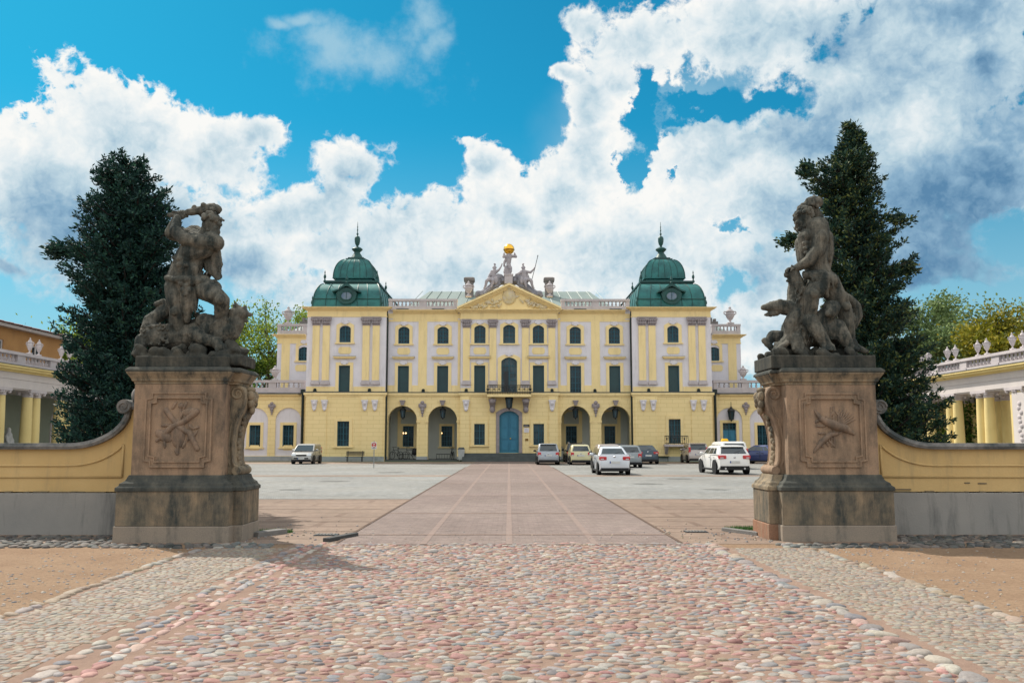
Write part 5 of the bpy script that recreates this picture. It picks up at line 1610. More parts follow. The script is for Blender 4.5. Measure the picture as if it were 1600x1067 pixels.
# ---- statues -------------------------------------------------------
PXM = 88.2
def statue_left():
    root = thing('stone_statue', 'stone statue of a man in a lion skin swinging a club over a dragon', 'statue', (-5.73, 16.2, 2.99))
    def P(cx, cy, y=0.0):
        p = at(160+cx/3.81, 300+cy/3.81, 16.2); return Vector((p.x+5.73, y, p.z-2.99))
    L = lambda pts, rs, mb, seg=12: mb.chain([P(*p) for p in pts], [r/337.0 for r in rs], seg)
    b = MB()
    # trunk
    L([(520,560,0),(498,480,0),(522,400,0),(568,322,0)],[88,84,94,90],b)
    L([(462,545,.02),(540,550,0),(592,560,-.02)],[80,84,72],b)
    L([(524,352,.02),(488,440,.0),(455,530,.0)],[58,74,78],b)
    L([(545,375,-.16),(620,350,-.14)],[60,58],b)             # chest
    L([(500,470,-.17),(520,430,-.18)],[38,36],b)             # belly
    L([(455,500,.05),(450,440,.08)],[42,38],b)
    L([(540,270,.10),(668,312,-.10)],[62,60],b)              # shoulder girdle
    L([(560,470,-.18),(545,520,-.17)],[34,30],b)
    # neck and head turned down to the right
    L([(605,290,0),(640,215,-.04)],[50,44],b)
    L([(650,205,-.04),(656,180,-.05)],[56,54],b)
    L([(668,232,-.08),(690,246,-.10)],[36,24],b)             # jaw
    L([(700,190,-.10),(716,206,-.13)],[16,13],b)             # nose
    L([(684,172,-.16),(712,170,-.08)],[15,14],b)             # brow
    b.ball(P(696,186,-.17),(.032,.03,.024),8,6)
    L([(690,226,-.15),(706,222,-.10)],[11,9],b)              # mouth
    # arms, both fists on the club behind the head
    L([(540,255,.12),(470,250,.14),(402,238,.10)],[54,48,44],b)
    L([(402,238,.10),(428,190,.06),(440,148,.04)],[44,38,26],b)
    L([(690,315,-.16),(610,318,-.26),(520,300,-.26)],[52,50,43],b)
    L([(520,300,-.26),(455,245,-.18),(452,160,-.04)],[43,36,24],b)
    L([(660,300,-.16),(690,315,-.16)],[56,54],b)
    # standing leg
    L([(440,570,0),(448,650,-.06),(458,722,-.09)],[72,62,46],b)
    L([(458,722,-.09),(452,790,-.02),(478,885,0)],[48,48,25],b)
    L([(478,890,.03),(484,925,0)],[28,24],b); L([(484,930,0),(455,946,-.22)],[26,18],b)
    # bent leg, foot on the beast
    L([(600,575,-.04),(670,610,-.22),(742,662,-.30)],[72,64,48],b)
    L([(742,662,-.30),(724,740,-.14),(705,812,-.02)],[46,44,26],b)
    L([(705,815,-.02),(760,836,-.14)],[26,18],b)
    # muscles and ribs
    for (cx,cy,y,rx,ry,rz) in ((560,345,-.24,44,20,34),(630,345,-.24,40,20,34),(490,415,-.25,22,16,16),(530,415,-.25,22,16,16),(488,450,-.26,22,16,16),(526,452,-.26,22,16,16),(445,400,-.12,18,22,12),(452,425,-.13,18,22,12),(470,250,.04,34,30,26),(590,315,-.36,40,18,26),(455,722,-.24,26,16,26),(445,640,-.20,34,20,60),(462,790,.03,22,26,44),(742,662,-.42,30,20,28),(690,635,-.40,40,20,30)):
        b.ball(P(cx,cy,y),(rx/330,ry/330,rz/330),10,8)
    remeshed(b,'figure',STAT,root,(0,0,0),.014,1,.014,.03)
    # hair and beard: rough curls
    h = MB(); rng=random.Random(2)
    for i in range(60):
        a=rng.uniform(-1.5,3.4); e=rng.uniform(-1.2,1.2)
        r_=58
        cx=652-r_*cos(a)*cos(e)*.9; cy=178-r_*sin(abs(a))*cos(e)*.85
        h.ball(P(cx,cy,-.05+.17*sin(e)),.034+rng.random()*.018,8,6)
    for i in range(26):
        h.ball(P(rng.uniform(640,700),rng.uniform(232,282),rng.uniform(-.17,-.02)),.03+rng.random()*.02,8,6)
    h.cap(P(690,160,-.1),P(735,180,-.12),.03,.022)
    remeshed(h,'hair',STAT,root,(0,0,0),.014,2)
    # hands: five fingers of each hand bent round the handle
    hd = MB()
    ax = (P(690,105,.06)-P(392,132,.06)).normalized()
    for (cx,cy,y,sy) in ((430,132,.06,1),(468,128,.06,-1)):
        c = P(cx,cy,y)
        hd.ball(c+Vector((0,sy*.03,-.05)),(.075,.05,.06),10,8)
        for k in range(4):
            p = c + ax*(-.06+.042*k)
            ln=(.9,1,.96,.8)[k]
            hd.chain([p+Vector((0,sy*.055,-.03)),p+Vector((0,sy*.072*ln,.022)),p+Vector((0,sy*.03,.062*ln)),p+Vector((0,-sy*.03,.058*ln))],[.020,.019,.018,.015],8)
        hd.chain([c+ax*.07+Vector((0,sy*.03,-.06)),c+ax*.09+Vector((0,-sy*.03,-.045)),c+ax*.06+Vector((0,-sy*.062,-.005))],[.024,.021,.017],8)
    remeshed(hd,'hands',STAT,root,(0,0,0),.009,2)
    # club
    c = MB()
    L([(388,134,.06),(470,126,.06),(560,108,.06),(640,98,.06),(672,100,.06)],[13,17,26,38,34],c)
    for (cx,cy,y,r) in ((540,86,.06,16),(600,78,.0,18),(650,72,.1,18),(640,132,.02,16),(580,132,.1,14),(688,92,.06,18),(500,108,.04,11),(660,110,-.06,16)): c.ball(P(cx,cy,y),r/337,8,6)
    remeshed(c,'club',STAT,root,(0,0,0),.016,2,.03,.06)
    # lion skin: knotted on the chest, falling behind; belt with the mask
    k_ = MB()
    L([(520,230,.20),(590,300,.22),(640,420,.16),(676,500,.10)],[50,70,58,22],k_)
    L([(540,215,.14),(590,250,.05)],[30,36],k_); L([(640,420,.05),(660,470,.02),(688,515,.0)],[40,34,12],k_)
    L([(660,340,.02),(672,430,.04)],[42,40],k_)
    L([(402,520,-.12),(470,536,-.25),(560,536,-.26),(660,556,-.20)],[20,22,24,24],k_)
    L([(430,530,.20),(500,545,.25),(640,560,.20)],[40,50,50],k_)
    rg2=random.Random(4)
    for i in range(34): k_.ball(P(rg2.uniform(560,690),rg2.uniform(300,500),.05+rg2.uniform(-.03,.2)),rg2.uniform(.03,.06),8,6)
    L([(530,600,-.18),(525,690,-.14),(515,770,-.10)],[46,36,18],k_); L([(560,600,-.16),(560,700,-.12)],[36,20],k_)
    L([(395,600,.16),(392,690,.18),(395,770,.18)],[34,34,26],k_); L([(430,620,.22),(420,780,.22)],[60,54],k_)
    for p in [(500,560),(560,558),(530,575),(512,600),(550,600),(530,622)]: k_.ball(P(p[0],p[1],-.27),.055,8,6)
    k_.ball(P(488,548,-.26),.04,8,6); k_.ball(P(574,546,-.26),.04,8,6)
    for i in range(5): L([(590+i*24,545,-.24+i*.02),(600+i*24,590+8*(i%2),-.25+i*.02)],[18,9],k_)
    for i in range(6):
        x=500+i*15; L([(x,585,-.235+.01*i),(x-6+2*i,660,-.20),(x-8+i,720+12*(i%2),-.16)],[9,8,4],k_)
    for i in range(7):
        x=600+i*13; L([(x,330+8*i,.0-.01*i),(x+14,420,-.02),(x+22,478+6*(i%3),-.03)],[9,10,4],k_)
    for i in range(6): L([(386+i*14,560,.10-.05*i),(390+i*8,690,.16-.06*i),(388+i*9,800,.16-.06*i)],[11,10,7],k_)
    remeshed(k_,'lion_skin',STAT,root,(0,0,0),.014,1,.02,.03)
    # dragon
    d = MB()
    L([(300,662,.15),(345,644,.15),(374,664,.14),(360,712,.13),(300,742,.12),(275,765,.10)],[16,18,22,34,42,44],d)
    L([(275,765,.10),(280,830,.05),(330,862,.0),(420,855,.12)],[46,62,82,80],d)
    L([(420,855,.12),(540,840,.18),(640,830,.12)],[88,100,96],d)
    L([(640,830,.10),(720,850,-.02),(765,830,-.05)],[88,72,66],d)
    L([(765,830,-.05),(800,790,-.06),(800,740,-.05)],[62,52,50],d)
    L([(800,735,-.05),(830,728,-.06)],[52,46],d)
    L([(830,720,-.06),(895,736,-.08)],[34,9],d); L([(830,752,-.05),(868,772,-.07)],[26,9],d)
    L([(800,700,.02),(778,672,.04)],[26,9],d); L([(850,705,-.08),(858,690,-.08)],[17,12],d); L([(815,690,-.1),(800,664,-.12)],[18,6],d)
    L([(575,850,-.20),(630,885,-.26),(705,905,-.26)],[46,38,32],d)
    L([(705,905,-.26),(735,935,-.30)],[34,30],d)
    for i in range(4): L([(715+i*20,925,-.32+i*.05),(722+i*20,965,-.40+i*.05)],[15,7],d)
    L([(250,890,-.1),(245,935,-.15)],[44,36],d)
    for i in range(4): L([(225+i*18,945,-.2),(215+i*20,975,-.28)],[14,7],d)
    L([(610,770,-.05),(690,780,-.1),(640,820,-.1)],[50,40,50],d)      # folded wing
    for i in range(5): L([(560+i*26,735+i*6,.05),(600+i*16,820,-.02)],[20,16],d)
    rg3=random.Random(6)
    for i in range(110):
        cx=rg3.uniform(255,420); cy=rg3.uniform(790,920); d.ball(P(cx,cy,-.16-.06*rg3.random()),(.026,.018,.02),6,5)
    for i in range(9): L([(668+i*10,800-i*6,-.22),(690+i*11,850-i*10,-.20)],[8,6],d)
    L([(268,735,.12),(318,700,.14),(372,668,.15)],[16,22,16],d); L([(276,790,.1),(330,735,.12),(376,700,.13)],[20,26,18],d)
    remeshed(d,'dragon',STAT,root,(0,0,0),.015,1,.022,.035)
    # rocky ground and plinth
    r = MB(); rng=random.Random(9)
    for i in range(60):
        x=rng.uniform(245,835); w=rng.uniform(20,48)
        r.ball(P(x,rng.uniform(930,985),rng.uniform(-.42,.40)),(w/337*rng.uniform(.9,1.6),w/337,w/337*.8),8,6,Euler((rng.random(),rng.random(),rng.random())).to_matrix())
    r.box(-.78,1.0,-.42,.45,.05,.24)
    remeshed(r,'rocks',STATD,root,(0,0,0),.025,3,.05,.12)
    pl_ = MB(); pl_.box(-.82,.80,-.56,.56,-.001,.20); pl_.build('plinth',STATD,root,off=(0,0,0),bevel=.02)
    return root
stL = statue_left()

def statue_right():
    root = thing('stone_statue', 'stone statue of a bearded man with a raised club holding down a many headed hound', 'statue', (5.64, 16.35, 2.99))
    def P(cx, cy, y=0.0):
        p = at(1160+cx/3.68, 290+cy/3.68, 16.35); return Vector((p.x-5.64, y, p.z-2.99))
    L = lambda pts, rs, mb, seg=12: mb.chain([P(*p) for p in pts], [r/324.0 for r in rs], seg)
    b = MB()
    L([(455,545,.05),(430,460,.05),(412,380,.02),(410,300,.0)],[80,72,80,84],b)
    L([(352,300,-.08),(358,370,-.08)],[44,40],b); L([(350,330,.06),(360,420,.02)],[46,48],b)
    L([(420,250,-.16),(400,240,.16)],[62,62],b)
    L([(470,290,.10),(480,380,.10)],[60,50],b)
    # neck, head looking down to the left
    L([(392,240,.0),(362,200,.0)],[46,42],b); L([(352,185,0),(350,165,0)],[48,46],b)
    L([(330,220,-.02),(340,240,-.02)],[32,26],b)
    L([(306,182,-.01),(298,198,-.01)],[13,12],b); L([(316,164,-.11),(308,166,.08)],[14,14],b); b.ball(P(313,178,-.09),(.03,.03,.022),8,6)
    L([(312,212,-.05),(310,212,.05)],[10,10],b)
    # near arm down to the beast's neck
    L([(420,262,-.20),(420,330,-.26),(402,392,-.28)],[56,48,40],b)
    L([(402,392,-.28),(360,450,-.24),(300,482,-.14)],[42,36,24],b)
    # far arm raised with the club
    L([(420,240,.20),(462,190,.26),(440,150,.20)],[52,46,38],b); L([(440,150,.20),(400,120,.10),(372,118,.06)],[38,32,24],b)
    # legs
    L([(440,560,-.06),(400,610,-.22),(372,640,-.26)],[72,58,46],b); L([(372,640,-.26),(370,740,-.16),(360,850,-.10)],[46,44,26],b)
    L([(490,560,.02),(540,640,.0),(576,700,-.04)],[76,60,46],b); L([(576,700,-.04),(600,790,.0),(628,885,.02)],[47,46,26],b)
    L([(628,890,.02),(648,930,.0),(705,955,-.06)],[28,26,15],b)
    # muscles and ribs
    for (cx,cy,y,rx,ry,rz) in ((352,300,-.20,26,20,30),(345,345,-.18,22,18,16),(348,372,-.18,20,18,14),(352,398,-.17,20,18,14),(425,270,-.30,36,24,40),(420,320,-.37,30,18,40),(440,350,-.15,30,30,80),(470,300,-.12,40,24,40),(372,640,-.38,28,18,28),(380,690,-.30,24,18,44),(560,650,-.14,40,20,44),(580,705,-.18,26,18,26),(590,790,-.08,26,26,44),(475,560,-.22,44,20,50)):
        b.ball(P(cx,cy,y),(rx/330,ry/330,rz/330),10,8)
    remeshed(b,'figure',STAT,root,(0,0,0),.014,1,.014,.03)
    h = MB(); rng=random.Random(12)
    for i in range(60):
        a=rng.uniform(-.3,3.0); e=rng.uniform(-1.3,1.3)
        h.ball(P(355+52*cos(a)*cos(e)*.9, 172-50*sin(a)*cos(e), .16*sin(e)),.03+rng.random()*.016,8,6)
    for i in range(30): h.ball(P(rng.uniform(308,352),rng.uniform(208,262),rng.uniform(-.10,.10)),.028+rng.random()*.018,8,6)
    remeshed(h,'hair',STAT,root,(0,0,0),.013,2)
    hd = MB()
    c = P(272,488,-.12)
    hd.ball(c,(.06,.055,.05),10,8)
    for k in range(4):
        p = c+Vector((-.03,-.05+.034*k,.01)); ln=(.85,1,.95,.75)[k]
        hd.chain([p,p+Vector((-.05*ln,0,.0)),p+Vector((-.085*ln,0,-.035)),p+Vector((-.085*ln,0,-.075))],[.019,.018,.016,.014],8)
    hd.chain([c+Vector((.02,-.05,0)),c+Vector((-.02,-.085,-.02)),c+Vector((-.05,-.09,-.05))],[.022,.02,.015],8)
    c = P(362,118,.06)
    hd.ball(c+Vector((.02,.03,0)),(.05,.05,.06),10,8)
    for k in range(4):
        p = c+Vector((-.05+.034*k,0,.0)); ln=(.85,1,.95,.75)[k]
        hd.chain([p+Vector((0,.06,.0)),p+Vector((0,.05,.055*ln)),p+Vector((0,-.01,.07*ln)),p+Vector((0,-.06,.04))],[.019,.018,.016,.014],8)
    hd.chain([c+Vector((-.06,.02,-.02)),c+Vector((-.075,-.03,-.01)),c+Vector((-.05,-.065,.01))],[.022,.02,.015],8)
    remeshed(hd,'hands',STAT,root,(0,0,0),.009,2)
    cl = MB()
    L([(336,124,.06),(370,112,.06),(405,92,.06),(438,90,.06)],[17,26,38,34],cl)
    for p in ((380,80,.03,15),(420,62,.08,15),(430,120,.0,14),(452,80,.08,16),(400,110,-.04,14)): cl.ball(P(*p[:3]),p[3]/324,8,6)
    remeshed(cl,'club',STAT,root,(0,0,0),.015,2,.025,.06)
    k_ = MB()
    L([(440,235,.16),(498,290,.18),(508,380,.18),(500,470,.16)],[40,48,40,26],k_); L([(470,240,.05),(500,330,.06),(505,420,.06)],[36,30,18],k_)
    L([(350,525,-.18),(430,530,-.26),(500,560,-.20)],[26,34,34],k_); L([(345,512,-.12),(400,530,-.2)],[16,30],k_)
    L([(440,550,-.26),(430,600,-.26),(460,640,-.22)],[40,36,16],k_); L([(500,570,.14),(470,560,.24),(400,545,.18)],[40,56,46],k_)
    for i in range(5): L([(410+i*24,535,-.28+i*.02),(400+i*30,592,-.28+i*.02)],[16,8],k_)
    for i in range(7): L([(440+i*11,250+6*i,.10+.02*i),(484+i*5,350,.10+.015*i),(492+i*4,450+8*(i%2),.10)],[10,10,5],k_)
    for i in range(6): L([(356+i*24,520+4*i,-.30),(372+i*22,560,-.32),(380+i*22,606+10*(i%2),-.29)],[9,8,4],k_)
    remeshed(k_,'lion_skin',STAT,root,(0,0,0),.014,1,.02,.03)
    # three headed hound and serpent tail
    d = MB()
    L([(330,900,.10),(340,800,.08),(330,690,.05),(318,600,.02)],[80,80,72,60],d)
    L([(330,830,.10),(430,830,.10),(520,840,.14),(560,850,.12)],[100,98,96,70],d)
    L([(318,600,.0),(300,550,-.05),(288,515,-.06)],[52,44,38],d)                 # upper neck
    L([(286,512,-.06),(252,516,-.08)],[40,22],d); L([(280,545,-.06),(250,552,-.08)],[20,9],d); L([(282,482,-.12),(270,470,-.14)],[18,8],d)
    L([(330,720,-.02),(260,705,-.04),(205,700,-.06)],[62,48,42],d)                 # left head
    L([(205,700,-.06),(160,700,-.08),(112,706,-.10)],[44,32,17],d); L([(190,728,-.06),(150,742,-.08),(122,748,-.1)],[26,17,8],d); L([(205,672,-.12),(232,690,-.14)],[16,22],d); d.ball(P(172,680,-.12),.035,8,6)
    L([(430,790,-.08),(470,750,-.16),(490,720,-.20)],[60,52,48],d)                 # near head
    L([(490,716,-.20),(470,742,-.30),(452,752,-.36)],[50,34,20],d); L([(520,690,-.16),(535,706,-.16)],[22,16],d); L([(465,690,-.20),(452,700,-.20)],[20,14],d); d.ball(P(480,712,-.34),.03,8,6)
    L([(300,745,-.10),(255,800,-.16),(246,880,-.18)],[48,36,26],d); L([(246,885,-.18),(200,930,-.24),(160,955,-.24)],[32,26,14],d)
    for i in range(4): L([(225-i*14,915,-.30+.06*i),(150+i*8,962,-.38+.08*i)],[15,9],d)
    L([(370,790,-.18),(410,860,-.28),(448,920,-.30)],[56,42,32],d); L([(448,925,-.30),(470,945,-.34)],[34,26],d)
    for i in range(4): L([(430+i*16,935,-.36),(424+i*20,958,-.42)],[14,8],d)
    L([(530,830,-.08),(560,880,-.18),(590,930,-.22)],[66,46,30],d); L([(590,935,-.22),(625,950,-.28)],[28,14],d)
    L([(290,890,-.2),(290,930,-.24)],[40,34],d)
    for i in range(3): L([(268+i*24,915,-.26),(262+i*26,950,-.32)],[16,10],d)
    # serpent tail
    L([(585,840,.12),(640,800,.12),(676,740,.10),(664,688,.08),(625,650,.06),(596,628,.06)],[44,36,30,28,24,20],d)
    L([(628,742,.02),(640,768,.02)],[10,18],d); 
    L([(150,900,.05),(180,862,.05),(228,866,.04),(225,905,.02)],[26,34,36,30],d); L([(128,890,.02),(170,935,0)],[18,20],d)
    rg3=random.Random(5)
    for i in range(150):
        cx=rg3.uniform(285,390); cy=rg3.uniform(560,900); d.cap(P(cx,cy,-.18+rg3.uniform(-.05,.03)),P(cx+rg3.uniform(-14,6),cy+26,-.19),.018,.008,6)
    for i in range(6): L([(440+i*16,770+i*4,-.22),(452+i*16,840,-.24),(446+i*16,890,-.2)],[9,11,7],d)
    remeshed(d,'hound',STAT,root,(0,0,0),.015,1,.022,.035)
    r = MB(); rng=random.Random(19)
    for i in range(44):
        x=rng.uniform(140,700); w=rng.uniform(24,52)
        r.ball(P(x,rng.uniform(955,1005),rng.uniform(-.42,.40)),(w/324*rng.uniform(.9,1.6),w/324,w/324*.7),8,6,Euler((rng.random(),rng.random(),rng.random())).to_matrix())
    remeshed(r,'rocks',STATD,root,(0,0,0),.025,3,.05,.12)
    pl_ = MB(); pl_.box(-1.0,.86,-.56,.56,-.001,.235); pl_.build('plinth',STATD,root,off=(0,0,0),bevel=.02)
    return root
stR = statue_right()

# ---- small bits beside the pedestals
def slab(name, px, py, w, l, h, rz, m, label, cat):
    p = gz(px, py); o = MB().box(-w/2,w/2,-l/2,l/2,-.02,h).build(name,m,bevel=.012); o.location=(p.x,p.y,0); o.rotation_euler=(0,0,rz); tag(o,label,cat); return o
SLABM = mat('grey_slab',(0.20,0.19,0.18),.9,(0.15,0.145,0.14),4,bump=.4)
slab('stone_slab',533,842,.13,1.0,.07,-.35,mat('black_stone',(0.07,0.07,0.07),.85,(0.05,0.05,0.05),4,bump=.4),'long dark kerb stone lying at the left edge of the slab road','stone')
slab('stone_slab',420,836,.22,.75,.09,-.5,SLABM,'loose grey kerb stone with grass beside the left pedestal','stone')
slab('stone_slab',1158,833,.12,1.0,.07,.45,SLABM,'narrow grey kerb stone beside the right pedestal','stone')
def drain(px,py,label):
    p=gz(px,py); t=thing('drain_cover',label,'drain',(p.x,p.y,0))
    MB().box(-.21,.21,-.15,.15,-.02,.018).build('frame',IRON,t,off=(0,0,0))
    g_=MB(); 
    for i in range(6): g_.box(-.18+i*.06,-.145+i*.06,-.12,.12,.018,.027)
    g_.build('grate',SLABM,t,off=(0,0,0))
drain(1087,831,'small iron drain cover in the pavement near the right pedestal'); drain(510,836,'small iron drain cover in the sand near the left pedestal')
def grass(name,px,py,rx,ry,n,label):
    p=gz(px,py); rng=random.Random(px); vs=[];fs=[]
    for i in range(n):
        a=rng.uniform(0,6.28); r_=sqrt(rng.random()); x=p.x+rx*r_*cos(a); y=p.y+ry*r_*sin(a); h=rng.uniform(.03,.09); t=rng.uniform(0,6.28); w=.006
        b_=len(vs); dx,dy=cos(t)*w,sin(t)*w; lx,ly=rng.uniform(-.03,.03),rng.uniform(-.03,.03)
        vs+=[(x-dx,y-dy,0),(x+dx,y+dy,0),(x+lx,y+ly,h)]; fs.append((b_,b_+1,b_+2))
    mb=MB(); mb.add(vs,fs); o=mb.build(name,mat(name+'_green',(0.05,0.14,0.03),.7,(0.08,0.18,0.05),6)); tag(o,label,'grass',None,'stuff')
grass('grass_tuft',428,832,.35,.25,900,'small patch of grass at the foot of the left pedestal')
grass('grass_tuft',1163,827,.38,.22,900,'small patch of grass at the foot of the right pedestal')
# ------------------------------------------------------------------ sculpture on the palace roof
def small_fig(mb, P, pts):
    for c in pts: mb.chain([P(*p) for p in c[0]], c[1], 8)
YS = YC + .25
def roofP(cx, cy, y=0.0):
    """crop position on the gable, measured in the photograph, to metres"""
    p = at(680+cx/6.667, 360+cy/6.667, YS); return Vector((p.x, YS+y, p.z))
def atlas():
    root = thing('roof_statue', 'pale stone figure on the gable top carrying a gilded globe on its shoulders', 'statue', tuple(roofP(763,475)))
    P = lambda x,y,d=0: roofP(x,y,d)
    m = MB(); U=lambda r: r*YS/FPX/6.667
    def L(pts, rs): m.chain([P(*p) for p in pts],[U(r) for r in rs],8)
    L([(768,395),(764,350),(766,300),(768,268)],[26,24,30,32]); L([(735,272),(800,270)],[18,18]); L([(768,262),(768,250,-.1)],[14,18])
    L([(735,272,0),(712,280,-.1),(718,240,-.05)],[17,14,9]); L([(800,270,0),(842,278,-.1),(826,240,-.05)],[17,14,9])
    L([(755,395),(752,425),(752,452)],[22,17,11]); L([(782,390),(786,425,-.1),(780,452)],[22,17,11]); L([(752,455),(745,460,-.15)],[11,8]); L([(780,455),(774,460,-.15)],[11,8])
    remeshed(m,'figure',SCULP,root,vox=.045,smooth=3)
    d = MB()
    d.chain([P(740,290,.1),P(722,330,.1),P(716,370,.05)],[U(14),U(16),U(9)],8); d.chain([P(740,385,.1),P(732,430,.1),P(735,455,.1)],[U(20),U(24),U(20)],8); d.chain([P(760,370,-.2),P(775,400,-.2)],[U(18),U(14)],8)
    remeshed(d,'drapery',SCULP,root,vox=.045,smooth=2)
    g = MB(); c = P(768,197); r = U(57); g.ball(tuple(c), r, 24, 16)
    gl = g.build('globe', GOLD, root, smooth=True)
    b = MB(); b.lathe([(r*1.005,-.05),(r*1.04,-.04),(r*1.04,.04),(r*1.005,.05)],24,(c.x,c.y,c.z-.06)); own(b.build('globe_band', mat('dark_gilding',(0.30,0.14,0.02),.4,metal=.8), off=tuple(root.location), smooth=True), gl)
    pl = MB(); a = P(722,500); b_ = P(806,460)
    pl.box(a.x,b_.x,YS-.3,YS+.5,a.z-.5,b_.z-.12); pl.box(a.x-.06,b_.x+.06,YS-.36,YS+.56,b_.z-.12,b_.z)
    pl.build('plinth', BALU, root)
    return root
atlas()
def seated(sgn):
    ox = 768
    P = lambda x,y,d=0: roofP(ox+sgn*x, y, d)
    lab = 'seated stone warrior in a plumed helmet right of the globe, holding a spear' if sgn>0 else 'seated stone warrior in a plumed helmet left of the globe, reaching up to it'
    root = thing('roof_statue', lab, 'statue', tuple(P(150,540)))
    m = MB(); U=lambda r: r*YS/FPX/6.667
    def L(pts, rs): m.chain([P(*p) for p in pts],[U(r) for r in rs],8)
    L([(160,505),(158,460),(152,428)],[30,27,27]); L([(130,432),(178,430)],[18,18]); L([(150,410),(150,396,-.05)],[13,19])
    if sgn>0:
        L([(178,430),(225,440,-.1),(262,405,-.12),(270,388,-.12)],[17,14,10,9]); L([(130,435),(100,455,-.1),(72,462,-.1)],[17,14,10])
    else:
        L([(128,430),(105,415,-.1),(82,380,-.08),(72,350,-.05)],[16,13,9,8]); L([(178,435),(200,470,-.15),(215,500,-.2)],[17,14,11])
    L([(165,512),(210,520,-.35),(232,535,-.4)],[26,22,18]); L([(232,535,-.4),(240,575,-.35),(255,605,-.3)],[18,15,10])
    L([(150,515),(165,530,-.45)],[26,20]); L([(165,530,-.45),(172,570,-.45),(180,598,-.45)],[19,15,10]); L([(255,606,-.3),(262,610,-.4)],[10,8])
    remeshed(m,'figure',SCULP,root,vox=.045,smooth=3)
    h = MB(); h.ball(tuple(P(150,388)),(U(21),U(21),U(20)),10,8); h.chain([P(150,372),P(146,355),P(152,350)],[U(7),U(11),U(8)],8); h.box(*sorted((P(128,388).x,P(172,388).x)),YS-.12,YS+.12,P(0,392).z,P(0,386).z)
    h.build('helmet', SCULP, root, smooth=50)
    d = MB(); d.chain([P(178,450,.1),P(190,490,.1),P(186,530,.1)],[U(20),U(26),U(22)],8); d.chain([P(130,500,-.1),P(140,545,-.2),P(165,560,-.2)],[U(26),U(26),U(14)],8)
    d.chain([P(110,470,.1),P(85,480,.1),P(110,510,.1)],[U(24),U(26),U(24)],8)
    remeshed(d,'drapery',SCULP,root,vox=.045,smooth=2)
    if sgn>0:
        s = MB(); s.tube([P(300,272,-.15),P(272,388,-.15),P(238,520,-.3)],.03,6); s.cap(P(300,272,-.15),P(302,258,-.15),.05,.01,6); s.build('spear', IRON, root)
seated(1); seated(-1)
# scrolled stone mass that follows the gable
cr_ = MB()
for s in (-1,1):
    P = lambda x,y,d=0: roofP(768+s*x,y,d)
    U=lambda r: r*YS/FPX/6.667
    cr_.chain([P(20,520,.3),P(90,520,.3),P(150,560,.3),P(220,610,.3),P(300,660,.25)],[U(50),U(44),U(42),U(34),U(28)],10)
    cr_.chain([P(60,500,.1),P(90,478,.0),P(120,500,-.1),P(110,535,-.1)],[U(26),U(26),U(24),U(22)],8)
    cr_.chain([P(120,580,-.1),P(180,600,-.15),P(230,640,-.1)],[U(22),U(24),U(20)],8)
    cr_.chain([P(240,640,.1),P(290,655,.05),P(320,655,.0),P(338,680,.0)],[U(24),U(30),U(30),U(22)],8)
    for i in range(7): cr_.ball(tuple(P(60+i*38,530+i*24+(10 if i%2 else -6),-.12)),U(20),8,6)
remeshed(cr_,'gable_sculpture_base',mat('bluish_weathered_stone',(0.27,0.26,0.28),.9,(0.17,0.17,0.20),2.5,bump=.3),pal,tuple(pal.location),vox=.05,smooth=3)

# urns
def urn_proto(name='stone_urn', h=1.5, fig=False):
    root = bpy.data.objects.new(name, None); COL.objects.link(root); root.empty_display_size=.3
    k = h/1.5
    b = MB(); b.box(-.26*k,.26*k,-.26*k,.26*k,0,.14*k); b.lathe([(.2*k,.14*k),(.09*k,.22*k),(.08*k,.32*k)],12)
    b.build('urn_foot', BALU, root, off=(0,0,0), smooth=40)
    v = MB(); v.lathe([(.08*k,.32*k),(.2*k,.42*k),(.34*k,.66*k),(.38*k,.88*k),(.30*k,.98*k),(.38*k,1.04*k),(.36*k,1.10*k),(.15*k,1.14*k)],14)
    for s in (-1,1): v.tube([(s*.36*k,0,.8*k),(s*.50*k,0,.92*k),(s*.48*k,0,1.06*k),(s*.36*k,0,1.06*k)],.05*k,6)
    v.build('urn_body', BALU, root, off=(0,0,0), smooth=40)
    l = MB(); l.lathe([(.26*k,1.13*k),(.2*k,1.24*k),(.08*k,1.30*k),(.12*k,1.38*k),(.02*k,1.5*k)],12); l.build('urn_lid', BALU, root, off=(0,0,0), smooth=40)
    return root
up_ = urn_proto('stone_urn')
def urn(x, y, z, label, h=1.5, group='stone urns on the balustrades', slim=1.0, _st=[False]):
    o = up_ if not _st[0] else copy_tree(up_)
    _st[0] = True
    o.location = (x,y,z); s = h/1.5; o.scale = (s*slim,s*slim,s); tag(o,label,'urn',group); return o
for s in (-1,1):
    p = at(795.5+s*63.5, 464, YF+.1)
    urn(p.x, YF+.1, p.z, 'pale stone urn with handles beside the %s chimney, next to the gable'%('left' if s<0 else 'right'), 1.45)
    p = at(795.5+s*345.5, 507, YB+.1)
    urn(p.x if s<0 else p.x, YB+.1, p.z, 'stone urn on the corner of the %s rear wing balustrade'%('left' if s<0 else 'right'), 1.75)
    p = at(795.5+s*366, 594, YW+.1)
    urn(p.x, YW+.1, p.z-.02, 'small stone urn on the low terrace balustrade of the %s wing'%('left' if s<0 else 'right'), 1.35)

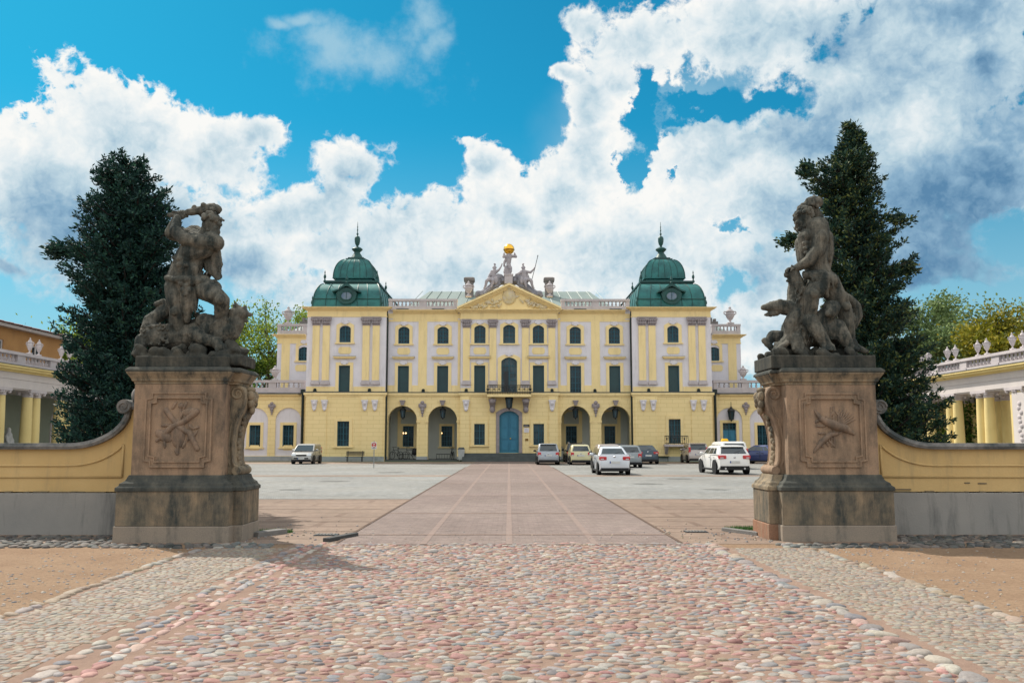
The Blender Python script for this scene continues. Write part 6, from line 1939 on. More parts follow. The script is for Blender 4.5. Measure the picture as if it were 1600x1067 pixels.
# lanterns
def lantern_proto(name='hanging_lantern'):
    root = bpy.data.objects.new(name, None); COL.objects.link(root); root.empty_display_size=.3
    f = MB()
    for i in range(6):
        a=2*pi*i/6; f.tube([(.30*cos(a),.30*sin(a),.78),(.20*cos(a),.20*sin(a),.05)],.028,5)
    f.lathe([(.22,0.0),(.22,.06),(.12,.0),(.03,-.15)],6); f.lathe([(.34,.76),(.36,.82),(.24,.96),(.13,1.02),(.13,1.10),(.05,1.16),(.02,1.25)],6)
    f.build('lantern_frame', IRON, root, off=(0,0,0))
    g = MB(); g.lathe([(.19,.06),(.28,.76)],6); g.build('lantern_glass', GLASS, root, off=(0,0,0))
    c = MB(); c.tube([(0,0,1.2),(0,0,1.6)],.025,5); c.build('hanging_rod', IRON, root, off=(0,0,0))
    return root
lp_ = lantern_proto()
lst=[False]
def lantern(p, label, sc_=1.0):
    o = lp_ if not lst[0] else copy_tree(lp_); lst[0]=True
    o.location=p; o.scale=(sc_,)*3; tag(o,label,'lantern','lanterns on the palace front'); return o
nm={(-1,0):'second arch left of the blue door',(-1,1):'outermost arch left of the blue door',(1,0):'first arch right of the blue door',(1,1):'outermost arch right of the blue door'}
nm[(-1,0)]='first arch left of the blue door'
for s in (-1,1):
    for i,(o0,o1) in enumerate(arch_o):
        lantern((s*(o0+o1)/2*k, YF+.35, a_top-1.05), 'black hanging lantern at the top of the '+nm[(s,i)], .85)
p = at(795.5, 637.5, YC-1.0); lantern((p.x, YC-.75, p.z), 'black lantern hanging under the balcony over the main blue door', 1.05)
p = at(1141.5, 656, YW); lantern((p.x, YW-.3, p.z), 'black lantern over the blue side door of the right wing', 1.0)
# ------------------------------------------------------------------ colonnades at the sides of the courtyard
CYEL = mat('colonnade_yellow', (0.70,0.56,0.25), .85, (0.62,0.49,0.21), 1.2, bump=.1)
CWHT = mat('colonnade_white', (0.58,0.53,0.51), .85, (0.50,0.46,0.45), 1.0, bump=.1)
NICHE = mat('niche_plaster', (0.30,0.33,0.26), .9, (0.26,0.29,0.23), 1.0)  # grey-green plaster of the niche wall
def colonnade(s, label):
    xf, xb = s*23.0, s*25.6
    y0, y1 = 30.0, 66.0
    root = thing('colonnade', label, 'colonnade', (s*24.3, 48, 0))
    B = lambda mb, name, m, **kw: mb.build(name, m, root, **kw)
    bx = lambda mb, xa, xb_, ya, yb, za, zb: mb.box(*sorted((xa, xb_)), ya, yb, za, zb)
    m = MB(); bx(m, xf-s*.4, xb+s*.4, y0, y1, 0, .35); B(m,'stylobate',PLINTHG)
    m = MB(); bx(m, xf-s*.28, xb+s*.28, y0, y1, 4.15, 4.55); bx(m, xf-s*.31, xb+s*.31, y0, y1, 4.553, 4.86); B(m,'architrave',CWHT)
    m = MB()
    for i,(za,zb,o) in enumerate(((4.862,4.95,.40),(4.951,5.06,.60),(5.061,5.14,.70))): bx(m, xf-s*o, xb+s*o, y0-.01*i, y1+.01*i, za, zb)
    B(m,'cornice',CYEL)
    fl_ = MB(); bx(fl_, xf-s*.72, xb+s*.72, y0-.05, y1+.05, 5.141, 5.17); B(fl_,'flashing',LEDGE)
    # balustrade along the courtyard edge
    bm_ = MB(); balustrade(bm_, y0, y1, 0, 5.17, 5.85, 3.0, .16, .30, .33)
    bm_.v = [(xf + s*.05 + y, x, z) for x,y,z in bm_.v]
    bm_.f = [list(reversed(f)) for f in bm_.f]
    B(bm_,'balustrade',BALU)
    # columns: pairs, front row and, on the open side, back row
    col = MB(); cp = MB(); bs = MB()
    pair = [46.4-3.05*i for i in range(-6,6)]
    def column_parts(x,y):
        c_ = MB(); c_.lathe([(.27,.58),(.272,1.4),(.25,2.9),(.225,3.80)],16,(x,y,0)); o=B(c_,'column',CYEL,smooth=40)
        k_ = MB(); k_.lathe([(.235,3.80),(.26,3.84),(.24,3.88),(.25,3.94),(.34,4.02)],14,(x,y,0)); k_.box(x-.36,x+.36,y-.36,y+.36,4.02,4.152)
        for sx in (-1,1):
            for sy in (-1,1): k_.ball((x+sx*.27,y+sy*.27,3.97),(.09,.09,.09),8,6)
        o2=k_.build('capital',BALU,None,off=tuple(root.location),smooth=40); o2.location=(0,0,0); own(o2,o)
        b_ = MB(); b_.box(x-.36,x+.36,y-.36,y+.36,.35,.45); b_.lathe([(.35,.45),(.36,.50),(.30,.55),(.27,.60)],14,(x,y,0))
        o3=b_.build('column_base',BALU,None,off=tuple(root.location),smooth=40); o3.location=(0,0,0); own(o3,o)
    for yc in pair:
        if yc < 34 : continue
        for dy in (-.36,.36):
            column_parts(xf+s*.05, yc+dy)
            if s>0 and yc<56: column_parts(xb-s*.05, yc+dy)
    if s<0:
        w = MB(); nz=[]
        # back wall with arched niches facing the courtyard
        hl=[]
        for yc in pair:
            c=yc+1.525
            if c>y1-1 or c<y0+1: continue
            hl.append((c-.58,c+.58,.7,3.3,.57))
        wall_holes(w, y0, y1, .35, 4.15, 0, hl, .4)
        w.v=[(xb - s*y, x, z) if False else (xb + s*y, x, z) for x,y,z in w.v]
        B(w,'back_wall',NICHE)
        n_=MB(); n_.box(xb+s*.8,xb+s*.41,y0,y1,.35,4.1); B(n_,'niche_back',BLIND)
        arch=MB()
        for h in hl:
            sm=surround_mb(.58,2.6,.57,.16,.05,0); c=(h[0]+h[1])/2
            sm.v=[(xb + s*y, c+x, z+.7) for x,y,z in sm.v]; arch.merge(sm)
        B(arch,'niche_arch',CWHT)
    else:
        # broad pier with a carved panel near the gate end
        p_=MB(); bx(p_, xf-s*.20, xf+s*.9, 39.2, 40.75, .35, 4.15); B(p_,'pier',CYEL)
        q=MB(); bx(q, xf-s*.23, xf-s*.20, 39.4, 40.55, .8, 3.9); 
        q2=MB()
        for i in range(9): q2.ball((xf-s*.24,39.97+.1*sin(i*2.3),3.4-.2*i),(.05,.14,.11),8,6)
        B(q,'pier_panel',CWHT); B(q2,'carved_garland',BALU,smooth=60)
    m = MB(); bx(m, xf-s*.2, xb+s*.2, y0+.1, y1-.1, 4.09, 4.148); B(m,'ceiling',CWHT)
    return pair
lab=colonnade(-1,'yellow colonnade with arched niches along the left side of the courtyard')
colonnade(1,'open yellow colonnade of paired columns along the right side of the courtyard')
words=['nearest visible','second','third','fourth']
for s,ys_ in ((-1,(43.35,46.4,49.4)),(1,(40.3,43.35,46.4,49.4))):
    for i,yc in enumerate(ys_):
        for j,dy in enumerate((-.42,.42)):
            sd='left' if s<0 else 'right'
            urn(s*23.05, yc+dy, 5.86, '%s urn of the %s pair on the %s colonnade balustrade, counted from the gate'%(('front','back')[j],('first','second','third','fourth')[i],sd), 0.82, 'urns on the colonnade balustrades', .68)
# orange house behind the left colonnade
ob = thing('house','orange plastered house with a dark red roof behind the left colonnade','house',(-33,48,0))
OR = mat('orange_plaster',(0.42,0.225,0.085),.9,(0.35,0.18,0.07),1.0,bump=.2,stain=(0.30,0.17,0.08),sscale=.5)
RED = mat('red_roof_sheet',(0.15,0.045,0.042),.7,(0.10,0.034,0.034),1.2)
w=MB(); hl=[(36.6,37.8,5.2,7.2),(40.6,41.8,5.2,7.2),(44.6,45.8,5.2,7.2),(48.4,49.4,5.9,7.3),(52.4,53.4,5.9,7.3)]
wall_holes(w,34,56.0,0,8.0,0,hl,.2)
w.v=[(-28-y,x,z) for x,y,z in w.v]; w.add([(-28,56,0),(-38,56,0),(-38,56,8),(-28,56,8)],[(0,1,2,3)]); w.build('wall',OR,ob)
m=MB(); m.box(-38.5,-27.6,33.6,56.3,8.0,8.18); m.build('eaves',CWHT,ob)
m=MB(); m.add([(-27.4,33.4,8.18),(-27.4,56.5,8.18),(-33,53.5,9.3),(-33,36,9.3),(-38.6,33.4,8.18),(-38.6,56.5,8.18)],[(0,1,2,3),(4,3,2,5),(1,5,2),(0,3,4)]); 
for i in range(24): y=34+i*.95; m.tube([(-27.4,y,8.2),(-32.9,min(max(y,36),53.5),9.32)],.04,4)
rfh=m.build('roof',RED,ob)
cm_=MB()
for y in (39,44.5,49.5): cm_.box(-30.6,-29.8,y-.45,y+.45,8.5,9.6); cm_.box(-30.7,-29.7,y-.55,y+.55,9.6,9.75)
own(cm_.build('chimney',RED,off=tuple(ob.location)),rfh)
for h in hl:
    wo=MB(); c=(h[0]+h[1])/2
    hw=(h[1]-h[0])/2; hh=h[3]-h[2]
    wo.box(-28.12,-28.06,h[0],h[1],h[2],h[2]+.08); wo.box(-28.12,-28.06,h[0],h[1],h[3]-.08,h[3]); wo.box(-28.12,-28.06,c-.05,c+.05,h[2]+.08,h[3]-.08)
    for sy in (-1,1): wo.box(-28.12,-28.06,c+sy*(hw-.04)-.04,c+sy*(hw-.04)+.04,h[2]+.08,h[3]-.08)
    wo.box(-28.11,-28.07,h[0],h[1],h[2]+hh*.6,h[2]+hh*.6+.05)
    wp=wo.build('window',CWHT,ob); 
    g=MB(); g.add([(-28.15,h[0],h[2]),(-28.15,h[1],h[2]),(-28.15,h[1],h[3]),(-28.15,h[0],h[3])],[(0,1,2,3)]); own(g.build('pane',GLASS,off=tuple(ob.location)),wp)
# white sculpture in the niche, small
t=thing('niche_statue','small white statue standing in a niche of the left colonnade','statue',(-24.9,46.4+1.525-3.05,0.35))
m=MB(); m.box(-.3,.3,-.3,.3,0,.75); m.build('plinth',BALU,t,off=(0,0,0),bevel=.02)
m=MB(); m.chain([(0,0,.75),(0,.02,1.2),(0,0,1.65)],[.2,.17,.2],8); m.cap((0,0,1.72),(0,0,1.95),.09,.12,8); m.chain([(0,-.2,1.62),(.12,-.28,1.35),(.2,-.1,1.2)],[.08,.06,.05],8); m.chain([(0,.2,1.62),(.12,.26,1.4),(.22,.1,1.25)],[.08,.06,.05],8)
remeshed(m,'figure',mat('white_marble',(0.65,0.66,0.66),.6,(0.55,0.56,0.56),4),t,(0,0,0),.04,3)

# ------------------------------------------------------------------ trees
def leaf_mat(name, c1, c2, c3=None, tr=0.25, scale=.9):
    m=bpy.data.materials.new(name); ns,ls=nt(m); b=ns['Principled BSDF']; out=ns['Material Output']
    g=node(ns,'ShaderNodeNewGeometry')
    n1=noise_node(ns,ls,g.outputs['Position'],scale,4,.6); r1=ramp(ns,ls,n1.outputs['Fac'],.35,.65)
    a=mixc(ns,ls,r1.outputs['Color'],c1,c2)
    if c3:
        r3=ramp(ns,ls,g.outputs['Random Per Island'],.72,1.0); a=mixc(ns,ls,r3.outputs['Color'],a,c3)
    r2=ramp(ns,ls,g.outputs['Random Per Island'],0,1,(.65,.65,.65,1),(1.3,1.3,1.3,1)); a=mixc(ns,ls,1.0,a,r2.outputs['Color'],'MULTIPLY')
    ls.new(a,b.inputs['Base Color']); b.inputs['Roughness'].default_value=.6; b.inputs['Specular IOR Level'].default_value=.25
    t=node(ns,'ShaderNodeBsdfTranslucent'); ls.new(a,t.inputs['Color'])
    mx=node(ns,'ShaderNodeMixShader'); mx.inputs[0].default_value=tr
    ls.new(b.outputs[0],mx.inputs[1]); ls.new(t.outputs[0],mx.inputs[2]); ls.new(mx.outputs[0],out.inputs['Surface'])
    return m
BARK=mat('bark',(0.09,0.07,0.055),.95,(0.055,0.045,0.038),6,bump=.6)
BARKD=mat('dark_bark',(0.035,0.03,0.028),.95,(0.02,0.02,0.02),6,bump=.6)
def leafset(vs,fs,c,d,n,rng,spread,ln,wd,droop=.3):
    """n pointed leaves round c, mostly along d"""
    for i in range(n):
        o=Vector((rng.gauss(0,1),rng.gauss(0,1),rng.gauss(0,.8)))*spread
        u=(d*1.0+Vector((rng.gauss(0,.7),rng.gauss(0,.7),rng.gauss(0,.6)-droop))).normalized()
        w=u.cross(Vector((rng.gauss(0,1),rng.gauss(0,1),rng.gauss(0,1)))).normalized()
        l=ln*rng.uniform(.6,1.4); ww=wd*rng.uniform(.7,1.3); p=c+o
        b=len(vs); vs += [p, p+u*l*.5+w*ww, p+u*l, p+u*l*.5-w*ww]; fs.append((b,b+1,b+2,b+3))
def conifer(px, top_py, Y, prof, label, seed, m, tufts=3.4, extra=()):
    """prof: list of (py, left px, right px) of the crown's outline in the photograph"""
    rng=random.Random(seed)
    ztop=at(px,top_py,Y).z-.12
    pr=[]
    for py,a,b in prof:
        A,B_=at(a,py,Y),at(b,py,Y); pr.append((A.z,(A.x+B_.x)/2,(B_.x-A.x)/2))
    x0=at(px,660,Y).x
    root=thing('evergreen_tree',label,'tree',(x0,Y,0))
    def rad(z):
        if z<=pr[-1][0]: return pr[-1][1],pr[-1][2]
        for (z1,c1,r1),(z2,c2,r2) in zip(pr,pr[1:]):
            if z2<=z<=z1:
                t=(z-z2)/(z1-z2); return c2+(c1-c2)*t, r2+(r1-r2)*t
        return pr[0][1],pr[0][2]*.5
    tk=MB(); zs=[0,.5,2,4,6,8,ztop*.97]; zs=[z for z in zs if z<ztop]
    tk.tube([(rad(z)[0]*0+ x0+(rad(z)[0]-x0)*min(1,z/4),Y,z) for z in zs],[.26*(1-z/ztop)+.03 for z in zs],10)
    br=MB(); vs=[]; fs=[]
    # whorls of boughs, each tier with its own reach
    z=.4; tiers=[]
    while z<ztop-.12:
        tiers.append((z,rng.uniform(.84,1.08))); z+=rng.uniform(.24,.40)*(1.0 if z<ztop-2 else .75)
    for z0,tf in tiers:
        cx,r=rad(z0)
        nb_=max(5,int(6+r*8.5)); a0=rng.uniform(0,6.28)
        for i in range(nb_):
            a=a0+2*pi*i/nb_+rng.gauss(0,.25)
            lump=mnoise.noise(Vector((cos(a)*1.5+seed,sin(a)*1.5,z0*1.0)))
            r_=r*tf*rng.choice((1.0,.97,.9,.8,.62))*rng.uniform(.9,1.04)*(.97+.26*lump)
            z=z0+rng.gauss(0,.07)
            zb=max(.2,z-.05)
            tx_=(x0+(cx-x0)*min(1,zb/4))
            tip=Vector((cx+r_*cos(a),Y+r_*sin(a),z+.10*r_*rng.uniform(0,1.2)))
            base=Vector((tx_,Y,zb-.12*r_ if zb>.6 else zb))
            mid=base.lerp(tip,.6)+Vector((0,0,-.16*r_))
            br.tube([base,mid,tip],[.04,.026,.008],5)
            d=(tip-mid).normalized()
            kk=max(4,int(r_*tufts*1.5)+2)
            sd=d.cross(Vector((0,0,1))).normalized()
            for j in range(kk):
                t=1-(j/kk)*.8
                p=mid.lerp(tip,(t-.6)/.4) if t>.6 else base.lerp(mid,t/.6)
                p=p+sd*rng.gauss(0,.20*(1.15-t)*max(r_,.4))+Vector((0,0,rng.gauss(0,.03)-.02))
                sp_r=.05+.06*(1-t)
                leafset(vs,fs,p,(d+sd*rng.gauss(0,.55)+Vector((0,0,.25))).normalized(),26,rng,sp_r,.115,.024,.05)
    for (ex,ey,dy,rr) in extra:
        p=at(ex,ey,Y+dy)
        br.tube([(x0,Y,p.z-.6),p],[.05,.012],5)
        for q in range(14):
            leafset(vs,fs,p+Vector((rng.gauss(0,rr),rng.gauss(0,rr),rng.gauss(0,rr*.7))),(p-Vector((x0,Y,p.z-.8))).normalized(),26,rng,.085,.14,.034,.05)
    tko=tk.build('trunk',BARKD,root,smooth=True)
    own(br.build('branches',BARKD,off=(x0,Y,0)),tko)
    mb=MB(); mb.v=[tuple(v) for v in vs]; mb.f=fs; mb.m=[0]*len(fs)
    mb.build('crown',m,root)
    return root
DK1=leaf_mat('dark_needles',(0.014,0.056,0.046),(0.007,0.034,0.034),(0.03,0.085,0.05),.15,1.2)
DK2=leaf_mat('olive_needles',(0.022,0.062,0.038),(0.010,0.038,0.032),(0.11,0.13,0.032),.18,1.2)
conifer(196,236,24.0,[(236,190,206),(262,160,240),(300,145,262),(345,128,292),(395,108,300),(450,98,304),(520,100,300),(600,96,300),(690,88,300)],'broad dark evergreen tree behind the left garden wall and pedestal',3,DK1,extra=((92,392,-.3,.13),(104,398,0,.12),(175,345,.2,.15)))
conifer(1328,186,24.5,[(186,1325,1333),(215,1312,1350),(250,1292,1362),(275,1262,1374),(320,1270,1388),(360,1262,1402),(420,1262,1420),(490,1272,1432),(560,1275,1452),(640,1275,1478),(695,1275,1488)],'tall pointed evergreen tree with yellowish tips behind the right pedestal',5,DK2,extra=((1262,268,-.3,.12),(1400,345,0,.13),(1238,378,.2,.10),(1412,420,.1,.12)))

def leafy(x,y,h,rx,seed,m,label,nb=9,dens=1.0,ln=.28,wd=.09,bare=0.0,spread=.45,trunk=.3,group=None,rz=None,low=.25,name='deciduous_tree',twig=True):
    rng=random.Random(seed); root=thing(name,label,'tree',(x,y,0),0,group)
    tk=MB(); br=MB(); vs=[];fs=[]
    tk.tube([(x,y,-.1),(x+.1,y,h*.2),(x-.05,y,h*.42),(x+.05,y,h*.7)],[trunk,trunk*.8,trunk*.6,trunk*.25],8)
    def grow(p,d,l,r,dep):
        n=p+d*l; mid=p+d*l*.5+Vector((rng.gauss(0,.05),rng.gauss(0,.05),rng.gauss(0,.05)))*l
        br.tube([p,mid,n],[r,r*.8,r*.55],5)
        if dep<=1 :
            for t in (.35,.7,1.0):
                if n.z>h*(1-bare) and rng.random()<.75: continue
                leafset(vs,fs,p.lerp(n,t),d,int(9*dens),rng,spread,ln,wd,.1)
        if dep>0:
            for i in range(rng.choice((2,3,3))):
                nd=(d+Vector((rng.gauss(0,.55),rng.gauss(0,.55),rng.gauss(.08,.35)))).normalized()
                grow(n if i<2 else p.lerp(n,.6),nd,l*rng.uniform(.6,.85),r*.55,dep-1)
    for i in range(nb):
        z=h*(low+.45*i/nb); a=i*2.4+rng.random()
        up=.35+.8*i/nb
        d=Vector((cos(a),sin(a),up)).normalized()
        L_=rx*(.62-.22*i/nb)
        grow(Vector((x,y,z)),d,L_,trunk*.35,3 if twig else 2)
    grow(Vector((x,y,h*.62)),Vector((0,0,1)),h*.16,trunk*.3,3)
    t=tk.build('trunk',BARK,root,smooth=True); own(br.build('branches',BARK,off=(x,y,0)),t)
    mb=MB(); mb.v=[tuple(v) for v in vs]; mb.f=fs; mb.m=[0]*len(fs); mb.build('crown',m,root)
    return root
LG=leaf_mat('fresh_spring_leaves',(0.19,0.26,0.025),(0.11,0.19,0.02),(0.32,0.36,0.06),.4,.4)
LG2=leaf_mat('yellow_green_leaves',(0.24,0.22,0.018),(0.13,0.15,0.015),(0.34,0.27,0.03),.35,.4)
LG3=leaf_mat('pale_grey_green_leaves',(0.15,0.22,0.075),(0.09,0.15,0.06),(0.22,0.29,0.12),.35,.4)
LG4=leaf_mat('mid_green_leaves',(0.075,0.14,0.02),(0.04,0.085,0.015),(0.15,0.22,0.03),.35,.5)
def X_(px,Y): return (px-795.5)/FPX*Y
leafy(X_(418,98),98,16.6,6.6,3,LG,'yellow green spring tree with bare top twigs behind the left palace wing',14,2.8,.30,.10,.30,.6,.4)
leafy(X_(448,108),108,17.5,4.0,8,LG,'thin half bare tree just left of the left rear wing',7,.25,.26,.09,.6,.5,.3)
leafy(X_(390,92),92,9.5,4.2,9,LG4,'low green bushy tree at the foot of the left palace wing',10,2.2,.30,.11,0,.6,.3,low=.08)
leafy(X_(452,93),93,8.5,3.6,15,LG,'low bright green bush behind the terrace of the left wing',9,2.2,.30,.11,0,.6,.3,low=.08)
leafy(X_(58,82),82,13.0,3.2,21,LG,'bare thin tree above the orange house roof',7,.12,.26,.09,.9,.4,.28)
leafy(X_(108,78),78,11.8,3.8,22,LG,'yellow green tree between the orange house and the left evergreen',9,1.8,.28,.10,.05,.6,.3)
leafy(X_(1455,92),92,16.6,4.4,31,LG3,'pale grey green tree beside the right evergreen, behind the colonnade',10,2.0,.32,.11,0,.7,.35)
leafy(X_(1492,96),96,15.8,4.0,32,LG3,'second pale green tree, half behind the yellow one on the right',10,1.9,.32,.11,0,.7,.35)
leafy(X_(1568,68),68,12.2,3.1,33,LG2,'golden yellow green tree above the right colonnade balustrade',12,2.0,.27,.10,.12,.55,.35)
leafy(X_(1590,74),74,14.4,4.4,35,LG3,'half bare green tree at the right edge above the colonnade',10,1.0,.27,.10,.3,.55,.35)
for i,(px,Y,h) in enumerate(((1500,54,4.6),(1545,50,4.8),(1585,49,4.6),(1470,58,4.8))):
    leafy(X_(px,Y),Y,h,2.6,40+i,LG4,'%s green bush seen between the right colonnade columns'%('leftmost but one','broad','rightmost','leftmost')[i] if False else ('green bush behind the second column pair of the right colonnade','green bush behind the gap between the middle column pairs on the right','green bush beside the pier at the right edge','green bush half hidden by the right evergreen, behind the colonnade')[i],8,2.6,.22,.08,0,.45,.15,'bushes behind the right colonnade',low=.05,name='bush',twig=False)
# ------------------------------------------------------------------ cars
TYRE=mat('tyre_rubber',(0.012,0.012,0.013),.85)
RIM=mat('alloy_rim',(0.45,0.46,0.48),.3,(0.40,0.41,0.43),8,metal=.9)
TRIM=mat('black_plastic_trim',(0.015,0.016,0.018),.6)
CGLS=mat('car_glass',(0.012,0.025,0.035),.05,(0.02,0.035,0.045),1.2,spec=.9)
REDL=mat('red_tail_lamp',(0.42,0.012,0.02),.2,(0.55,0.03,0.035),9,spec=.6,coat=.5)
HEADL=mat('clear_headlamp',(0.62,0.66,0.70),.12,(0.5,0.54,0.58),9,spec=.8,coat=.5)
PLATE=mat('number_plate',(0.62,0.63,0.62),.5); PLBLUE=mat('plate_blue',(0.02,0.06,0.30),.5); CHROME=mat('chrome',(0.6,0.6,0.62),.15,metal=1.0)
def paint(n,c,met=.25): return mat(n,c,.32,tuple(v*.93 for v in c),2,metal=met,spec=.5,coat=.6)
def rounded_body(mb, prof, W, tum=.06):
    """side outline (y,z) swept across the car, its edges pulled in at the flanks"""
    cy=sum(p[0] for p in prof)/len(prof); cz=sum(p[1] for p in prof)/len(prof)
    secs=[]
    for f,sh in ((-1,.90),(-.985,.955),(-.93,.985),(-.8,1),(0,1.0),(.8,1),(.93,.985),(.985,.955),(1,.90)):
        ring=[]
        for y,z in prof:
            yy=cy+(y-cy)*(1-(1-sh)*.45); zz=cz+(z-cz)*sh
            end=abs(y-cy)/max(abs(prof[0][0]-cy),1e-3)
            k=1-.085*max(0,end-.55)/.45          # plan taper at the ends
            kz=1-(tum*max(0,(z-cz)/.4) if z>cz else .03)
            ring.append((f*W/2*k*kz,yy,zz))
        secs.append(ring)
    n=len(prof); vs=[p for r in secs for p in r]; fs=[]
    for i in range(len(secs)-1):
        for j in range(n):
            a=i*n+j; b=i*n+(j+1)%n; fs.append((a,b,b+n,a+n))
    fs.append(tuple(range(n-1,-1,-1))); fs.append(tuple(range((len(secs)-1)*n,len(secs)*n)))
    mb.add(vs,fs)
def car(kind, px, py, col, label, rz=0.0, L=4.1, W=1.72, H=1.5, ref='rear', rack=False, group='cars parked in the courtyard', spoiler=False, lamp='side'):
    p=gz(px,py)
    fwd=Vector((-sin(rz),cos(rz),0))
    c=p+fwd*(L/2 if ref=='rear' else (-L/2 if ref=='front' else 0))
    root=thing('parked_car',label,'car',(c.x,c.y,0),rz,group)
    B=lambda mb,name,m,par=root,**kw: mb.build(name,m,par,off=(0,0,0),**kw)
    sub=lambda mb,name,m,par,**kw: own(mb.build(name,m,None,off=(0,0,0),**kw),par)
    r,f=-L/2,L/2
    hb={'hatch':.95,'mpv':1.0,'suv':1.02,'sedan':.97,'wagon':.95}[kind]        # belt line
    g=.20 if kind!='suv' else .24
    bootz=hb+.06 if kind!='sedan' else hb+.10
    prof=[(r+.02,g+.12),(r,.52),(r+.03,.70),(r+.07,bootz-.10),(r+(.12 if kind!='sedan' else .10),bootz),(r+.9,hb+.04),(0,hb),(f-1.25,hb+.0),(f-.75,hb-.07),(f-.22,hb-.22),(f-.06,hb-.34),(f,.52),(f-.04,g+.10),(f-.30,g),(r+.3,g)]
    m=MB(); rounded_body(m,prof,W); B(m,'body',col,smooth=38)
    # cabin
    ya={'hatch':r+.10,'mpv':r+.08,'suv':r+.14,'sedan':r+.55,'wagon':r+.08}[kind]; yb_=f-(1.02 if kind!='mpv' else .78)
    yc={'hatch':r+.42,'mpv':r+.30,'suv':r+.52,'sedan':r+1.25,'wagon':r+.42}[kind]; yd=f-(1.78 if kind!='mpv' else 1.6)
    wb=W/2*.945; wt=W/2*{'mpv':.80,'sedan':.69,'hatch':.74}.get(kind,.76); zb=hb-.02; zt=H-.09
    m=MB(); m.stack([(-wb,wb,ya,yb_,zb),(-wt-.015,wt+.015,yc,yd,zt),(-wt+.05,wt-.05,yc+.10,yd-.16,H-.02),(-wt+.25,wt-.25,yc+.4,yd-.5,H)])
    B(m,'cabin',col,smooth=40,bevel=.05)
    def lerp(a,b,t): return a+(b-a)*t
    def face(corners,u0,u1,v0,v1,off):
        a,b,c_,d=[Vector(q) for q in corners]
        P=lambda u,v:(a.lerp(b,u)).lerp(d.lerp(c_,u),v)
        nrm=(b-a).cross(d-a).normalized()*off
        return [P(u0,v0)+nrm,P(u1,v0)+nrm,P(u1,v1)+nrm,P(u0,v1)+nrm]
    def glass(name,quads):
        m=MB()
        for q in quads:
            n_=(q[1]-q[0]).cross(q[3]-q[0]).normalized()*.02
            m.add(q+[v-n_ for v in q],[(0,1,2,3),(0,4,5,1),(1,5,6,2),(2,6,7,3),(3,7,4,0)])
        return B(m,name,CGLS)
    rear=[(-wb,ya,zb),(wb,ya,zb),(wt,yc,zt),(-wt,yc,zt)]
    lo=.16 if kind!='sedan' else .14
    gr=glass('rear_window',[face(rear,.09,.91,lo,.93,.012)])
    front=[(wb,yb_,zb),(-wb,yb_,zb),(-wt,yd,zt),(wt,yd,zt)]
    glass('windscreen',[face(front,.06,.94,.06,.95,.012)])
    qs=[]
    for s in (-1,1):
        side=[(s*wb,ya,zb),(s*wb,yb_,zb),(s*wt,yd,zt),(s*wt,yc,zt)]
        for u0,u1 in ((.13,.30),(.33,.60),(.63,.93)):
            q=face(side,u0,u1,.16,.90,.012 if s>0 else -.012)
            qs.append(q if s>0 else [q[1],q[0],q[3],q[2]])
    for s,nm_ in ((-1,'side_window'),(1,'side_window')):
        glass(nm_,qs[0:3] if s<0 else qs[3:6])
    wp=MB(); wp.tube([(0,ya-.03,zb+.12),(.32,ya+.06,zb+.22)],.014,5); sub(wp,'wiper',TRIM,gr)
    # bumpers, sills
    m=MB(); m.box(-W*.42,W*.42,r-.012,r+.2,g+.0,.38 if kind!='suv' else .46); B(m,'rear_bumper',TRIM,bevel=.03)
    m=MB(); m.box(-W*.42,W*.42,f-.25,f+.008,g-.01,.36); B(m,'front_bumper',TRIM,bevel=.03)
    m=MB(); 
    for s in (-1,1): m.box(*sorted((s*(W/2-.10),s*(W/2-.012))),r+1.0,f-1.05,g-.03,g+.07)
    B(m,'sill',TRIM,bevel=.02)
    # lamps
    for s in (-1,1):
        m=MB(); x1=s*W/2*.90
        if lamp=='tall': m.box(*sorted((x1,s*(W/2*.70))),r+.02,r+.22,hb-.18,hb+.28); 
        elif lamp=='wide': m.box(*sorted((x1+s*.02,s*(W/2*.48))),r+.005,r+.25,hb-.20,hb-.02)
        else: m.box(*sorted((x1,s*(W/2*.62))),r-.0,r+.25,hb-.26,hb-.02)
        tl_=B(m,'tail_light',REDL,bevel=.035)
        k_=MB(); k_.box(*sorted((x1-s*.05,s*(W/2*.66))),r-.008 if lamp!='tall' else r+.012,r+.02+.02,hb-.24 if lamp=='side' else hb-.16,hb-.19 if lamp=='side' else hb-.12); sub(k_,'reversing_lamp',HEADL,tl_)
        m=MB(); m.frustum((*sorted((s*(W/2*.50),s*(W/2*.90))),f-.42,f-.02),(*sorted((s*(W/2*.56),s*(W/2*.88))),f-.52,f-.14),hb-.36,hb-.19); B(m,'headlight',HEADL,bevel=.03)
    m=MB(); m.box(-.40,.40,f-.06,f+.006,hb-.36,hb-.26); m.box(-.55,.55,f-.04,f+.012,.40,.50); B(m,'grille',TRIM,bevel=.02)
    # plates
    for y0_,y1_,z in ((r-.02,r+.05,.66 if kind in('sedan','suv') else .70),(f-.04,f+.022,.43)):
        m=MB(); m.box(-.26,.26,y0_,y1_,z-.055,z+.055); pl_=B(m,'number_plate',PLATE)
        k_=MB(); yy=(y0_-.003,y0_+.01) if y0_<0 else (y1_-.01,y1_+.003); sx=-1 if y0_<0 else 1; k_.box(*sorted((sx*.26,sx*.21)),*yy,z-.053,z+.053); sub(k_,'plate_band',PLBLUE,pl_)
    # mirrors
    for s in (-1,1):
        m=MB(); m.ball((s*(W/2+.07),f-1.42,hb+.07),(.11,.07,.075),10,8); m.tube([(s*(W/2-.08),f-1.40,hb+.0),(s*(W/2+.05),f-1.42,hb+.05)],.03,5); B(m,'mirror',TRIM if kind in('wagon','hatch') else col,smooth=True)
    # wheels with dark arches
    R_=.315 if kind!='suv' else .35
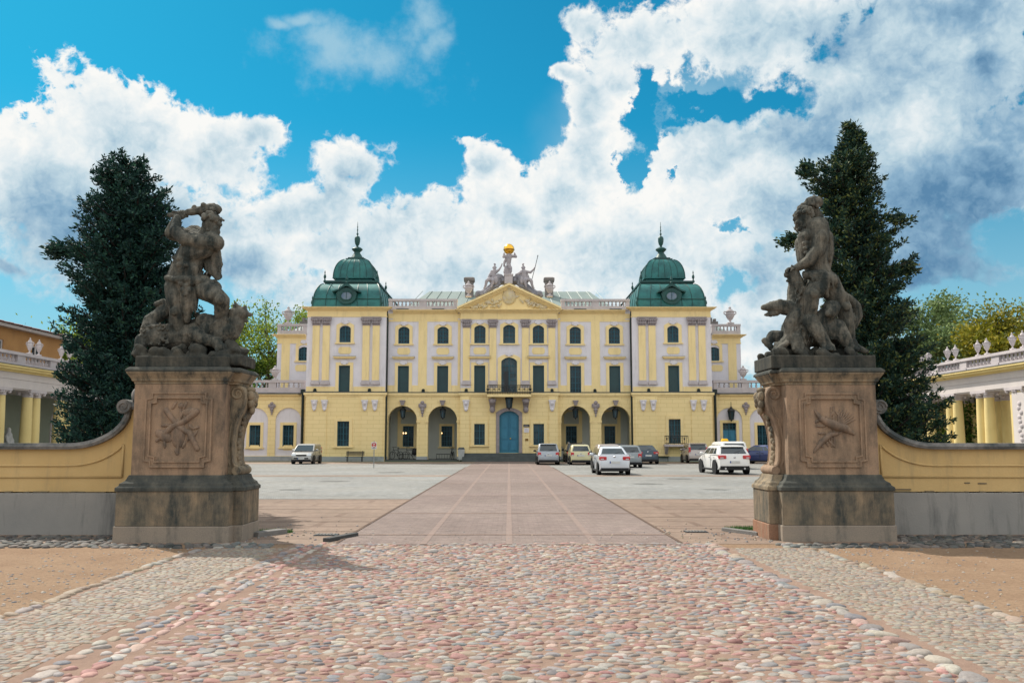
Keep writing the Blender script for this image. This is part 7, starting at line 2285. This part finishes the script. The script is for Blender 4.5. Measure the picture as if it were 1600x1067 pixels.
    for s in (-1,1):
        for y in (r+.78,f-.80):
            x=s*(W/2-.11)
            w=MB(); w.lathe([(R_*.62,-.10),(R_*.93,-.10),(R_,-.06),(R_,.06),(R_*.93,.10),(R_*.62,.10)],20); w.v=[(x+b_ if False else x+z,y+a,R_+b) for a,b,z in w.v]
            wo=B(w,'wheel',TYRE,smooth=40)
            k_=MB(); k_.lathe([(R_*.64,-.085),(R_*.64,.085)],20)
            for i in range(5):
                a=2*pi*i/5; 
                k_.add([(R_*.10*cos(a-.9),R_*.10*sin(a-.9),s*.095),(R_*.60*cos(a-.14),R_*.60*sin(a-.14),s*.102),(R_*.60*cos(a+.14),R_*.60*sin(a+.14),s*.102),(R_*.10*cos(a+.9),R_*.10*sin(a+.9),s*.095)],[(0,1,2,3)])
            k_.v=[(x+z,y+a,R_+b) for a,b,z in k_.v]; sub(k_,'rim',RIM,wo)
            a_=MB(); a_.lathe([(R_*1.16,0),(R_*1.16,.05)],20); a_.v=[(s*(W/2-.034)+ (z*s)*.6,y+a,R_+b+.02) for a,b,z in a_.v]; B(a_,'wheel_arch',TRIM)
    # shut lines and handles
    m=MB()
    for s in (-1,1):
        for y in (yd-.15+.55,(yc+yd)/2-.1): m.box(*sorted((s*(W/2*.985),s*(W/2*1.003))),y-.006,y+.006,g+.15,hb-.02)
        for y in ((yc+yd)/2+.05,yc+.25): m.box(*sorted((s*(W/2*.97),s*(W/2*1.012))),y-.02,y+.14,hb-.16,hb-.13)
    B(m,'door_trim',TRIM)
    if rack:
        m=MB()
        for s in (-1,1): m.tube([(s*wt*.86,yc+.2,H-.03),(s*wt*.86,yc+.25,H+.05),(s*wt*.86,yd-.35,H+.05),(s*wt*.86,yd-.3,H-.03)],.022,6)
        B(m,'roof_rack',TRIM if rack=='black' else CHROME)
    if spoiler:
        m=MB(); m.box(-wt*.9,wt*.9,yc-.12,yc+.12,H-.085,H-.04); B(m,'spoiler',col,bevel=.02)
    if kind=='suv':
        m=MB()
        for s in (-1,1): m.lathe([(.05,0),(.05,.1)],10,(s*.5,0,0))
        m.v=[(x,r-.03+z,.33+y) for x,y,z in m.v]; B(m,'exhaust',CHROME)
    m=MB(); m.ball((0,r+.035,hb-.12 if kind!='sedan' else hb-.02),(.06,.02,.045),10,6); B(m,'badge',CHROME)
    return root
SILV=paint('silver_grey_paint',(0.33,0.36,0.40),.5); CREAM=paint('cream_paint',(0.58,0.54,0.33),.05); PALEB=paint('pale_silver_blue_paint',(0.62,0.66,0.72),.25)
WHTP=paint('white_paint',(0.78,0.78,0.77),.0); BEIGEP=paint('beige_silver_paint',(0.44,0.39,0.37),.4); DBLUE=paint('dark_blue_paint',(0.018,0.035,0.13),.3); DGREY=paint('dark_slate_paint',(0.035,0.06,0.085),.4); GREYP=paint('grey_paint',(0.24,0.27,0.29),.4); BLACKP=paint('black_paint',(0.012,0.014,0.018),.2); SAND_S=paint('sand_silver_paint',(0.40,0.40,0.39),.45)
car('wagon',857,726.5,SILV,'silver grey estate car parked right of the main door steps',0,4.3,1.72,1.58,lamp='side',spoiler=True)
car('hatch',908,726.6,CREAM,'cream small hatchback parked next to the silver grey estate',0,3.7,1.64,1.50,lamp='side')
car('wagon',901,722.8,BLACKP,'black car with roof rails hidden behind the cream hatchback',0,4.4,1.75,1.60,rack='chrome')
car('sedan',961,742.6,PALEB,'pale silver blue saloon in the middle of the courtyard, rear towards the gate',0.0,4.3,1.70,1.46,lamp='wide')
car('hatch',953,733.5,BEIGEP,'beige silver car hidden in front of the pale saloon',0,4.2,1.72,1.55)
car('wagon',967,725.5,BLACKP,'black car mostly hidden far behind the pale saloon',0,4.4,1.74,1.58)
car('hatch',985,731,GREYP,'grey hatchback peeping out right of the pale saloon',0,4.0,1.70,1.48,lamp='side')
car('sedan',1013,725.3,DGREY,'dark slate blue saloon with big red tail lamps by the right tower',0,4.5,1.75,1.45,lamp='wide')
car('mpv',1092,723.8,BEIGEP,'beige silver people carrier parked below the small tower balcony',-.03,4.2,1.72,1.60,lamp='tall',spoiler=True)
car('suv',1149,741.8,WHTP,'white crossover car with twin exhausts nearest the right pedestal',.04,4.4,1.80,1.52,lamp='wide',spoiler=True)
taxi=car('mpv',1150,733,WHTP,'white taxi van with a yellow roof sign behind the white crossover',.02,4.5,1.80,1.72,lamp='tall')
m=MB(); m.frustum((-.24,.24,.15,.40),(-.17,.17,.2,.35),1.725,1.90); m.build('roof_sign',mat('yellow_taxi_sign',(0.85,0.50,0.01),.5),taxi,off=(0,0,0),bevel=.03)
car('sedan',1190,724.2,DBLUE,'dark blue car half hidden by the right pedestal',.75,4.3,1.72,1.46,ref='mid',lamp='side')
car('mpv',470,725.3,SAND_S,'sandy silver hatchback facing the gate in front of the left tower',pi,4.0,1.70,1.55,ref='front',lamp='tall')

# ------------------------------------------------------------------ small things in front of the palace
WOODD=mat('dark_bench_wood',(0.05,0.045,0.04),.7,(0.03,0.03,0.028),6)
def bench(px,py,label,w):
    p=gz(px,py); t=thing('park_bench',label,'bench',(p.x,p.y,0))
    m=MB(); 
    for i in range(4): m.box(-w,w,-.22+i*.11,-.13+i*.11,.42,.46)
    m.build('seat',WOODD,t,off=(0,0,0))
    m=MB()
    for i in range(3): m.box(-w,w,.27+i*.02,.30+i*.02,.55+i*.12,.64+i*.12)
    m.build('backrest',WOODD,t,off=(0,0,0))
    for s in (-1,1):
        for x in (s*w*.8,):
            m=MB(); m.tube([(x,-.22,0),(x,-.2,.42)],.03,6); m.tube([(x,.22,0),(x,.25,.45),(x,.33,.92)],.03,6); m.tube([(x,-.22,.40),(x,.25,.40)],.025,6); m.build('leg',IRON,t,off=(0,0,0))
bench(554,721.2,'dark wooden bench at the foot of the left tower',.78)
bench(1033,720.8,'dark wooden bench under the right tower, behind the cars',.7)
# road sign
p=gz(584,731); t=thing('road_sign','small square white sign with a red ring on a thin post before the left arches','sign',(p.x,p.y,0))
m=MB(); m.tube([(0,0,0),(0,0,1.75)],.03,8); m.build('post',mat('galvanised_steel',(0.35,0.36,0.36),.5,metal=.6),t,off=(0,0,0))
m=MB(); m.box(-.17,.17,-.05,-.03,1.22,1.68); bd_=m.build('sign_board',PLATE,t,off=(0,0,0),bevel=.008)
m=MB(); m.tube([(.125*cos(2*pi*i/20),-.055,1.50+.125*sin(2*pi*i/20)) for i in range(21)],.022,6); m.box(-.10,.10,-.056,-.05,1.47,1.53); own(m.build('red_ring',mat('sign_red',(0.55,0.02,0.02),.5),off=(0,0,0)),bd_)
m=MB(); m.box(-.11,.11,-.054,-.05,1.28,1.31); own(m.build('sign_text_bar',TRIM,off=(0,0,0)),bd_)
# bin beside the steps
p=gz(721,720.8); t=thing('litter_bin','pale grey litter bin left of the entrance steps','bin',(p.x,YF-1.2,0))
m=MB(); m.frustum((-.22,.22,-.2,.2),(-.30,.30,-.24,.24),.12,1.05); m.build('bin_body',mat('pale_bin',(0.42,0.43,0.43),.6,(0.34,0.35,0.35),3),t,off=(0,0,0),bevel=.03)
m=MB(); m.frustum((-.32,.32,-.26,.26),(-.2,.2,-.2,.2),1.05,1.22); m.build('lid',LEDGE,t,off=(0,0,0),bevel=.02)
m=MB(); m.box(-.12,.12,-.1,.1,-.0,.12); m.build('foot',IRON,t,off=(0,0,0))
# bicycles and stands inside the left arches
def bike(x,y,rz,label,bag=False,colr=IRON):
    t=thing('bicycle',label,'bicycle',(x,y,.155),rz,None)
    for yy in (-.52,.52):
        m=MB(); m.tube([(0,yy+.33*cos(2*pi*i/20),.34+.33*sin(2*pi*i/20)) for i in range(21)],.022,6)
        w=m.build('wheel',TYRE,t,off=(0,0,0)); k_=MB()
        for i in range(8): k_.tube([(0,yy,.34),(0,yy+.32*cos(i*pi/4),.34+.32*sin(i*pi/4))],.006,4)
        own(k_.build('spokes',RIM,off=(0,0,0)),w)
    m=MB(); m.tube([(0,-.52,.34),(0,-.15,.30),(0,.40,.86),(0,.52,.34)],.024,6); m.tube([(0,-.15,.30),(0,-.22,.90)],.022,6); m.tube([(0,-.52,.34),(0,-.2,.80),(0,.38,.82)],.02,6); m.build('frame',colr,t,off=(0,0,0))
    m=MB(); m.tube([(0,.40,.86),(0,.36,1.05)],.02,6); m.tube([(-.28,.26,1.06),(0,.38,1.06),(.28,.26,1.06)],.02,6); m.build('handlebar',IRON,t,off=(0,0,0))
    m=MB(); m.ball((0,-.24,.95),(.09,.15,.04),10,6); m.build('saddle',TRIM,t,off=(0,0,0),smooth=True)
    if bag:
        m=MB(); m.ball((.12,-.5,.62),(.14,.24,.26),12,8); m.ball((-.12,-.5,.62),(.14,.24,.26),12,8); m.ball((0,-.5,.86),(.2,.2,.14),10,8); m.build('luggage_bag',TRIM,t,off=(0,0,0),smooth=True)
bike(at(619,715,YF+1.2).x,YF+1.3,.9,'thin bicycle leaning at the left side of the outermost left arch')
bike(at(641,715,YF+.9).x,YF+.9,1.1,'bicycle with bulky black bags in the outermost left arch',True)
bike(at(707,715,YF+.8).x,YF+.8,.25,'bicycle seen end on at the right side of the arch left of the steps')
def stand(x0,x1,label):
    t=MB(); y=YF+1.7
    t.tube([(x0,y,.155),(x0,y,.60),(x1,y,.60),(x1,y,.155)],.03,6); n=5
    for i in range(1,n): t.tube([(x0+(x1-x0)*i/n,y,.2),(x0+(x1-x0)*i/n,y,.60)],.014,5)
    t.tube([(x0,y,.22),(x1,y,.22)],.02,5)
    o=t.build('bicycle_stand',IRON,None,off=((x0+x1)/2,y,0)); tag(o,label,'bike stand')
stand(at(682,715,YF+1.7).x,at(703,715,YF+1.7).x,'low black bicycle stand inside the arch left of the steps')
stand(at(624,715,YF+1.7).x,at(640,715,YF+1.7).x,'low black bicycle stand behind the bagged bicycle')
# person beside the taxi, only the dark head shows over the roofs
